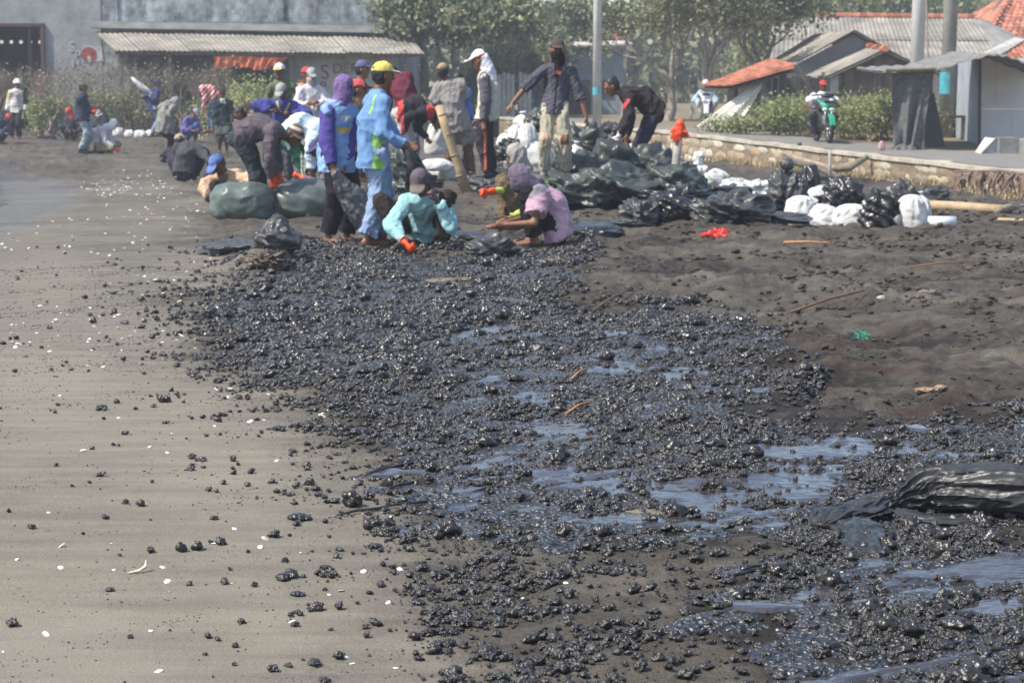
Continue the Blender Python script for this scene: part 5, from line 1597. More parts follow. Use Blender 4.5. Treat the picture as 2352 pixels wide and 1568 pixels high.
    def sleeves(v):
        for sd_ in sides:
            v.cap(nk - spine * .05 * s, sh[sd_], .05 * s + g * .5, .048 * s + g * .8, .03)
            if sleeve == 'long':
                v.cap(sh[sd_], elb[sd_], .046 * s + g * .9, .038 * s + g, .02)
                v.cap(elb[sd_], wr[sd_] - unit(wr[sd_] - elb[sd_]) * .012, .038 * s + g, .03 * s + g * .7, .012, None, True)
            elif sleeve == 'rolled':
                v.cap(sh[sd_], elb[sd_], .046 * s + g * .9, .042 * s + g, .02)
                v.cap(elb[sd_], elb[sd_] + (wr[sd_] - elb[sd_]) * .25, .047 * s + g, .047 * s + g, .012, None, True)
            elif sleeve == 'short':
                v.cap(sh[sd_], sh[sd_] + (elb[sd_] - sh[sd_]) * .72, .058 * s + g, .06 * s + g * 1.3, .02, None, True)
    sides = (1, -1)
    if slcol is None: sleeves(v)
    else:
        for sd_ in (1, -1): v.cap(nk - spine * .05 * s, sh[sd_] - lat * sd_ * .01, .05 * s + g * .5, .046 * s + g, .03)
    v.cap(nk - spine * .06 * s, nk + (hd - nk) * .22, .075 * s, .066 * s, .02, None, True)
    sm = [cloth(*shirt)] if not hasattr(shirt, 'name') else [shirt]
    pnt = None
    if paint:
        pnt = []
        def loc(C):
            qv = C - pelv
            return qv @ lat / s, qv @ cf / s, (qv @ spine) / L2
        for (m2, fn) in paint:
            sm.append(m2); pnt.append((len(sm) - 1, (lambda C, fn=fn: fn(*loc(C)))))
    sdf_obj('shirt', v, sm, root, base, .0125 + loose * .25, 8, seed + 3, 1, pnt)
    if slcol is not None:
        for sd_ in (1, -1):
            sides = (sd_,)
            v = Vol(lo, hi, ch); g2 = g; g = g + .002
            v.cap(sh[sd_] - lat * sd_ * .02, elb[sd_], .046 * s + g * .9, .038 * s + g, .02)
            v.cap(elb[sd_], wr[sd_] - unit(wr[sd_] - elb[sd_]) * .012, .038 * s + g, .03 * s + g * .7, .012, None, True)
            g = g2
            sdf_obj('sleeve', v, cloth(*slcol), root, base, .008, 8, seed + 5)
    # --- gloves, boots, shoes
    for sd_, nm in ((1, 'l'), (-1, 'r')):
        if nm in gloves:
            w = wr[sd_]; v = Vol(w - .24, w + .24, min(hh, .012))
            dr = unit(w - elb[sd_])
            v.cap(w - dr * .06 * s, w, .045 * s, .034 * s, .01, None, False, True)
            hand(v, sd_, .0045)
            sdf_obj('glove', v, mat('rubber_glove_%d_%d_%d' % glovecol, tuple(c * .85 for c in srgb(*glovecol)), .5, .12, 20, .2, 30, .4), root, base, .002, 20, seed)
        if boots or shoes:
            a = ank[sd_]; v = Vol(a - .42, a + .42, hh * 1.1)
            v.cap(a + np.array([0, 0, -.045 * s]) - (toe[sd_] - a) * .25, toe[sd_] + (toe[sd_] - a) * [.25, .25, 0], .042 * s, .036 * s, .02)
            if boots: v.cap(a + (knee[sd_] - a) * .62, a, .066 * s, .05 * s, .02, None, False, True)
            else: v.cap(a + (knee[sd_] - a) * .08, a, .045 * s, .045 * s, .02, None, False, True)
            v.keep(np.array([0, 0, 1.]), a + np.array([0, 0, -.088 * s]))
            sdf_obj('boot' if boots else 'shoe', v, mat('rubber_%d_%d_%d' % (boots or shoes), srgb(*(boots or shoes)), .5, .2, 12, .1, 40, .4), root, base, .003, 15, seed)
    # --- hair, head wear, mask
    hres = hh * .85
    hlo, hhi = hd - .26 * s, hd + .26 * s
    if hair and hat not in ('hood', 'wrap'):
        v = Vol(hlo, hhi, hres)
        v.ell(hd + hu * .022 * s - hf * .02 * s, (.082 * s, .096 * s, .104 * s), A, 0, (unit(hu * .75 - hf * .66), hd + hu * .012 * s + hf * .012 * s))
        v.ell(hd - hu * .01 * s - hf * .03 * s, (.08 * s, .07 * s, .085 * s), A, .01, (-hf, hd - hf * .0 * s))
        if extra == 'bun': v.ell(hd + hu * .09 * s - hf * .07 * s, (.038 * s, .04 * s, .036 * s), A, .015)
        sdf_obj('hair', v, HAIR, root, base, .004, 30, seed)
    if hat:
        hm = cloth(*hatcol)
        v = Vol(hlo, hhi, hres)
        mats_, pn = [hm], None
        if hatcol2 is not None: mats_.append(cloth(*hatcol2))
        top = hd + hu * .03 * s
        if hat in ('cap', 'cap_back'):
            bf = hf if hat == 'cap' else -hf
            v.ell(top - hf * .006 * s, (.09 * s, .106 * s, .104 * s), A, 0, (hu, hd + hu * .035 * s))
            bc = hd + bf * .105 * s + hu * .036 * s
            Ab = np.stack([hl_, unit(bf - hu * .22), unit(hu + bf * .22)])
            v.ell(bc, (.078 * s, .088 * s, .011 * s), Ab, .01)
            v.ell(top + hu * .1 * s, (.012 * s, .012 * s, .008 * s), A, .004)
            if hatcol2 is not None: pn = [(1, lambda C: ((C - hd) @ bf > .088 * s))]
        elif hat == 'bucket':
            v.ell(top, (.094 * s, .108 * s, .1 * s), A, 0, (hu, hd + hu * .03 * s), (-hu, hd + hu * .118 * s))
            v.ell(hd + hu * .025 * s, (.15 * s, .165 * s, .03 * s), A, .02)
        elif hat == 'beanie':
            v.ell(top - hf * .012 * s, (.091 * s, .107 * s, .112 * s), A, 0, (unit(hu + hf * .1), hd + hu * .022 * s))
            if hatcol2 is not None: pn = [(1, lambda C: np.sin(((C - hd) @ unit(hu - hf * .35)) / (.0125 * s)) > .25)]
        elif hat == 'helmet':
            v.ell(top, (.115 * s, .13 * s, .12 * s), A, 0, (hu, hd + hu * .01 * s))
            v.ell(hd + hf * .1 * s + hu * .03 * s, (.1 * s, .07 * s, .014 * s), A, .015)
        elif hat == 'drape':                                   # cap with a cloth hanging over the neck
            v.ell(top, (.094 * s, .11 * s, .115 * s), A, 0, (hu, hd + hu * .03 * s))
            v.ell(hd + hf * .13 * s + hu * .025 * s, (.08 * s, .09 * s, .012 * s), np.stack([hl_, unit(hf - hu * .3), unit(hu + hf * .3)]), .01)
            if hatcol2 is not None: pn = [(1, lambda C: (((C - hd) @ hu) - .23 * (-((C - hd) @ hf)) < .062 * s) & (((C - hd) @ hf) < .07 * s) | (((C - hd) @ hf) > .2 * s))]
        elif hat in ('hood', 'wrap'):
            v.ell(hd + hu * .012 * s - hf * .006 * s, (.09 * s, .107 * s, .124 * s), A, .015)
            v.cap(hd - hu * .06 * s, nk, .084 * s, .098 * s, .04)
            if hat == 'wrap':
                v.ell(hd - hf * .105 * s - hu * .04 * s, (.03 * s, .035 * s, .035 * s), A, .02)
                v.cap(hd - hf * .11 * s - hu * .05 * s, hd - hf * .19 * s - hu * .1 * s, .028 * s, .012 * s, .015)
                v.cap(hd + hf * .05 * s - hu * .06 * s, nk + cf * .04 - spine * .12 * s, .06 * s, .03 * s, .03)
            v.cut_ell(hd + hf * .12 * s + hu * .012 * s, (.056 * s, .06 * s, (.03 if hat == 'wrap' else .045) * s), A)
        nm = {'cap': 'cap', 'cap_back': 'cap', 'bucket': 'bucket_hat', 'beanie': 'beanie', 'helmet': 'helmet', 'drape': 'cap', 'hood': 'hood', 'wrap': 'head_wrap'}[hat]
        sdf_obj(nm, v, mats_, root, base, .003 if hat in ('cap', 'cap_back', 'helmet', 'beanie') else .006, 22, seed, 1, pn)
        if hat == 'drape':
            v = Vol(hlo - .1, hhi + .1, hres * 1.2)
            v.cap(hd + hu * .02 * s - hf * .05 * s, nk - cf * .045 * s, .082 * s, .09 * s, .03); v.cap(nk, nk - spine * .1 * s - cf * .06 * s, .085 * s, .1 * s, .03, (cf, .8))
            v.cut_ell(hd + hf * .1 * s - hu * .02 * s, (.08 * s, .1 * s, .12 * s), A)
            sdf_obj('neck_cloth', v, cloth(*hatcol), root, base, .007, 18, seed)
    if mask is not None:
        v = Vol(hlo, hhi, hres)
        v.ell(hd - hu * .055 * s + hf * .012 * s, (.079 * s, .1 * s, .075 * s), A, .015, (-hu, hd - hu * .006 * s))
        v.cap(hd - hu * .08 * s, nk + (hd - nk) * .15 + cf * .01, .074 * s, .082 * s, .03)
        v.keep(-hu, hd - hu * .004 * s)
        sdf_obj('face_mask', v, cloth(*mask), root, base, .004, 24, seed)
    return dict(root=root, hd=hd, nk=nk, pelv=pelv, wr=wr, elb=elb, knee=knee, ank=ank, cf=cf, lat=lat, spine=spine, s=s, base=base, sh=sh, hf=hf, hu=hu)
C = cloth
# purple hood, blue shirt: stands with a plastic bag in hand
pA = person('standing person in purple hood and light blue shirt with violet sleeves, black trousers', (776, 350), (781, 240), (790, 206), (790, 395, -.12), (764, 385, -.22), (795, .12), (752, -.06),
            foot=(775, 560), H=1.58, yaw=44, hyaw=75, shirt=(128, 172, 228), slcol=(84, 70, 158), hem=.2, loose=.022, pants=(40, 37, 44), ploose=.022, hat='hood', hatcol=(126, 98, 162), gloves='', curl=.8, hair=False,
            er=(-.5, .2, -.2), fat=1.08,
            paint=[(mat('print_grey', srgb(165, 172, 160), .8, .4, 60), lambda l, f, s: (f > .05) & (abs(l + .02) < .07) & (s > .68) & (s < .77)),
                   (mat('print_yellow', srgb(205, 165, 60), .8, .35, 70), lambda l, f, s: (f > .05) & (abs(l + .02) < .075) & (s > .42) & (s < .53))])
# yellow cap, blue shirt, jeans: seen from behind
lime = C(150, 220, 75)
pB = person('standing person in yellow cap, sky blue long-sleeved shirt with lime panel and pale jeans', (862, 342), (868, 214), (880, 176), (930, 345, .25), (935, 333, -.2), (872, .16), (843, -.02),
            foot=(858, 568), H=1.66, yaw=118, hyaw=112, shirt=(100, 150, 206), hem=.19, loose=.014, pants=(136, 164, 206), ploose=.03, hat='cap', hatcol=(228, 206, 50), hatcol2=(215, 215, 215), curl=.9,
            er=(-.6, -.2, -.6), el=(.1, .6, -.6),
            paint=[(lime, lambda l, f, s: (l < -.06) & (f > -.085) & (f < .04) & (s < .3) & (l > -.2)), (lime, lambda l, f, s: (s > .62) & (s < .97) & (abs(l + .10 + (s - .8) * .1) < .011) & (f < .0))])
# squatting in aqua, facing us
pC = person('squatting person in brown cap and aqua shirt, reaching an orange glove into the tar', (978, 528, .22), (975, 462, -.02), (969, 432, -.12), (1004, 462, -.26), (930, 556, -.32), (1012, .02, 8), (922, .04, -20),
            foot=(975, 577), H=1.66, yaw=-4, hyaw=-12, nod=38, kl=(.3, -.7, .75), kr=(-.75, -.45, .5), el=(.45, -.25, -.9), er=(-.5, .2, .1), shirt=(140, 198, 204), hem=.02, loose=.018, pants=(62, 52, 46), hat='cap', hatcol=(100, 88, 98), hatcol2=(122, 110, 100),
            gloves='r', skin=SKIN_DARK, shoes=(70, 72, 66), bow=.07, curl=.9)
# squatting in pink and grey, in profile
pD = person('squatting person in pink and grey shirt with mauve head wrap, tying a black bag', (1276, 528, .04), (1228, 424, 0), (1180, 402, -.05), (1165, 516, -.2), (1160, 512, .06), (1228, -.1, -95), (1222, .14, -95),
            foot=(1240, 566), H=1.64, yaw=-84, hyaw=-98, nod=24, kl=(-.75, -.1, .7), kr=(-.75, .1, .7), el=(.55, -.3, -.6), er=(.2, .5, -.5), shirt=(204, 160, 184), sleeve='short', hem=.08, loose=.02, pants=(34, 33, 38), plen='long', hat='wrap', hatcol=(122, 106, 130), curl=1.0, bow=.08,
            paint=[(C(142, 140, 150), lambda l, f, s: s > .86)])
pE = person('squatting person behind the pink shirt, grey patterned scarf, yellow sleeves and orange glove', (1232, 480, .1), (1204, 392, 0), (1186, 356, -.02), (1172, 500, -.3), (1124, 440, -.2), (1196, 0, -80), (1160, .1, -80),
            d=19.6, H=1.66, yaw=-75, hyaw=-85, nod=20, kl=(-.75, -.2, .7), kr=(-.75, -.1, .7), er=(.2, -.3, -.6), shirt=(180, 196, 58), hem=.02, pants=(118, 98, 70), hat='hood', hatcol=(168, 160, 156), gloves='r', hair=False, bow=.07)
# gray T-shirt, tan cap, seen from the back
pF = person('standing person in tan cap, loose grey T-shirt and khaki shorts, seen from behind', (1048, 270, .02), (1030, 182, 0), (1008, 152, .0), (1010, 262, .3), (1064, 252, .32), (1027, -.02, 160), (1092, .12, 185),
            foot=(1055, 428), H=1.66, yaw=172, hyaw=200, shirt=(146, 140, 138), sleeve='short', hem=.22, loose=.035, pants=(140, 138, 124), plen='short', ploose=.03, hat='cap', hatcol=(156, 130, 92), skin=SKIN_DARK, curl=.9)
pG = person('standing person in white cap with red edge, cream vest over grey sleeves, striped track pants', (1117, 246), (1116, 166), (1096, 130, .0), (1112, 285, -.2), (1098, 282, .25), (1118, -.08, -95), (1134, .12, -90),
            d=25.4, H=1.70, yaw=-100, hyaw=-95, nod=8, shirt=(205, 200, 180), slcol=(96, 92, 104), hem=.16, loose=.02, pants=(58, 50, 64), hat='drape', hatcol=(232, 232, 238), hatcol2=(196, 34, 40), hair=False, shoes=(40, 42, 44),
            ppaint=[(C(222, 104, 40), lambda X, k: (np.abs((X - k['knee'][1]) @ k['fwd'] + .045) < .016) & ((X - k['knee'][1]) @ k['left'] > .015))])
tan = C(190, 180, 155)
pH = person('standing person in brown cap and black face mask, dark shirt and ripped beige jeans', (1274, 238), (1283, 148), (1281, 120), (1346, 268, -.06), (1172, 242, -.06), (1300, .0, 12), (1249, -.05, -10),
            d=23.6, fv=412, H=1.72, yaw=0, hyaw=2, el=(.8, .5, -.2), er=(-.6, .5, .1), shirt=(86, 84, 100), sleeve='rolled', hem=.13, loose=.012, pants=(178, 168, 142), hat='cap', hatcol=(84, 70, 68), mask=(28, 28, 34), boots=(116, 112, 108), curl=.5,
            paint=[(C(38, 38, 44), lambda l, f, s: (f > .03) & (np.abs(l) < .012 + .05 * np.clip((s - .6) * 2.4, 0, 1))), (C(228, 84, 46), lambda l, f, s: (f > .03) & (np.abs(l - .01) < .026) & (s > .74) & (s < .84))],
            ppaint=[(SKIN, lambda X, k: (np.abs((X - k['knee'][1])[:, 2] - .0) < .06) & ((X - k['knee'][1]) @ k['fwd'] > .03) & (np.abs((X - k['knee'][1])[:, 0]) < .05)),
                    (SKIN, lambda X, k: (np.abs((X - k['knee'][-1])[:, 2] - .0) < .06) & ((X - k['knee'][-1]) @ k['fwd'] > .03) & (np.abs((X - k['knee'][-1])[:, 0]) < .05)),
                    (C(212, 170, 140), lambda X, k: (np.abs((X - k['knee'][1])[:, 2] - .27) < .014) & ((X - k['knee'][1]) @ k['fwd'] > .03) & ((X - k['knee'][1])[:, 0] > -.05))])
pI = person('bending person with tied-up black hair in black jacket with red trim, gathering bags', (1502, 262, .05), (1432, 212, 0), (1398, 196, -.02), (1422, 312, -.22), (1440, 312, .2), (1488, 0, -90), (1462, .2, -95),
            d=25.2, H=1.68, yaw=-82, hyaw=-84, nod=30, shirt=(54, 46, 48), hem=.06, loose=.02, pants=(54, 54, 74), extra='bun', bow=.09, gloves='l', glovecol=(225, 215, 212), shoes=(40, 40, 44), el=(.3, -.3, -.6), er=(.3, .3, -.6),
            paint=[(C(190, 56, 64), lambda l, f, s: (s > .8) & (s < .88) & (f > .05) & (l > .1)), (C(190, 180, 182), lambda l, f, s: (s > .5) & (s < .68) & (f > .12) & (f < .22) & (np.abs(l - .19) < .02))])
pJ = person('bending person in striped beanie and mauve long-sleeved top with orange gloves, dark jeans', (556, 318, .0), (644, 300, .0), (676, 314, .0), (642, 408, .2), (626, 410, -.12), (600, .16, 80), (583, -.04, 85),
            foot=(588, 500), H=1.66, yaw=86, hyaw=84, nod=42, shirt=(98, 88, 98), hem=.07, loose=.02, pants=(58, 66, 72), ploose=.012, hat='beanie', hatcol=(100, 74, 66), hatcol2=(196, 184, 168), gloves='lr', bow=.10, shoes=(40, 42, 46),
            er=(-.2, -.5, -.3), el=(-.2, .5, -.3), skin=SKIN_DARK, kl=(.9, 0, .1), kr=(.9, 0, .1))
pK = person('crouching person in blue cap and peach shirt behind the first green bag', (545, 452, .3), (522, 408, .05), (505, 384, -.05), (560, 425, -.25), (484, 456, -.3), (560, 0, -20), (515, 0, -30),
            d=22.6, H=1.62, yaw=-25, hyaw=-38, nod=40, shirt=(206, 166, 128), hem=.02, loose=.03, pants=(50, 56, 90), hat='cap', hatcol=(92, 122, 190), bow=.07, kl=(.4, -.6, .6), kr=(-.4, -.6, .6), er=(-.9, .1, .1), el=(.9, .1, .1), skin=SKIN_DARK,
            paint=[(C(112, 96, 86), lambda l, f, s: (f > .03) & (np.abs(l) < .07))])
pL = person('squatting person in dark grey sweatshirt and beige cap, seen from behind, reaching out an arm', (424, 392, -.05), (430, 346, 0), (424, 328, .05), (410, 398, .35), (488, 376, .15), (408, .12, 170), (446, .12, 185),
            foot=(425, 418), H=1.64, yaw=176, hyaw=190, nod=10, q=1, shirt=(78, 80, 86), hem=.06, loose=.03, pants=(62, 58, 76), hat='cap', hatcol=(172, 152, 130), kl=(-.4, .6, .6), kr=(.4, .6, .6), er=(.5, -.3, -.4), shoes=(58, 62, 70), bow=.06)
pM = person('bending person in pale blue shirt and green track pants with white stripes', (662, 322, .0), (738, 288, .05), (762, 312, .05), (735, 395, .3), (713, 392, -.15), (690, .15, 90), (658, -.04, 90),
            d=24.0, H=1.64, yaw=88, hyaw=90, nod=40, q=1, shirt=(196, 222, 234), hem=.05, loose=.03, pants=(30, 98, 78), bow=.13, hat='cap', hatcol=(120, 130, 120),
            ppaint=[(C(216, 214, 190), lambda X, k: (np.abs(np.abs((X - k['knee'][-1]) @ k['fwd'] + .02) - .016) < .009) & ((X - k['knee'][-1]) @ k['left'] < -.02))])
pN = person('crouching person in navy bucket hat and mauve sweater, orange gloves on a green bag', (765, 440, .2), (746, 372, .02), (730, 342, -.02), (694, 408, -.25), (700, 410, .1), (760, .1, -90), (755, -.1, -85),
            d=22.9, H=1.62, yaw=-80, hyaw=-82, nod=30, q=1, shirt=(118, 106, 118), hem=.04, pants=(64, 60, 70), hat='bucket', hatcol=(84, 82, 130), gloves='lr', kl=(-.6, -.4, .6), kr=(-.6, .4, .6), bow=.06, skin=SKIN_DARK)
person('person in dark maroon shirt and blue jeans bent over, behind the yellow cap', (936, 236, -.05), (912, 176, .15), (900, 168, .35), (890, 268, .4), (955, 268, .4), (915, 0, 180), (955, .05, 180),
       d=30, H=1.68, yaw=165, hyaw=170, nod=50, q=2, shirt=(110, 34, 58), hem=.05, loose=.03, pants=(84, 100, 134), bow=.06)
person('person in black top with red trim and pale trousers bent double over sacks', (922, 262, 0), (992, 256, .0), (1008, 280, 0), (980, 318, .1), (926, 302, -.15), (958, .15, 85), (935, 0, 85),
       d=27, H=1.66, yaw=84, hyaw=84, nod=50, q=2, shirt=(50, 46, 54), hem=.05, loose=.02, pants=(186, 184, 184), bow=.10, paint=[(C(206, 44, 44), lambda l, f, s: (s < .1)), (C(206, 44, 44), lambda l, f, s: (s > .84) & (l < -.05))])
person('person in red and white cap with black brim, dark brown jacket, beside the purple hood', (832, 335, 0), (832, 238, 0), (824, 206, 0), (868, 330, .2), (862, 335, -.2), (850, .1, 85), (830, -.05, 85),
       d=22, H=1.58, yaw=80, hyaw=82, q=2, shirt=(66, 54, 54), hem=.08, loose=.03, pants=(70, 64, 60), hat='cap', hatcol=(204, 70, 70), hatcol2=(40, 38, 44))
person('person in navy cap and green shirt standing before the painted wall, in profile', (828, 265, 0), (828, 188, 0), (832, 164, 0), (850, 250, .1), (845, 255, -.2), (835, .1, 80), (826, 0, 80),
       d=28, H=1.75, yaw=75, hyaw=88, q=2, shirt=(76, 110, 78), hem=.08, pants=(70, 74, 90), hat='cap', hatcol=(96, 98, 140), sleeve='short')
person('person in white collared shirt with grey cap and grey face cover, standing', (714, 262, 0), (716, 205, 0), (716, 182, -.02), (728, 235, -.2), (712, 238, -.24), (726, 0, 10), (704, 0, -10),
       d=30.5, H=1.66, yaw=12, hyaw=15, nod=15, q=2, shirt=(212, 208, 218), hem=.08, loose=.03, pants=(150, 150, 140), hat='cap', hatcol=(160, 156, 164), mask=(166, 164, 160), el=(.8, .2, -.5), er=(-.8, .2, -.5))
person('person in red and black cap and orange shirt, behind the white shirt', (696, 260, 0), (698, 196, 0), (705, 168, 0), (690, 240, -.1), (682, 240, -.1), (712, 0), (696, 0),
       d=32, H=1.73, yaw=20, hyaw=25, q=2, shirt=(206, 128, 100), hem=.08, pants=(80, 76, 80), hat='cap', hatcol=(206, 44, 44), hatcol2=(60, 44, 60), skin=SKIN_DARK)
person('person in white and yellow cap and olive green shirt, standing before the shed', (650, 255, 0), (650, 192, 0), (642, 165, 0), (668, 232, -.2), (626, 240, -.1), (664, 0), (640, 0),
       d=31, H=1.745, yaw=-5, hyaw=-12, q=2, shirt=(92, 108, 74), hem=.08, loose=.03, pants=(70, 70, 70), hat='cap', hatcol=(232, 230, 228), hatcol2=(214, 170, 50), skin=SKIN_DARK)
yel = C(226, 204, 60)
person('person in grey cap and royal blue shirt with yellow collar, leaning forward', (650, 292, .2), (652, 232, -.05), (646, 208, -.12), (672, 262, -.3), (622, 254, -.15), (664, .1), (636, .1),
       d=29, H=1.6, yaw=-4, hyaw=-15, nod=35, q=2, shirt=(70, 70, 156), hem=.05, loose=.03, pants=(78, 78, 90), hat='cap', hatcol=(166, 166, 164), er=(-1, .2, .3), el=(1, .2, -.3), skin=SKIN_DARK, paint=[(yel, lambda l, f, s: (f > .04) & (s > .72) & (np.abs(np.abs(l) - .03 - (s - .72) * .22) < .017))])
person('person in black patterned shirt bent low beside the green bush', (622, 268, 0), (575, 250, 0), (552, 262, -.05), (552, 280, -.2), (572, 285, .1), (615, .1, -85), (625, -.1, -85),
       d=31, H=1.6, yaw=-80, hyaw=-80, nod=45, q=2, shirt=(56, 52, 56), hem=.05, sleeve='short', pants=(60, 58, 64), bow=.08, paint=[(C(170, 150, 150), lambda l, f, s: (s > .45) & (s < .75) & (l > .0) & (np.sin(s * 60) + np.sin(l * 160) > .1))])
person('person in dark green jacket with pale neck scarf standing with a plastic bag', (513, 282, 0), (512, 226, 0), (510, 206, 0), (532, 278, -.15), (496, 286, -.15), (522, 0), (506, 0),
       foot=(515, 352), H=1.52, yaw=8, hyaw=5, q=2, shirt=(42, 58, 64), hem=.08, loose=.03, pants=(76, 84, 84), plen='short', hat='cap', hatcol=(56, 54, 56), mask=None, skin=SKIN_DARK, paint=[(C(186, 214, 190), lambda l, f, s: (f > .03) & (s > .86) & (np.abs(l) < .06))])
person('person in red and white striped shirt and blue jeans bending over far sacks', (492, 225, 0), (468, 205, 0), (462, 215, -.05), (468, 258, -.1), (474, 258, .1), (478, .1, -90), (490, -.1, -90),
       d=54, H=1.68, yaw=-75, hyaw=-80, nod=50, q=3, shirt=(206, 62, 70), hem=.05, loose=.03, pants=(78, 104, 140), bow=.09, paint=[(C(226, 214, 214), lambda l, f, s: np.sin(s * 30) > .45)])
person('crouching person in violet shirt, blue trousers and grey cap among far sacks', (430, 300, .15), (440, 276, 0), (448, 262, -.05), (455, 300, -.3), (440, 300, -.3), (450, 0, 40), (432, 0, 20),
       d=51, H=1.62, yaw=35, hyaw=45, nod=35, q=3, shirt=(98, 88, 160), hem=.04, loose=.03, pants=(66, 82, 150), hat='cap', hatcol=(150, 152, 164), bow=.07)
person('person in grey hooded jacket and black trousers bending forward, seen from behind', (380, 296, 0), (386, 240, .0), (402, 236, .08), (402, 292, .25), (362, 290, .1), (396, .1, 160), (374, -.05, 170),
       foot=(385, 374), H=1.52, yaw=150, hyaw=120, nod=35, q=2, shirt=(136, 136, 128), hem=.1, loose=.04, pants=(50, 50, 60), hat='hood', hatcol=(146, 148, 146), hair=False, shoes=(38, 38, 42))
person('person in navy football shirt with white print, blue cap and jeans, seen from behind', (353, 246, 0), (358, 205, 0), (364, 186, 0), (346, 240, .2), (366, 236, -.1), (362, 0, 120), (350, 0, 120),
       d=57, H=1.72, yaw=125, hyaw=85, q=3, shirt=(52, 62, 110), hem=.1, loose=.03, pants=(118, 146, 186), hat='cap', hatcol=(62, 74, 120), paint=[(C(225, 228, 235), lambda l, f, s: (f < -.03) & (s > .55) & (s < .78) & (np.abs(l) < .1)), (C(225, 228, 235), lambda l, f, s: (l < -.04) & (s > -.1) & (s < .08) & (f < .02) & (f > -.09))])
person('crouching person in white hood and khaki trousers touching the sand with an orange glove', (224, 330, .0), (240, 302, 0), (254, 289, 0), (266, 336, -.1), (262, 340, -.2), (240, .2, 80), (222, -.1, 80),
       foot=(230, 352), H=1.6, yaw=72, hyaw=72, nod=28, q=2, shirt=(206, 200, 204), hem=.05, loose=.03, pants=(150, 140, 108), hat='hood', hatcol=(226, 226, 230), gloves='r', hair=False, bow=.09, shoes=(52, 56, 60))
person('person in olive cap, navy shirt and faded jeans standing in profile holding a dark sack', (190, 268, 0), (189, 218, 0), (192, 200, 0), (214, 256, -.1), (212, 252, .1), (196, .1, 85), (187, -.05, 85),
       foot=(190, 353), H=1.55, yaw=82, hyaw=84, q=2, shirt=(56, 62, 86), hem=.1, loose=.03, pants=(150, 164, 176), hat='cap', hatcol=(92, 92, 58), gloves='lr', glovecol=(222, 60, 40), boots=(44, 48, 56))
person('crouching person in bright red hood beside a teal bag, far along the beach', (166, 302, .1), (166, 278, 0), (162, 262, -.05), (176, 300, -.3), (158, 300, -.3), (176, 0), (158, 0),
       d=53, H=1.62, yaw=-20, hyaw=-30, nod=30, q=3, shirt=(64, 62, 72), hem=.04, loose=.03, pants=(60, 70, 76), hat='hood', hatcol=(222, 40, 36), hair=False)
person('person in white helmet and cream shirt with one yellow sleeve, standing by the bushes', (36, 252, 0), (38, 206, 0), (40, 190, 0), (58, 256, -.05), (16, 258, -.05), (47, 0), (30, 0),
       d=54, H=1.66, yaw=8, hyaw=12, q=3, shirt=(208, 202, 194), hem=.1, loose=.03, pants=(48, 48, 62), hat='helmet', hatcol=(232, 232, 234), paint=[(C(206, 176, 60), lambda l, f, s: (l < -.2) & (s > .5)), (C(60, 66, 84), lambda l, f, s: (l > .19) & (s > .3))])
person('crouching person in blue shirt and red cap cut by the edge of the view', (-6, 302, .1), (2, 280, 0), (14, 272, -.05), (20, 306, -.2), (10, 306, -.2), (6, 0, 40), (-8, 0, 40),
       d=50, H=1.6, yaw=40, hyaw=60, nod=35, q=3, shirt=(74, 88, 120), hem=.04, loose=.03, pants=(56, 62, 84), hat='beanie', hatcol=(196, 62, 70))
person('person in bright blue shirt mostly hidden behind the grey T-shirt', (1068, 272, 0), (1064, 212, 0), (1058, 192, 0), (1072, 270, -.1), (1050, 270, .1), (1074, 0, 100), (1064, .1, 100),
       d=29, H=1.6, yaw=110, hyaw=120, q=2, shirt=(74, 124, 206), hem=.1, loose=.03, pants=(90, 88, 90))
person('person in pale lavender clothes with coral headscarf half hidden by the dry bushes', (92, 252, 0), (92, 208, 0), (91, 190, 0), (104, 250, 0), (82, 250, 0), (98, 0), (88, 0),
       d=60.6, H=1.62, yaw=0, q=3, shirt=(150, 142, 160), hem=.1, loose=.03, pants=(140, 136, 150), hat='hood', hatcol=(214, 100, 84), hair=False)
# ------------------------------------------------------------------ sacks, bags and sheets
def ico(sub):
    import bmesh
    bm = bmesh.new(); bmesh.ops.create_icosphere(bm, subdivisions=sub, radius=1.0)
    V = np.array([v.co[:] for v in bm.verts]); T = np.array([[v.index for v in f.verts] for f in bm.faces]); bm.free()
    return V, T
ICO = {k: ico(k) for k in (4, 5)}

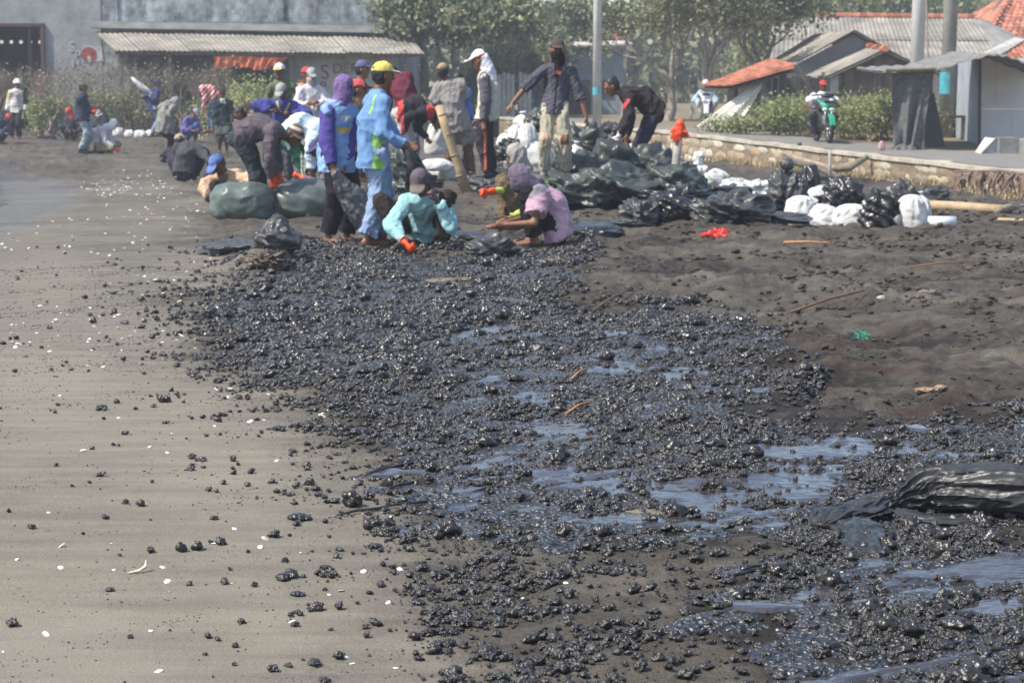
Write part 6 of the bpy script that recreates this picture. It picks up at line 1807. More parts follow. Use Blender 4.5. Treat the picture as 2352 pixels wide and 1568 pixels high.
def blob(name, label, cat, u, v, w, h, dep, m, seed, amp=.16, freq=3.0, rot=0.0, box=2.6, lift=0.0, sub=5, group=None, taper=0.0, knot=False, d=None, flatten=.55, lean=0.0):
    """crumpled bag or sack standing at photo place (u, v): w x h photo units, dep metres deep"""
    p = G(u, v) if d is None else None
    if p is None:
        p = P(u, v, d)
    s = p[1] / F
    V, T = ICO[sub]; V = V.copy()
    e = 2.0 / box
    V = np.sign(V) * np.abs(V) ** e                                  # towards a rounded box
    V /= np.abs(V).max(0)
    low = V[:, 2] < -flatten
    V[:, 2] = np.where(low, -flatten + (V[:, 2] + flatten) * .15, V[:, 2])
    if taper: V[:, :2] *= (1 - taper * np.clip((V[:, 2] + .4) / 1.4, 0, 1) ** 1.5)[:, None]
    N = V / np.linalg.norm(V, axis=1, keepdims=True)
    V0 = V
    ra = seed * 1.7; ca, sa = math.cos(ra), math.sin(ra)
    Va = V0 @ np.array([[ca, sa, .3], [-sa, ca, -.2], [.2, -.1, 1.0]]) * np.array([.38, 1.0, 1.15])   # folds run mostly one way
    if m is WHITE: c = crease(Va, seed, freq * .9, 3) * 1.3 + (fbm3(V0 * 1.3, 2, seed + 3) - .5) * 1.3
    else: c = crease(Va, seed, freq * 1.25, 4) * 2.0 + crease(Va, seed + 50, freq * 3.2, 3) * .5 + (fbm3(V0 * 1.3, 2, seed + 3) - .5) * 1.3
    V = V + N * (c * amp)[:, None]
    if taper > .05 or m is WHITE:                                     # gathered cloth: folds running up to the neck
        th = np.arctan2(V0[:, 1], V0[:, 0]); up = np.clip((V0[:, 2] + .3) / 1.3, 0, 1)
        V[:, :2] *= (1 + (.10 * np.abs(np.sin(th * 4 + seed + 1.5 * V0[:, 2])) + .07 * np.sin(th * 7 + 2 * seed) - .05) * (.25 + up))[:, None]
        V[:, 2] += .16 * up ** 2 * np.sin(th * 2 + seed) * np.hypot(V0[:, 0], V0[:, 1])
    W = np.array([w * s / 2, dep / 2, h * s / (1 + flatten)])
    zmin = V[:, 2].min(); V[:, 2] -= zmin; V[:, 2] *= (1 + flatten) / V[:, 2].max()
    V = V * W
    V[:, 0] += lean * V[:, 2]
    if rot: c_, s_ = math.cos(rot), math.sin(rot); V[:, :2] = V[:, :2] @ np.array([[c_, s_], [-s_, c_]])
    base = p + np.array([0, dep * .25, lift - .015])
    me = fast_mesh(name, V, T)
    if knot:
        t = empty(name, base); tag(t, label, cat, group); obj('bag', me, m, t)
        kv, kt = ICO[4]; kk = kv + kv * (crease(kv, seed + 5, 5) * .35)[:, None]
        obj('knot', fast_mesh('knot', kk * np.array([w * s * .16, w * s * .16, w * s * .14]), kt), m, t).location = (lean * h * s, 0, h * s + w * s * .06)
        return t
    o = obj(name, me, m); o.location = base; tag(o, label, cat, group)
    return o

def loft(name, label, cat, pts, radii, m, folds=9, amp=.16, seed=0, twist=0.0, n=72, sub=10, fold_amp=None, parent=None, up=(0, 0, 1), crumple=0.0, cfreq=28.0):
    pts = np.array(pts, float); radii = np.array(radii, float)
    k = (len(pts) - 1) * sub + 1
    t = np.linspace(0, len(pts) - 1, k); i0 = np.clip(t.astype(int), 0, len(pts) - 2); f = t - i0
    g = lambda A, i: A[np.clip(i, 0, len(A) - 1)]
    def cr(A):
        a, b, c, d = g(A, i0 - 1), g(A, i0), g(A, i0 + 1), g(A, i0 + 2); ff = f[:, None]
        return .5 * ((2 * b) + (c - a) * ff + (2 * a - 5 * b + 4 * c - d) * ff ** 2 + (3 * b - a - 3 * c + d) * ff ** 3)
    C0 = cr(pts); Rr = np.maximum(cr(radii), .004)
    fa = np.interp(t, np.arange(len(pts)), fold_amp if fold_amp is not None else [amp] * len(pts))
    T = np.gradient(C0, axis=0); T /= np.linalg.norm(T, axis=1, keepdims=True) + 1e-9
    U = np.tile(np.array(up, float), (k, 1)); U -= (U * T).sum(1, keepdims=True) * T; U /= np.linalg.norm(U, axis=1, keepdims=True) + 1e-9
    S = np.cross(T, U)
    th = np.linspace(0, 2 * math.pi, n, endpoint=False)
    rg = np.random.default_rng(seed)
    V = np.zeros((k, n, 3))
    for j in range(k):
        tt = j / (k - 1)
        w = (vn2(np.cos(th) * 1.5 + 5 + tt * 3, np.sin(th) * 1.5 + 5 + tt * 4.0, seed) + .6 * vn2(np.cos(th) * 4 + 9 + tt * 9, np.sin(th) * 4 + 9, seed + 4)) * 3.2
        ph = th * folds + twist * t[j] + w * 2
        r = 1 + fa[j] * ((1 - np.abs(np.sin(ph / 2))) - .4 + .5 * (1 - np.abs(np.sin(ph * .81 + 2 * w))) - .2) + .1 * (vn2(th * 2 + 9, np.full(n, tt * 9), seed + 2) - .5)
        V[j] = C0[j] + (np.cos(th) * Rr[j, 0] * r)[:, None] * S[j] + (np.sin(th) * Rr[j, 1] * r)[:, None] * U[j]
    Q = []
    for j in range(k - 1):
        a = j * n + np.arange(n); b = j * n + (np.arange(n) + 1) % n
        Q.append(np.stack([a, b, b + n, a + n], 1))
    V = V.reshape(-1, 3)
    Q = np.concatenate(Q)
    if crumple > 0:
        N = -vnormals(V, Q); N *= np.sign(((V - np.repeat(C0, n, 0)) * N).sum(1, keepdims=True) + 1e-9)
        V = V + N * ((crease(V * np.array([.5, 1, 1.2]), seed + 60, cfreq, 4) * 1.4 + crease(V, seed + 70, cfreq * 2.1, 4) * .7) * crumple)[:, None]
    base = V.mean(0); base[2] = V[:, 2].min()
    V = np.concatenate([V, C0[:1], C0[-1:]]); e0, e1 = k * n, k * n + 1
    ar = np.arange(n); nx = (ar + 1) % n
    Q = np.concatenate([Q, np.stack([nx, ar, np.full(n, e0), np.full(n, e0)], 1), np.stack([(k - 1) * n + ar, (k - 1) * n + nx, np.full(n, e1), np.full(n, e1)], 1)])
    tri = Q[:, 2] == Q[:, 3]
    me = bpy.data.meshes.new(name); me.from_pydata([tuple(v) for v in (V - base)], [], [tuple(q[:3]) if x else tuple(q) for q, x in zip(Q.tolist(), tri)])
    me.polygons.foreach_set('use_smooth', np.ones(len(me.polygons), bool))
    o = obj(name, me, m, parent)
    if parent is None: o.location = base; tag(o, label, cat)
    else: o.location = Vector(base.tolist()) - Vector(parent_loc(parent))
    return o

def sack(label, u, v, w, h, dep, seed, d=None, m=None):
    """filled woven sack: flat bottom, bulging sides, gathered top"""
    p = G(u, v) if d is None else P(u, v, d)
    k = p[1] / F; W, H = w * k / 2, h * k; D = dep / 2
    rg = random.Random(seed); lx, ly = rg.uniform(-.14, .14) * H, rg.uniform(-.1, .1) * H
    p = p + np.array([0, D * .6, -.02])
    if rg.random() < .5: prof = [(0, .82), (.06, .98), (.3, 1.04), (.58, .96), (.8, .66), (.9, .3), (.96, .24), (1.04, .36)]
    else: prof = [(0, .85), (.06, 1.0), (.3, 1.05), (.6, .95), (.85, .74), (.97, .42), (1.0, .12)]
    pts = [p + np.array([lx * f * f, ly * f * f, f * H]) for f, _ in prof]
    fa = [.04 + .3 * max(0, f - .35) for f, _ in prof]
    return loft('white_sack', label, 'sack', pts, [(W * r, D * r) for _, r in prof], m, rg.choice((7, 9, 11)), .1, seed, rg.uniform(-.3, .3), 64, 6, fa, None, (0, 1, 0))

BLACK = plastic('black_plastic', (.016, .016, .017), .3, .3, .5, .2, 7)
CHAR = plastic('charcoal_plastic', (.05, .051, .052), .42, .25, .45, .18, 7)
GREEN = plastic('green_black_plastic', (.04, .05, .046), .42, .3, .5, .18, 6)
GREENL = plastic('grey_green_plastic', (.088, .112, .102), .4, .12, .5, .1, 4)
WHITE = mat('white_sack', (.52, .52, .51), .75, .2, 4, .3, 26, .3)
CLEAR = plastic('milky_plastic', (.5, .51, .5), .4, .2, .5, .4, 12)
TEAL = plastic('teal_plastic', (.09, .16, .17), .4, .2)

# big air-filled green bags held by the bending worker
blob('green_bag', 'fat grey green plastic bag lying before the peach shirt', 'plastic bag', 553, 505, 148, 90, .62, GREENL, 3, .085, 2.4, -.1, 2.6, flatten=.7)
blob('green_bag', 'fat grey green plastic bag tilted behind the purple hood', 'plastic bag', 680, 500, 172, 92, .62, GREENL, 8, .09, 2.2, .1, 2.4, flatten=.65, lean=.3)
blob('green_bag', 'small crushed end of a green bag between the two fat ones', 'plastic bag', 612, 470, 45, 55, .3, GREENL, 9, .12, 3.0)
# black sheet and tarred clump at the head of the slick
blob('black_sheet', 'crumpled charcoal plastic sack standing in front of the bending worker', 'plastic sack', 632, 582, 118, 92, .5, CHAR, 11, .3, 2.6, .1, 2.2, taper=.35, sub=5)
blob('black_sheet', 'flat tail of charcoal plastic spread to the seaward side', 'plastic sheet', 540, 588, 170, 40, .7, CHAR, 14, .34, 2.8, .2, 2.0)
blob('tarred_clump', 'brown tar-soaked clump of rubbish at the top of the slick', 'rubbish', 612, 622, 96, 52, .36, mat('tarred_rubbish', (.045, .034, .026), .5, .6, 12, 1.0, 24, .5, col2=(.13, .095, .06)), 16, .45, 6.0)
# the black bag being tied
blob('black_bag', 'black plastic bag being tied by the squatting pink shirt', 'plastic bag', 1112, 588, 112, 62, .32, CHAR, 21, .22, 3.6, .25, 2.2, lean=.35)
blob('black_sheet', 'flat black plastic between the two squatting workers', 'plastic sheet', 1070, 552, 110, 22, .5, BLACK, 23, .25, 2.6)
blob('black_sheet', 'dark plastic scrap under the bare feet of the pink shirt', 'plastic sheet', 1170, 582, 80, 20, .3, CHAR, 25, .3, 3.4)
blob('black_sheet', 'flat dark plastic spread right of the pink shirt', 'plastic sheet', 1372, 545, 130, 34, .9, BLACK, 27, .22, 2.0)

# heap of green-black sacks in the middle
gg = 'green black sacks in the big heap'
for k, (u, v, w, h, dp, sd_, rot, am, mt) in enumerate([(1262, 472, 120, 70, .7, 31, .2, .3, GREEN), (1345, 478, 200, 95, .9, 32, -.1, .3, GREEN), (1440, 474, 190, 110, .9, 33, .1, .32, GREEN), (1530, 470, 160, 95, .8, 34, .3, .32, GREEN),
                                                     (1590, 462, 90, 80, .6, 35, 0, .3, GREEN), (1330, 440, 170, 100, .8, 36, .4, .3, GREEN), (1410, 430, 150, 115, .7, 37, .2, .34, GREEN), (1500, 428, 150, 105, .8, 38, -.3, .34, GREEN),
                                                     (1380, 398, 110, 80, .6, 39, .2, .28, GREEN), (1468, 400, 80, 78, .4, 40, 0, .3, CHAR), (1420, 465, 120, 50, .6, 41, .1, .34, CHAR), (1335, 470, 90, 40, .5, 42, 0, .34, CHAR), (1560, 425, 90, 60, .5, 43, 0, .3, GREEN), (1290, 410, 90, 50, .5, 44, 0, .3, GREEN)]):
    lab = ['at the end nearest the pink shirt', 'largest, at the foot of the heap', 'in the middle of the heap', 'under the glove post', 'at the right foot of the glove post', 'on the slope before the masked worker', 'high on the heap', 'high on the heap toward the post', 'folded, before the boots of the masked worker', 'dark, topmost under the bending worker', 'dark, sunk in the front of the heap', 'dark, at the front edge', 'behind the glove post', 'behind, beside the masked worker'][k]
    blob('heap_sack', 'crumpled green black plastic sack ' + lab, 'plastic sack', u, v, w, h, dp, mt, sd_, am * 1.25, 3.0, rot, 2.0, group=gg, lift=0, flatten=.45)
# black heap to the right
for k, (u, v, w, h, dp, sd_, rot, am, mt) in enumerate([(1470, 520, 110, 70, .5, 51, .2, .32, CHAR), (1540, 512, 140, 75, .6, 52, 0, .32, BLACK), (1580, 490, 210, 70, .7, 53, .1, .3, BLACK), (1640, 520, 110, 70, .5, 54, .2, .3, CHAR), (1700, 516, 150, 88, .6, 55, 0, .3, CHAR),
                                                     (1755, 500, 130, 60, .6, 56, .1, .3, BLACK), (1800, 520, 150, 34, .8, 57, .1, .2, CHAR), (1440, 525, 90, 28, .5, 58, 0, .3, CHAR), (1680, 470, 150, 45, .6, 59, 0, .28, BLACK)]):
    lab = ['at the left end of the black heap', 'second from the left end of the black heap', 'long, lying across the black heap', 'low, before the middle of the black heap', 'largest and greyest in the black heap', 'behind the largest grey one', 'flat sheet before the white sacks', 'flat scrap at the left end', 'long, at the back of the black heap'][k]
    blob('black_bag', 'crumpled black plastic bag ' + lab, 'plastic bag', u, v, w, h, dp, mt, sd_, am * 1.25, 3.2, rot, 2.0, group='black bags in the low heap', flatten=.45)
# white sacks and their black liners at the right
for k, (u, v, w, h, dp, sd_, tp, mt, nm, kn) in enumerate([(1842, 512, 76, 66, .36, 61, .35, WHITE, 'white_sack', 0), (1900, 517, 76, 48, .4, 62, .2, WHITE, 'white_sack', 0), (1958, 520, 84, 54, .36, 63, .35, WHITE, 'white_sack', 0), (2048, 522, 52, 62, .35, 64, .1, WHITE, 'white_sack', 0),
                                                       (2098, 522, 72, 78, .36, 65, .1, WHITE, 'white_sack', 0), (2128, 518, 32, 78, .3, 66, .1, WHITE, 'white_sack', 0), (1885, 482, 70, 58, .35, 67, .2, WHITE, 'white_sack', 0), (1990, 500, 60, 46, .35, 68, .2, WHITE, 'white_sack', 0), (2060, 470, 50, 46, .3, 69, .2, WHITE, 'white_sack', 0),
                                                       (1808, 492, 104, 110, .35, 71, .25, CHAR, 'black_bag', 1), (1858, 480, 60, 104, .3, 72, .1, BLACK, 'black_bag', 0), (1936, 506, 104, 108, .4, 73, -.1, BLACK, 'black_bag', 0), (2020, 527, 86, 100, .35, 74, .15, BLACK, 'black_bag', 0), (2074, 500, 78, 96, .3, 75, .1, CHAR, 'black_bag', 0), (2145, 462, 76, 40, .3, 76, 0, CHAR, 'black_bag', 0), (1745, 480, 70, 44, .4, 77, 0, CLEAR, 'milky_bag', 0)]):
    lab = ['filled, first from the black heap', 'low and round, second from the black heap', 'broad and round, in the middle of the row', 'narrow, under the curled black bag', 'tallest, at the right end of the row', 'narrow, behind the tallest white sack', 'behind the first white sack', 'half hidden behind the broad one', 'behind the curled black bag',
           'standing, with a knotted top like a hooded figure', 'glossy, beside the knotted bag', 'glossy and open, on top of the white sacks', 'curled over the front of the white sacks', 'resting on the tallest white sack', 'lying, at the far right of the sacks', 'thin milky, behind the black heap'][k]
    if nm == 'white_sack': sack('white woven sack ' + lab, u, v, w, h, dp, sd_, None, WHITE); continue
    blob(nm, {'white_sack': 'white woven sack ', 'black_bag': 'black plastic bag ', 'milky_bag': 'plastic bag '}[nm] + lab, 'sack' if nm == 'white_sack' else 'plastic bag', u, v, w, h, dp, mt, sd_, .13 if mt is WHITE else .3, 2.8 if mt is WHITE else 3.4, 0, 2.9 if mt is WHITE else 2.3, taper=tp, knot=bool(kn), group=None)
# milky and white plastic behind the post
for k, (u, v, w, h, mt) in enumerate([(1645, 432, 62, 46, WHITE), (1690, 440, 70, 34, CLEAR), (1735, 448, 90, 40, CLEAR), (1612, 408, 30, 30, WHITE), (1606, 380, 26, 34, WHITE), (1780, 455, 50, 30, CLEAR)]):
    blob('white_plastic', 'white plastic scrap ' + ['bunched right of the glove post', 'thin and torn beside the bunched one', 'milky and flat behind the black heap', 'small, close behind the glove post', 'upright behind the glove post', 'low, left of the knotted black bag'][k], 'plastic scrap', u, v, w, h, .35, mt, 80 + k, .3, 3.0)
# sacks between and behind the workers
for k, (u, v, w, h, dd, mt) in enumerate([(1000, 352, 52, 74, 27.5, WHITE), (1012, 408, 62, 40, 26, WHITE), (1000, 392, 86, 30, 25.6, WHITE), (1216, 352, 48, 70, 26.5, WHITE), (1186, 338, 42, 52, 27.5, WHITE), (1160, 346, 40, 46, 28, WHITE), (1236, 398, 84, 76, 25.4, WHITE), (1205, 300, 50, 44, 29, WHITE), (1322, 385, 46, 60, 25.5, WHITE),
                                        (1232, 312, 64, 70, 28, GREEN), (1172, 372, 70, 60, 26.5, GREEN), (1330, 372, 120, 96, 26.5, GREEN), (1160, 420, 100, 54, 25, CHAR), (955, 452, 90, 70, 24, GREEN), (918, 448, 84, 120, 23.5, GREEN), (1140, 445, 90, 40, 23.6, CHAR), (1085, 440, 70, 40, 24, CHAR), (990, 430, 60, 36, 24.5, CHAR), (1270, 430, 60, 40, 24, GREEN), (1400, 345, 90, 70, 27, CHAR), (945, 420, 40, 46, 24.5, CHAR), (1195, 430, 70, 36, 24, GREEN)]):
    lab = ['standing left of the grey T-shirt', 'low behind the bare legs', 'flattened behind the bare legs', 'upright behind the cream vest', 'behind the track pants', 'small, by the track pants', 'fanned open at the boots of the masked worker', 'atop the back of the heap', 'between the knees of the masked worker',
           'behind the outstretched arm', 'beside the track pants', 'bulging behind the ripped jeans', 'low beside the striped track pants', 'below the reaching sleeve', 'tall, hanging below the reaching hand', 'flat behind the squatting wrap', 'flat at the foot of the bamboo pole', 'flat left of the bamboo pole', 'low before the masked worker', 'under the hands of the bending worker', 'beside the pale jeans', 'low, behind the patterned scarf'][k]
    if mt is WHITE and k not in (2, 6): sack('white sack ' + lab, u, v, w, h, .4, 110 + k, dd, WHITE); continue
    blob('white_sack' if mt is WHITE else 'dark_bag', ('white sack ' if mt is WHITE else 'dark plastic bag ') + lab, 'sack' if mt is WHITE else 'plastic bag', u, v, w, h, .4, mt, 110 + k, .15 if mt is WHITE else .32, 3.0, 0, 2.4, d=dd if v < 400 or dd > 25 else None, taper=.2)
# far bags at the left
for k, (u, v, w, h, mt) in enumerate([(270, 313, 28, 22, WHITE), (296, 314, 24, 17, WHITE), (322, 316, 30, 18, WHITE), (345, 314, 26, 17, WHITE), (470, 300, 22, 18, WHITE), (232, 318, 46, 70, BLACK), (160, 320, 44, 40, TEAL), (105, 320, 46, 10, CHAR), (515, 330, 44, 66, CHAR), (545, 316, 60, 40, CHAR), (595, 318, 60, 26, BLACK)]):
    lab = ['first of the far row by the bushes', 'second of the far row by the bushes', 'third of the far row by the bushes', 'last of the far row, under the navy shirt', 'beside the violet shirt', 'held open by the olive cap', 'teal, before the red hood', 'flat beside the white helmet', 'grey, hanging before the dark green jacket', 'low, right of the dark green jacket', 'low, behind the bending beanie'][k]
    blob('white_sack' if mt is WHITE else 'far_bag', ('small white sack ' if mt is WHITE else 'plastic bag ') + lab, 'sack' if mt is WHITE else 'plastic bag', u, v, w, h, .35, mt, 150 + k, .12 if mt is WHITE else .22, 2.4, sub=4, taper=.2)

# hanging bags in hands
loft('white_bag', 'white bag swung up behind the navy football shirt', 'plastic bag', [P(302, 178, 56.8), P(312, 188, 56.8), P(328, 202, 56.8), P(345, 212, 56.8)], [(.03, .03), (.1, .06), (.14, .08), (.05, .05)], WHITE, 5, .25, 3, .5, 40, 6)
dA = 17.9
loft('held_bag', 'grey plastic bag trailing from the hand of the purple hood', 'plastic bag', [P(768, 396, dA - .2), P(790, 430, dA - .15), P(830, 480, dA - .1), P(868, 530, dA), P(884, 548, dA + .05)], [(.02, .03), (.04, .08), (.06, .13), (.05, .11), (.02, .03)], plastic('smoke_plastic', (.10, .105, .11), .35, .2), 7, .3, 3)
loft('held_bag', 'black plastic bag hanging from the hand of the yellow cap', 'plastic bag', [P(938, 338, 17.6), P(952, 380, 17.6), P(962, 430, 17.7), P(965, 470, 17.8)], [(.03, .03), (.08, .07), (.1, .1), (.05, .06)], BLACK, 7, .3, 4)

# the black bag lying in the slick at the right
def slick_bag():
    g = lambda u, v, dz=0: G(u, v) + np.array([0, 0, dz])
    t = empty('black_bag', G(2120, 1200)); tag(t, 'big twisted black plastic bag lying in the oil at the right edge', 'plastic bag')
    B2 = plastic('wet_black_plastic', (.03, .031, .033), .42, .35, .4, .1, 9)
    pts = [g(2480, 1188, .05), g(2400, 1190, .075), g(2300, 1182, .085), g(2200, 1175, .075), g(2120, 1170, .06), g(2070, 1172, .04), g(2046, 1176, .028)]
    loft('bag_body', '', '', pts, [(.05, .055), (.10, .075), (.12, .085), (.11, .08), (.08, .06), (.042, .038), (.026, .024)], B2, 9, .2, 5, 1.3, 150, 18, [.12, .13, .12, .16, .35, .5, .5], t, (0, 0, 1), .008, 24)
    pts = [g(2052, 1176, .03), g(2010, 1184, .028), g(1960, 1196, .026), g(1915, 1210, .03), g(1884, 1222, .02)]
    loft('bag_mouth', '', '', pts, [(.03, .028), (.07, .024), (.09, .022), (.075, .026), (.03, .012)], B2, 8, .35, 6, .6, 120, 16, [.5, .4, .3, .3, .2], t, (0, 0, 1), .009, 30)
    pts = [g(1950, 1205, .012), g(1968, 1232, .02), g(1990, 1262, .02), g(2010, 1285, .005)]
    loft('bag_flap', '', '', pts, [(.07, .02), (.075, .028), (.07, .024), (.05, .01)], plastic('oiled_plastic', (.025, .026, .026), .3, .3, .5, .12, 12), 7, .3, 7, .4, 90, 14, None, t, (0, 0, 1), .008, 30)
    pts = [g(2060, 1185, .012), g(2120, 1204, .012), g(2200, 1210, .012), g(2270, 1204, .01)]
    loft('bag_fold', '', '', pts, [(.03, .016), (.05, .018), (.05, .016), (.02, .008)], B2, 6, .4, 9, .4, 60, 10, None, t)
slick_bag()
# ------------------------------------------------------------------ posts, sticks, driftwood, litter
BAMBOO = mat('bamboo', (.36, .27, .165), .7, .25, 6, .25, 20, .3)
OLDWOOD = mat('driftwood', (.25, .20, .145), .9, .4, 8, .6, 18)
def stick(name, label, cat, pts, rad, m, n=8, nodes=0):
    b = np.array(pts[0], float)
    t = MB().tube(pts, rad, n).build(name, m, None, tuple(b), smooth=True)
    tag(t, label, cat)
    return t
a = P(1008, 243, 22.5); b = G(1073, 447)
a = P(1008, 243, b[1] - .1)
t = empty('bamboo_pole', b); tag(t, 'bamboo pole leaning beside the grey T-shirt, its foot in the sand', 'pole')
MB().tube([b - (a - b) * .04, b + (a - b) * .3 + [.01, 0, 0], b + (a - b) * .65 - [.006, 0, 0], a], [.058, .056, .052, .05], 14).build('cane', BAMBOO, t, smooth=True)
for f in (.22, .45, .68, .9):
    c = b + (a - b) * f; MB().tube([c - unit(a - b) * .012, c + unit(a - b) * .012], [.061 - .01 * f, .061 - .01 * f], 14).build('node_ring', mat('bamboo_node', (.26, .19, .11), .8), t, smooth=True)
# post with an orange rubber glove
b = G(1552, 452); d = b[1]
t = empty('wooden_post', b); tag(t, 'weathered wooden post standing in the heap', 'post')
MB().tube([b - [0, 0, .2], P(1552, 380, d), P(1560, 300, d)], [.055, .052, .047], 12).build('shaft', mat('grey_post', (.30, .28, .25), .9, .3, 6, .5, 18), t, smooth=True)
top = P(1561, 300, d); k = d / F
v = Vol(top + [-.32, -.25, -.3], top + [.32, .25, .28], .011)
v.cap(P(1562, 286, d), P(1561, 306, d), .055, .062, .02); v.cap(P(1562, 282, d), P(1576, 308, d), .03, .035, .03, (np.array([0, 1., 0]), .6)); v.cap(P(1560, 290, d), P(1544, 302, d), .04, .03, .03)
for (u0, v0, u1, v1) in ((1546, 300, 1541, 318), (1551, 302, 1548, 324), (1557, 304, 1554, 326), (1562, 306, 1561, 322), (1575, 302, 1584, 312)):
    v.cap(P(u0, v0, d - .05), P(u1, v1, d - .055), .022, .014, .012)
o = sdf_obj('orange_glove', v, mat('rubber_glove_240_80_25', (.5, .08, .01)), None, top, .008, 14, 3); o.location = top; tag(o, 'orange rubber glove draped over the wooden post, fingers hanging', 'glove')
# red glove on the sand
c = G(1645, 545)
v = Vol(c + [-.35, -.25, -.05], c + [.35, .25, .2], .010); k = c[1] / F
gp_ = lambda u, w, dz: np.array([c[0] + (u - 1645) * k, c[1] + w, c[2] + dz])
v.cap(gp_(1632, 0, .03), gp_(1662, .02, .035), .045, .05, .03); v.cap(gp_(1662, .02, .05), gp_(1682, 0, .02), .03, .016, .02)
for (u0, u1, w, z) in ((1628, 1608, -.05, .012), (1630, 1612, .03, .03), (1640, 1648, -.08, .01), (1652, 1664, -.09, .012), (1645, 1642, .02, .09), (1660, 1670, .06, .07)):
    v.cap(gp_(u0, 0, .03), gp_(u1, w, z), .024, .014, .012)
o = sdf_obj('red_glove', v, plastic('red_rubber', (.52, .022, .016), .4, .15), None, c, .006, 16, 5); o.location = c; tag(o, 'crumpled bright red rubber glove on the dark sand', 'glove')
# poles and sticks
g = lambda u, v, dz=0: G(u, v) + np.array([0, 0, dz])
stick('bamboo_log', 'pale bamboo log lying behind the white sacks at the right', 'log', [g(2136, 482, .05), g(2200, 485, .05), g(2300, 492, .05)], [.06, .06, .055], BAMBOO, 12)
stick('split_log', 'splintered dark end of a log beyond the pale bamboo', 'log', [g(2290, 494, .05), g(2318, 490, .06), g(2340, 484, .03)], [.05, .05, .01], OLDWOOD)
stick('bamboo_log', 'thin split bamboo lying below the pale log', 'stick', [g(2280, 508, .02), g(2380, 512, .02)], .018, BAMBOO)
stick('bamboo_log', 'bamboo log half hidden behind the knotted black bag', 'log', [g(1860, 468, .05), g(1960, 466, .05), g(1985, 466, .05)], .045, BAMBOO)
b = G(1906, 430); stick('thin_stake', 'thin upright stake before the motorbike', 'stake', [b, P(1906, 345, b[1])], [.028, .024], mat('grey_post', (.30, .28, .25)))
b = P(1844, 372, 36.5); stick('iron_peg', 'short stub standing on the sea wall left of the rider', 'peg', [P(1837, 340, 39.5), P(1836, 328, 39.5)], [.04, .045], mat('dark_iron', (.05, .045, .045), .8))
o = MB().tube([g(2132, 524, .06), g(2194, 524, .06)], .06, 18).build('white_pipe', mat('white_pvc', (.6, .62, .66), .5, .08, 5), None, tuple(g(2132, 524)), smooth=True); tag(o, 'short white pipe lying at the end of the sack row', 'pipe')
stick('driftwood_log', 'forked grey driftwood log leaning on the sea wall', 'driftwood', [P(1800, 352, 37), P(1850, 372, 36.2), P(1902, 390, 35.2), P(1950, 384, 35), P(1992, 362, 35.6)], [.05, .07, .09, .08, .04], OLDWOOD, 9)
stick('driftwood_log', 'dark driftwood branch under the forked log', 'driftwood', [P(1812, 372, 36), P(1870, 382, 35.4), P(1920, 404, 34), P(1944, 416, 33.5)], [.05, .06, .06, .02], mat('driftwood_dark', (.10, .085, .07), .9, .4, 8), 8)
for k, (u0, v0, u1, v1, r, m) in enumerate([(1365, 718, 1448, 674, .008, 0), (1818, 722, 1985, 684, .009, 0), (1300, 958, 1360, 940, .007, 1), (1312, 880, 1348, 862, .008, 1), (1800, 562, 1915, 568, .013, 1), (2230, 565, 2262, 563, .012, 0), (2088, 618, 2240, 610, .008, 0)]):
    lab = ['bent brown twig at the slick edge', 'long dark twig across the trampled sand', 'orange reed lying in the oil film', 'short orange reed above the tar mound', 'pale bamboo sliver on dark sand below the black heap', 'short dark stick far up the sand', 'thin stick on the far trampled sand'][k]
    p0, p1 = G(u0, v0, True), G(u1, v1, True); mid = (p0 + p1) / 2 + [0, .03, .03]
    stick('twig', lab, 'twig', [p0 + [0, 0, .015], mid, p1 + [0, 0, .03]], [r, r * .9, r * .6], [mat('twig_brown', (.14, .075, .04), .8, .3, 20), mat('reed_orange', (.30, .15, .06), .7, .3, 20)][m], 6)
# oily reeds combed along the tide line
for k, (u0, v0, u1, v1) in enumerate([(760, 1192, 870, 1172), (830, 1180, 985, 1158), (812, 1100, 950, 1068), (870, 1078, 985, 1060), (880, 1130, 960, 1112), (1330, 1232, 1420, 1218), (1650, 1340, 1730, 1318), (1690, 1320, 1760, 1308), (1060, 1140, 1180, 1118), (1440, 1262, 1560, 1240), (2150, 1500, 2230, 1486), (2200, 1520, 2352, 1492)]):
    p0, p1 = G(u0, v0, True), G(u1, v1, True)
    stick('oiled_reed', 'oil-blackened reed %s' % ['pointing down the open sand', 'beside the wide low tar lump', 'upper of the pair at the slick edge', 'lower of the pair at the slick edge', 'short, near a bright shell', 'at the lower rim of the slick', 'on the bare patch below the slick', 'just above the bare patch', 'inside the slick beside a shell', 'along the lower rim, right part', 'short, near the lower right corner', 'long, near the lower right corner'][k], 'reed',
          [p0 + [0, 0, .004], (p0 + p1) / 2 + [0, 0, .012], p1 + [0, 0, .008]], [.002, .005, .0055], TAR, 7)
# dry palm frond against the wall
def frond():
    t = empty('palm_frond', G(2270, 462)); tag(t, 'dry brown palm frond slumped against the sea wall', 'palm frond')
    m = mat('dry_frond', (.14, .10, .075), .9, .4, 9, .3, 20)
    rg = random.Random(5)
    r0, r1 = P(2190, 395, 28.6), P(2420, 412, 27.2)
    MB().tube([r0, (r0 + r1) / 2 + [0, 0, .06], r1], [.02, .025, .03], 6).build('rib', m, t)
    for k in range(120):
        f = rg.random(); a = r0 * (1 - f) + r1 * f + np.array([0, 0, .05 * math.sin(f * 3)])
        dn = np.array([rg.uniform(-.35, .2), rg.uniform(-.45, -.05), -rg.uniform(.18, .42)])
        w = np.array([.022, 0, .008]); mdl = a + dn * .5 + np.array([0, -.05, .07]); e = a + dn
        mb = MB(); mb.add([a - w * .5, a + w * .5, mdl + w, mdl - w, e], [(0, 1, 2, 3), (3, 2, 4)]); mb.build('leaflet', m, t)
frond()
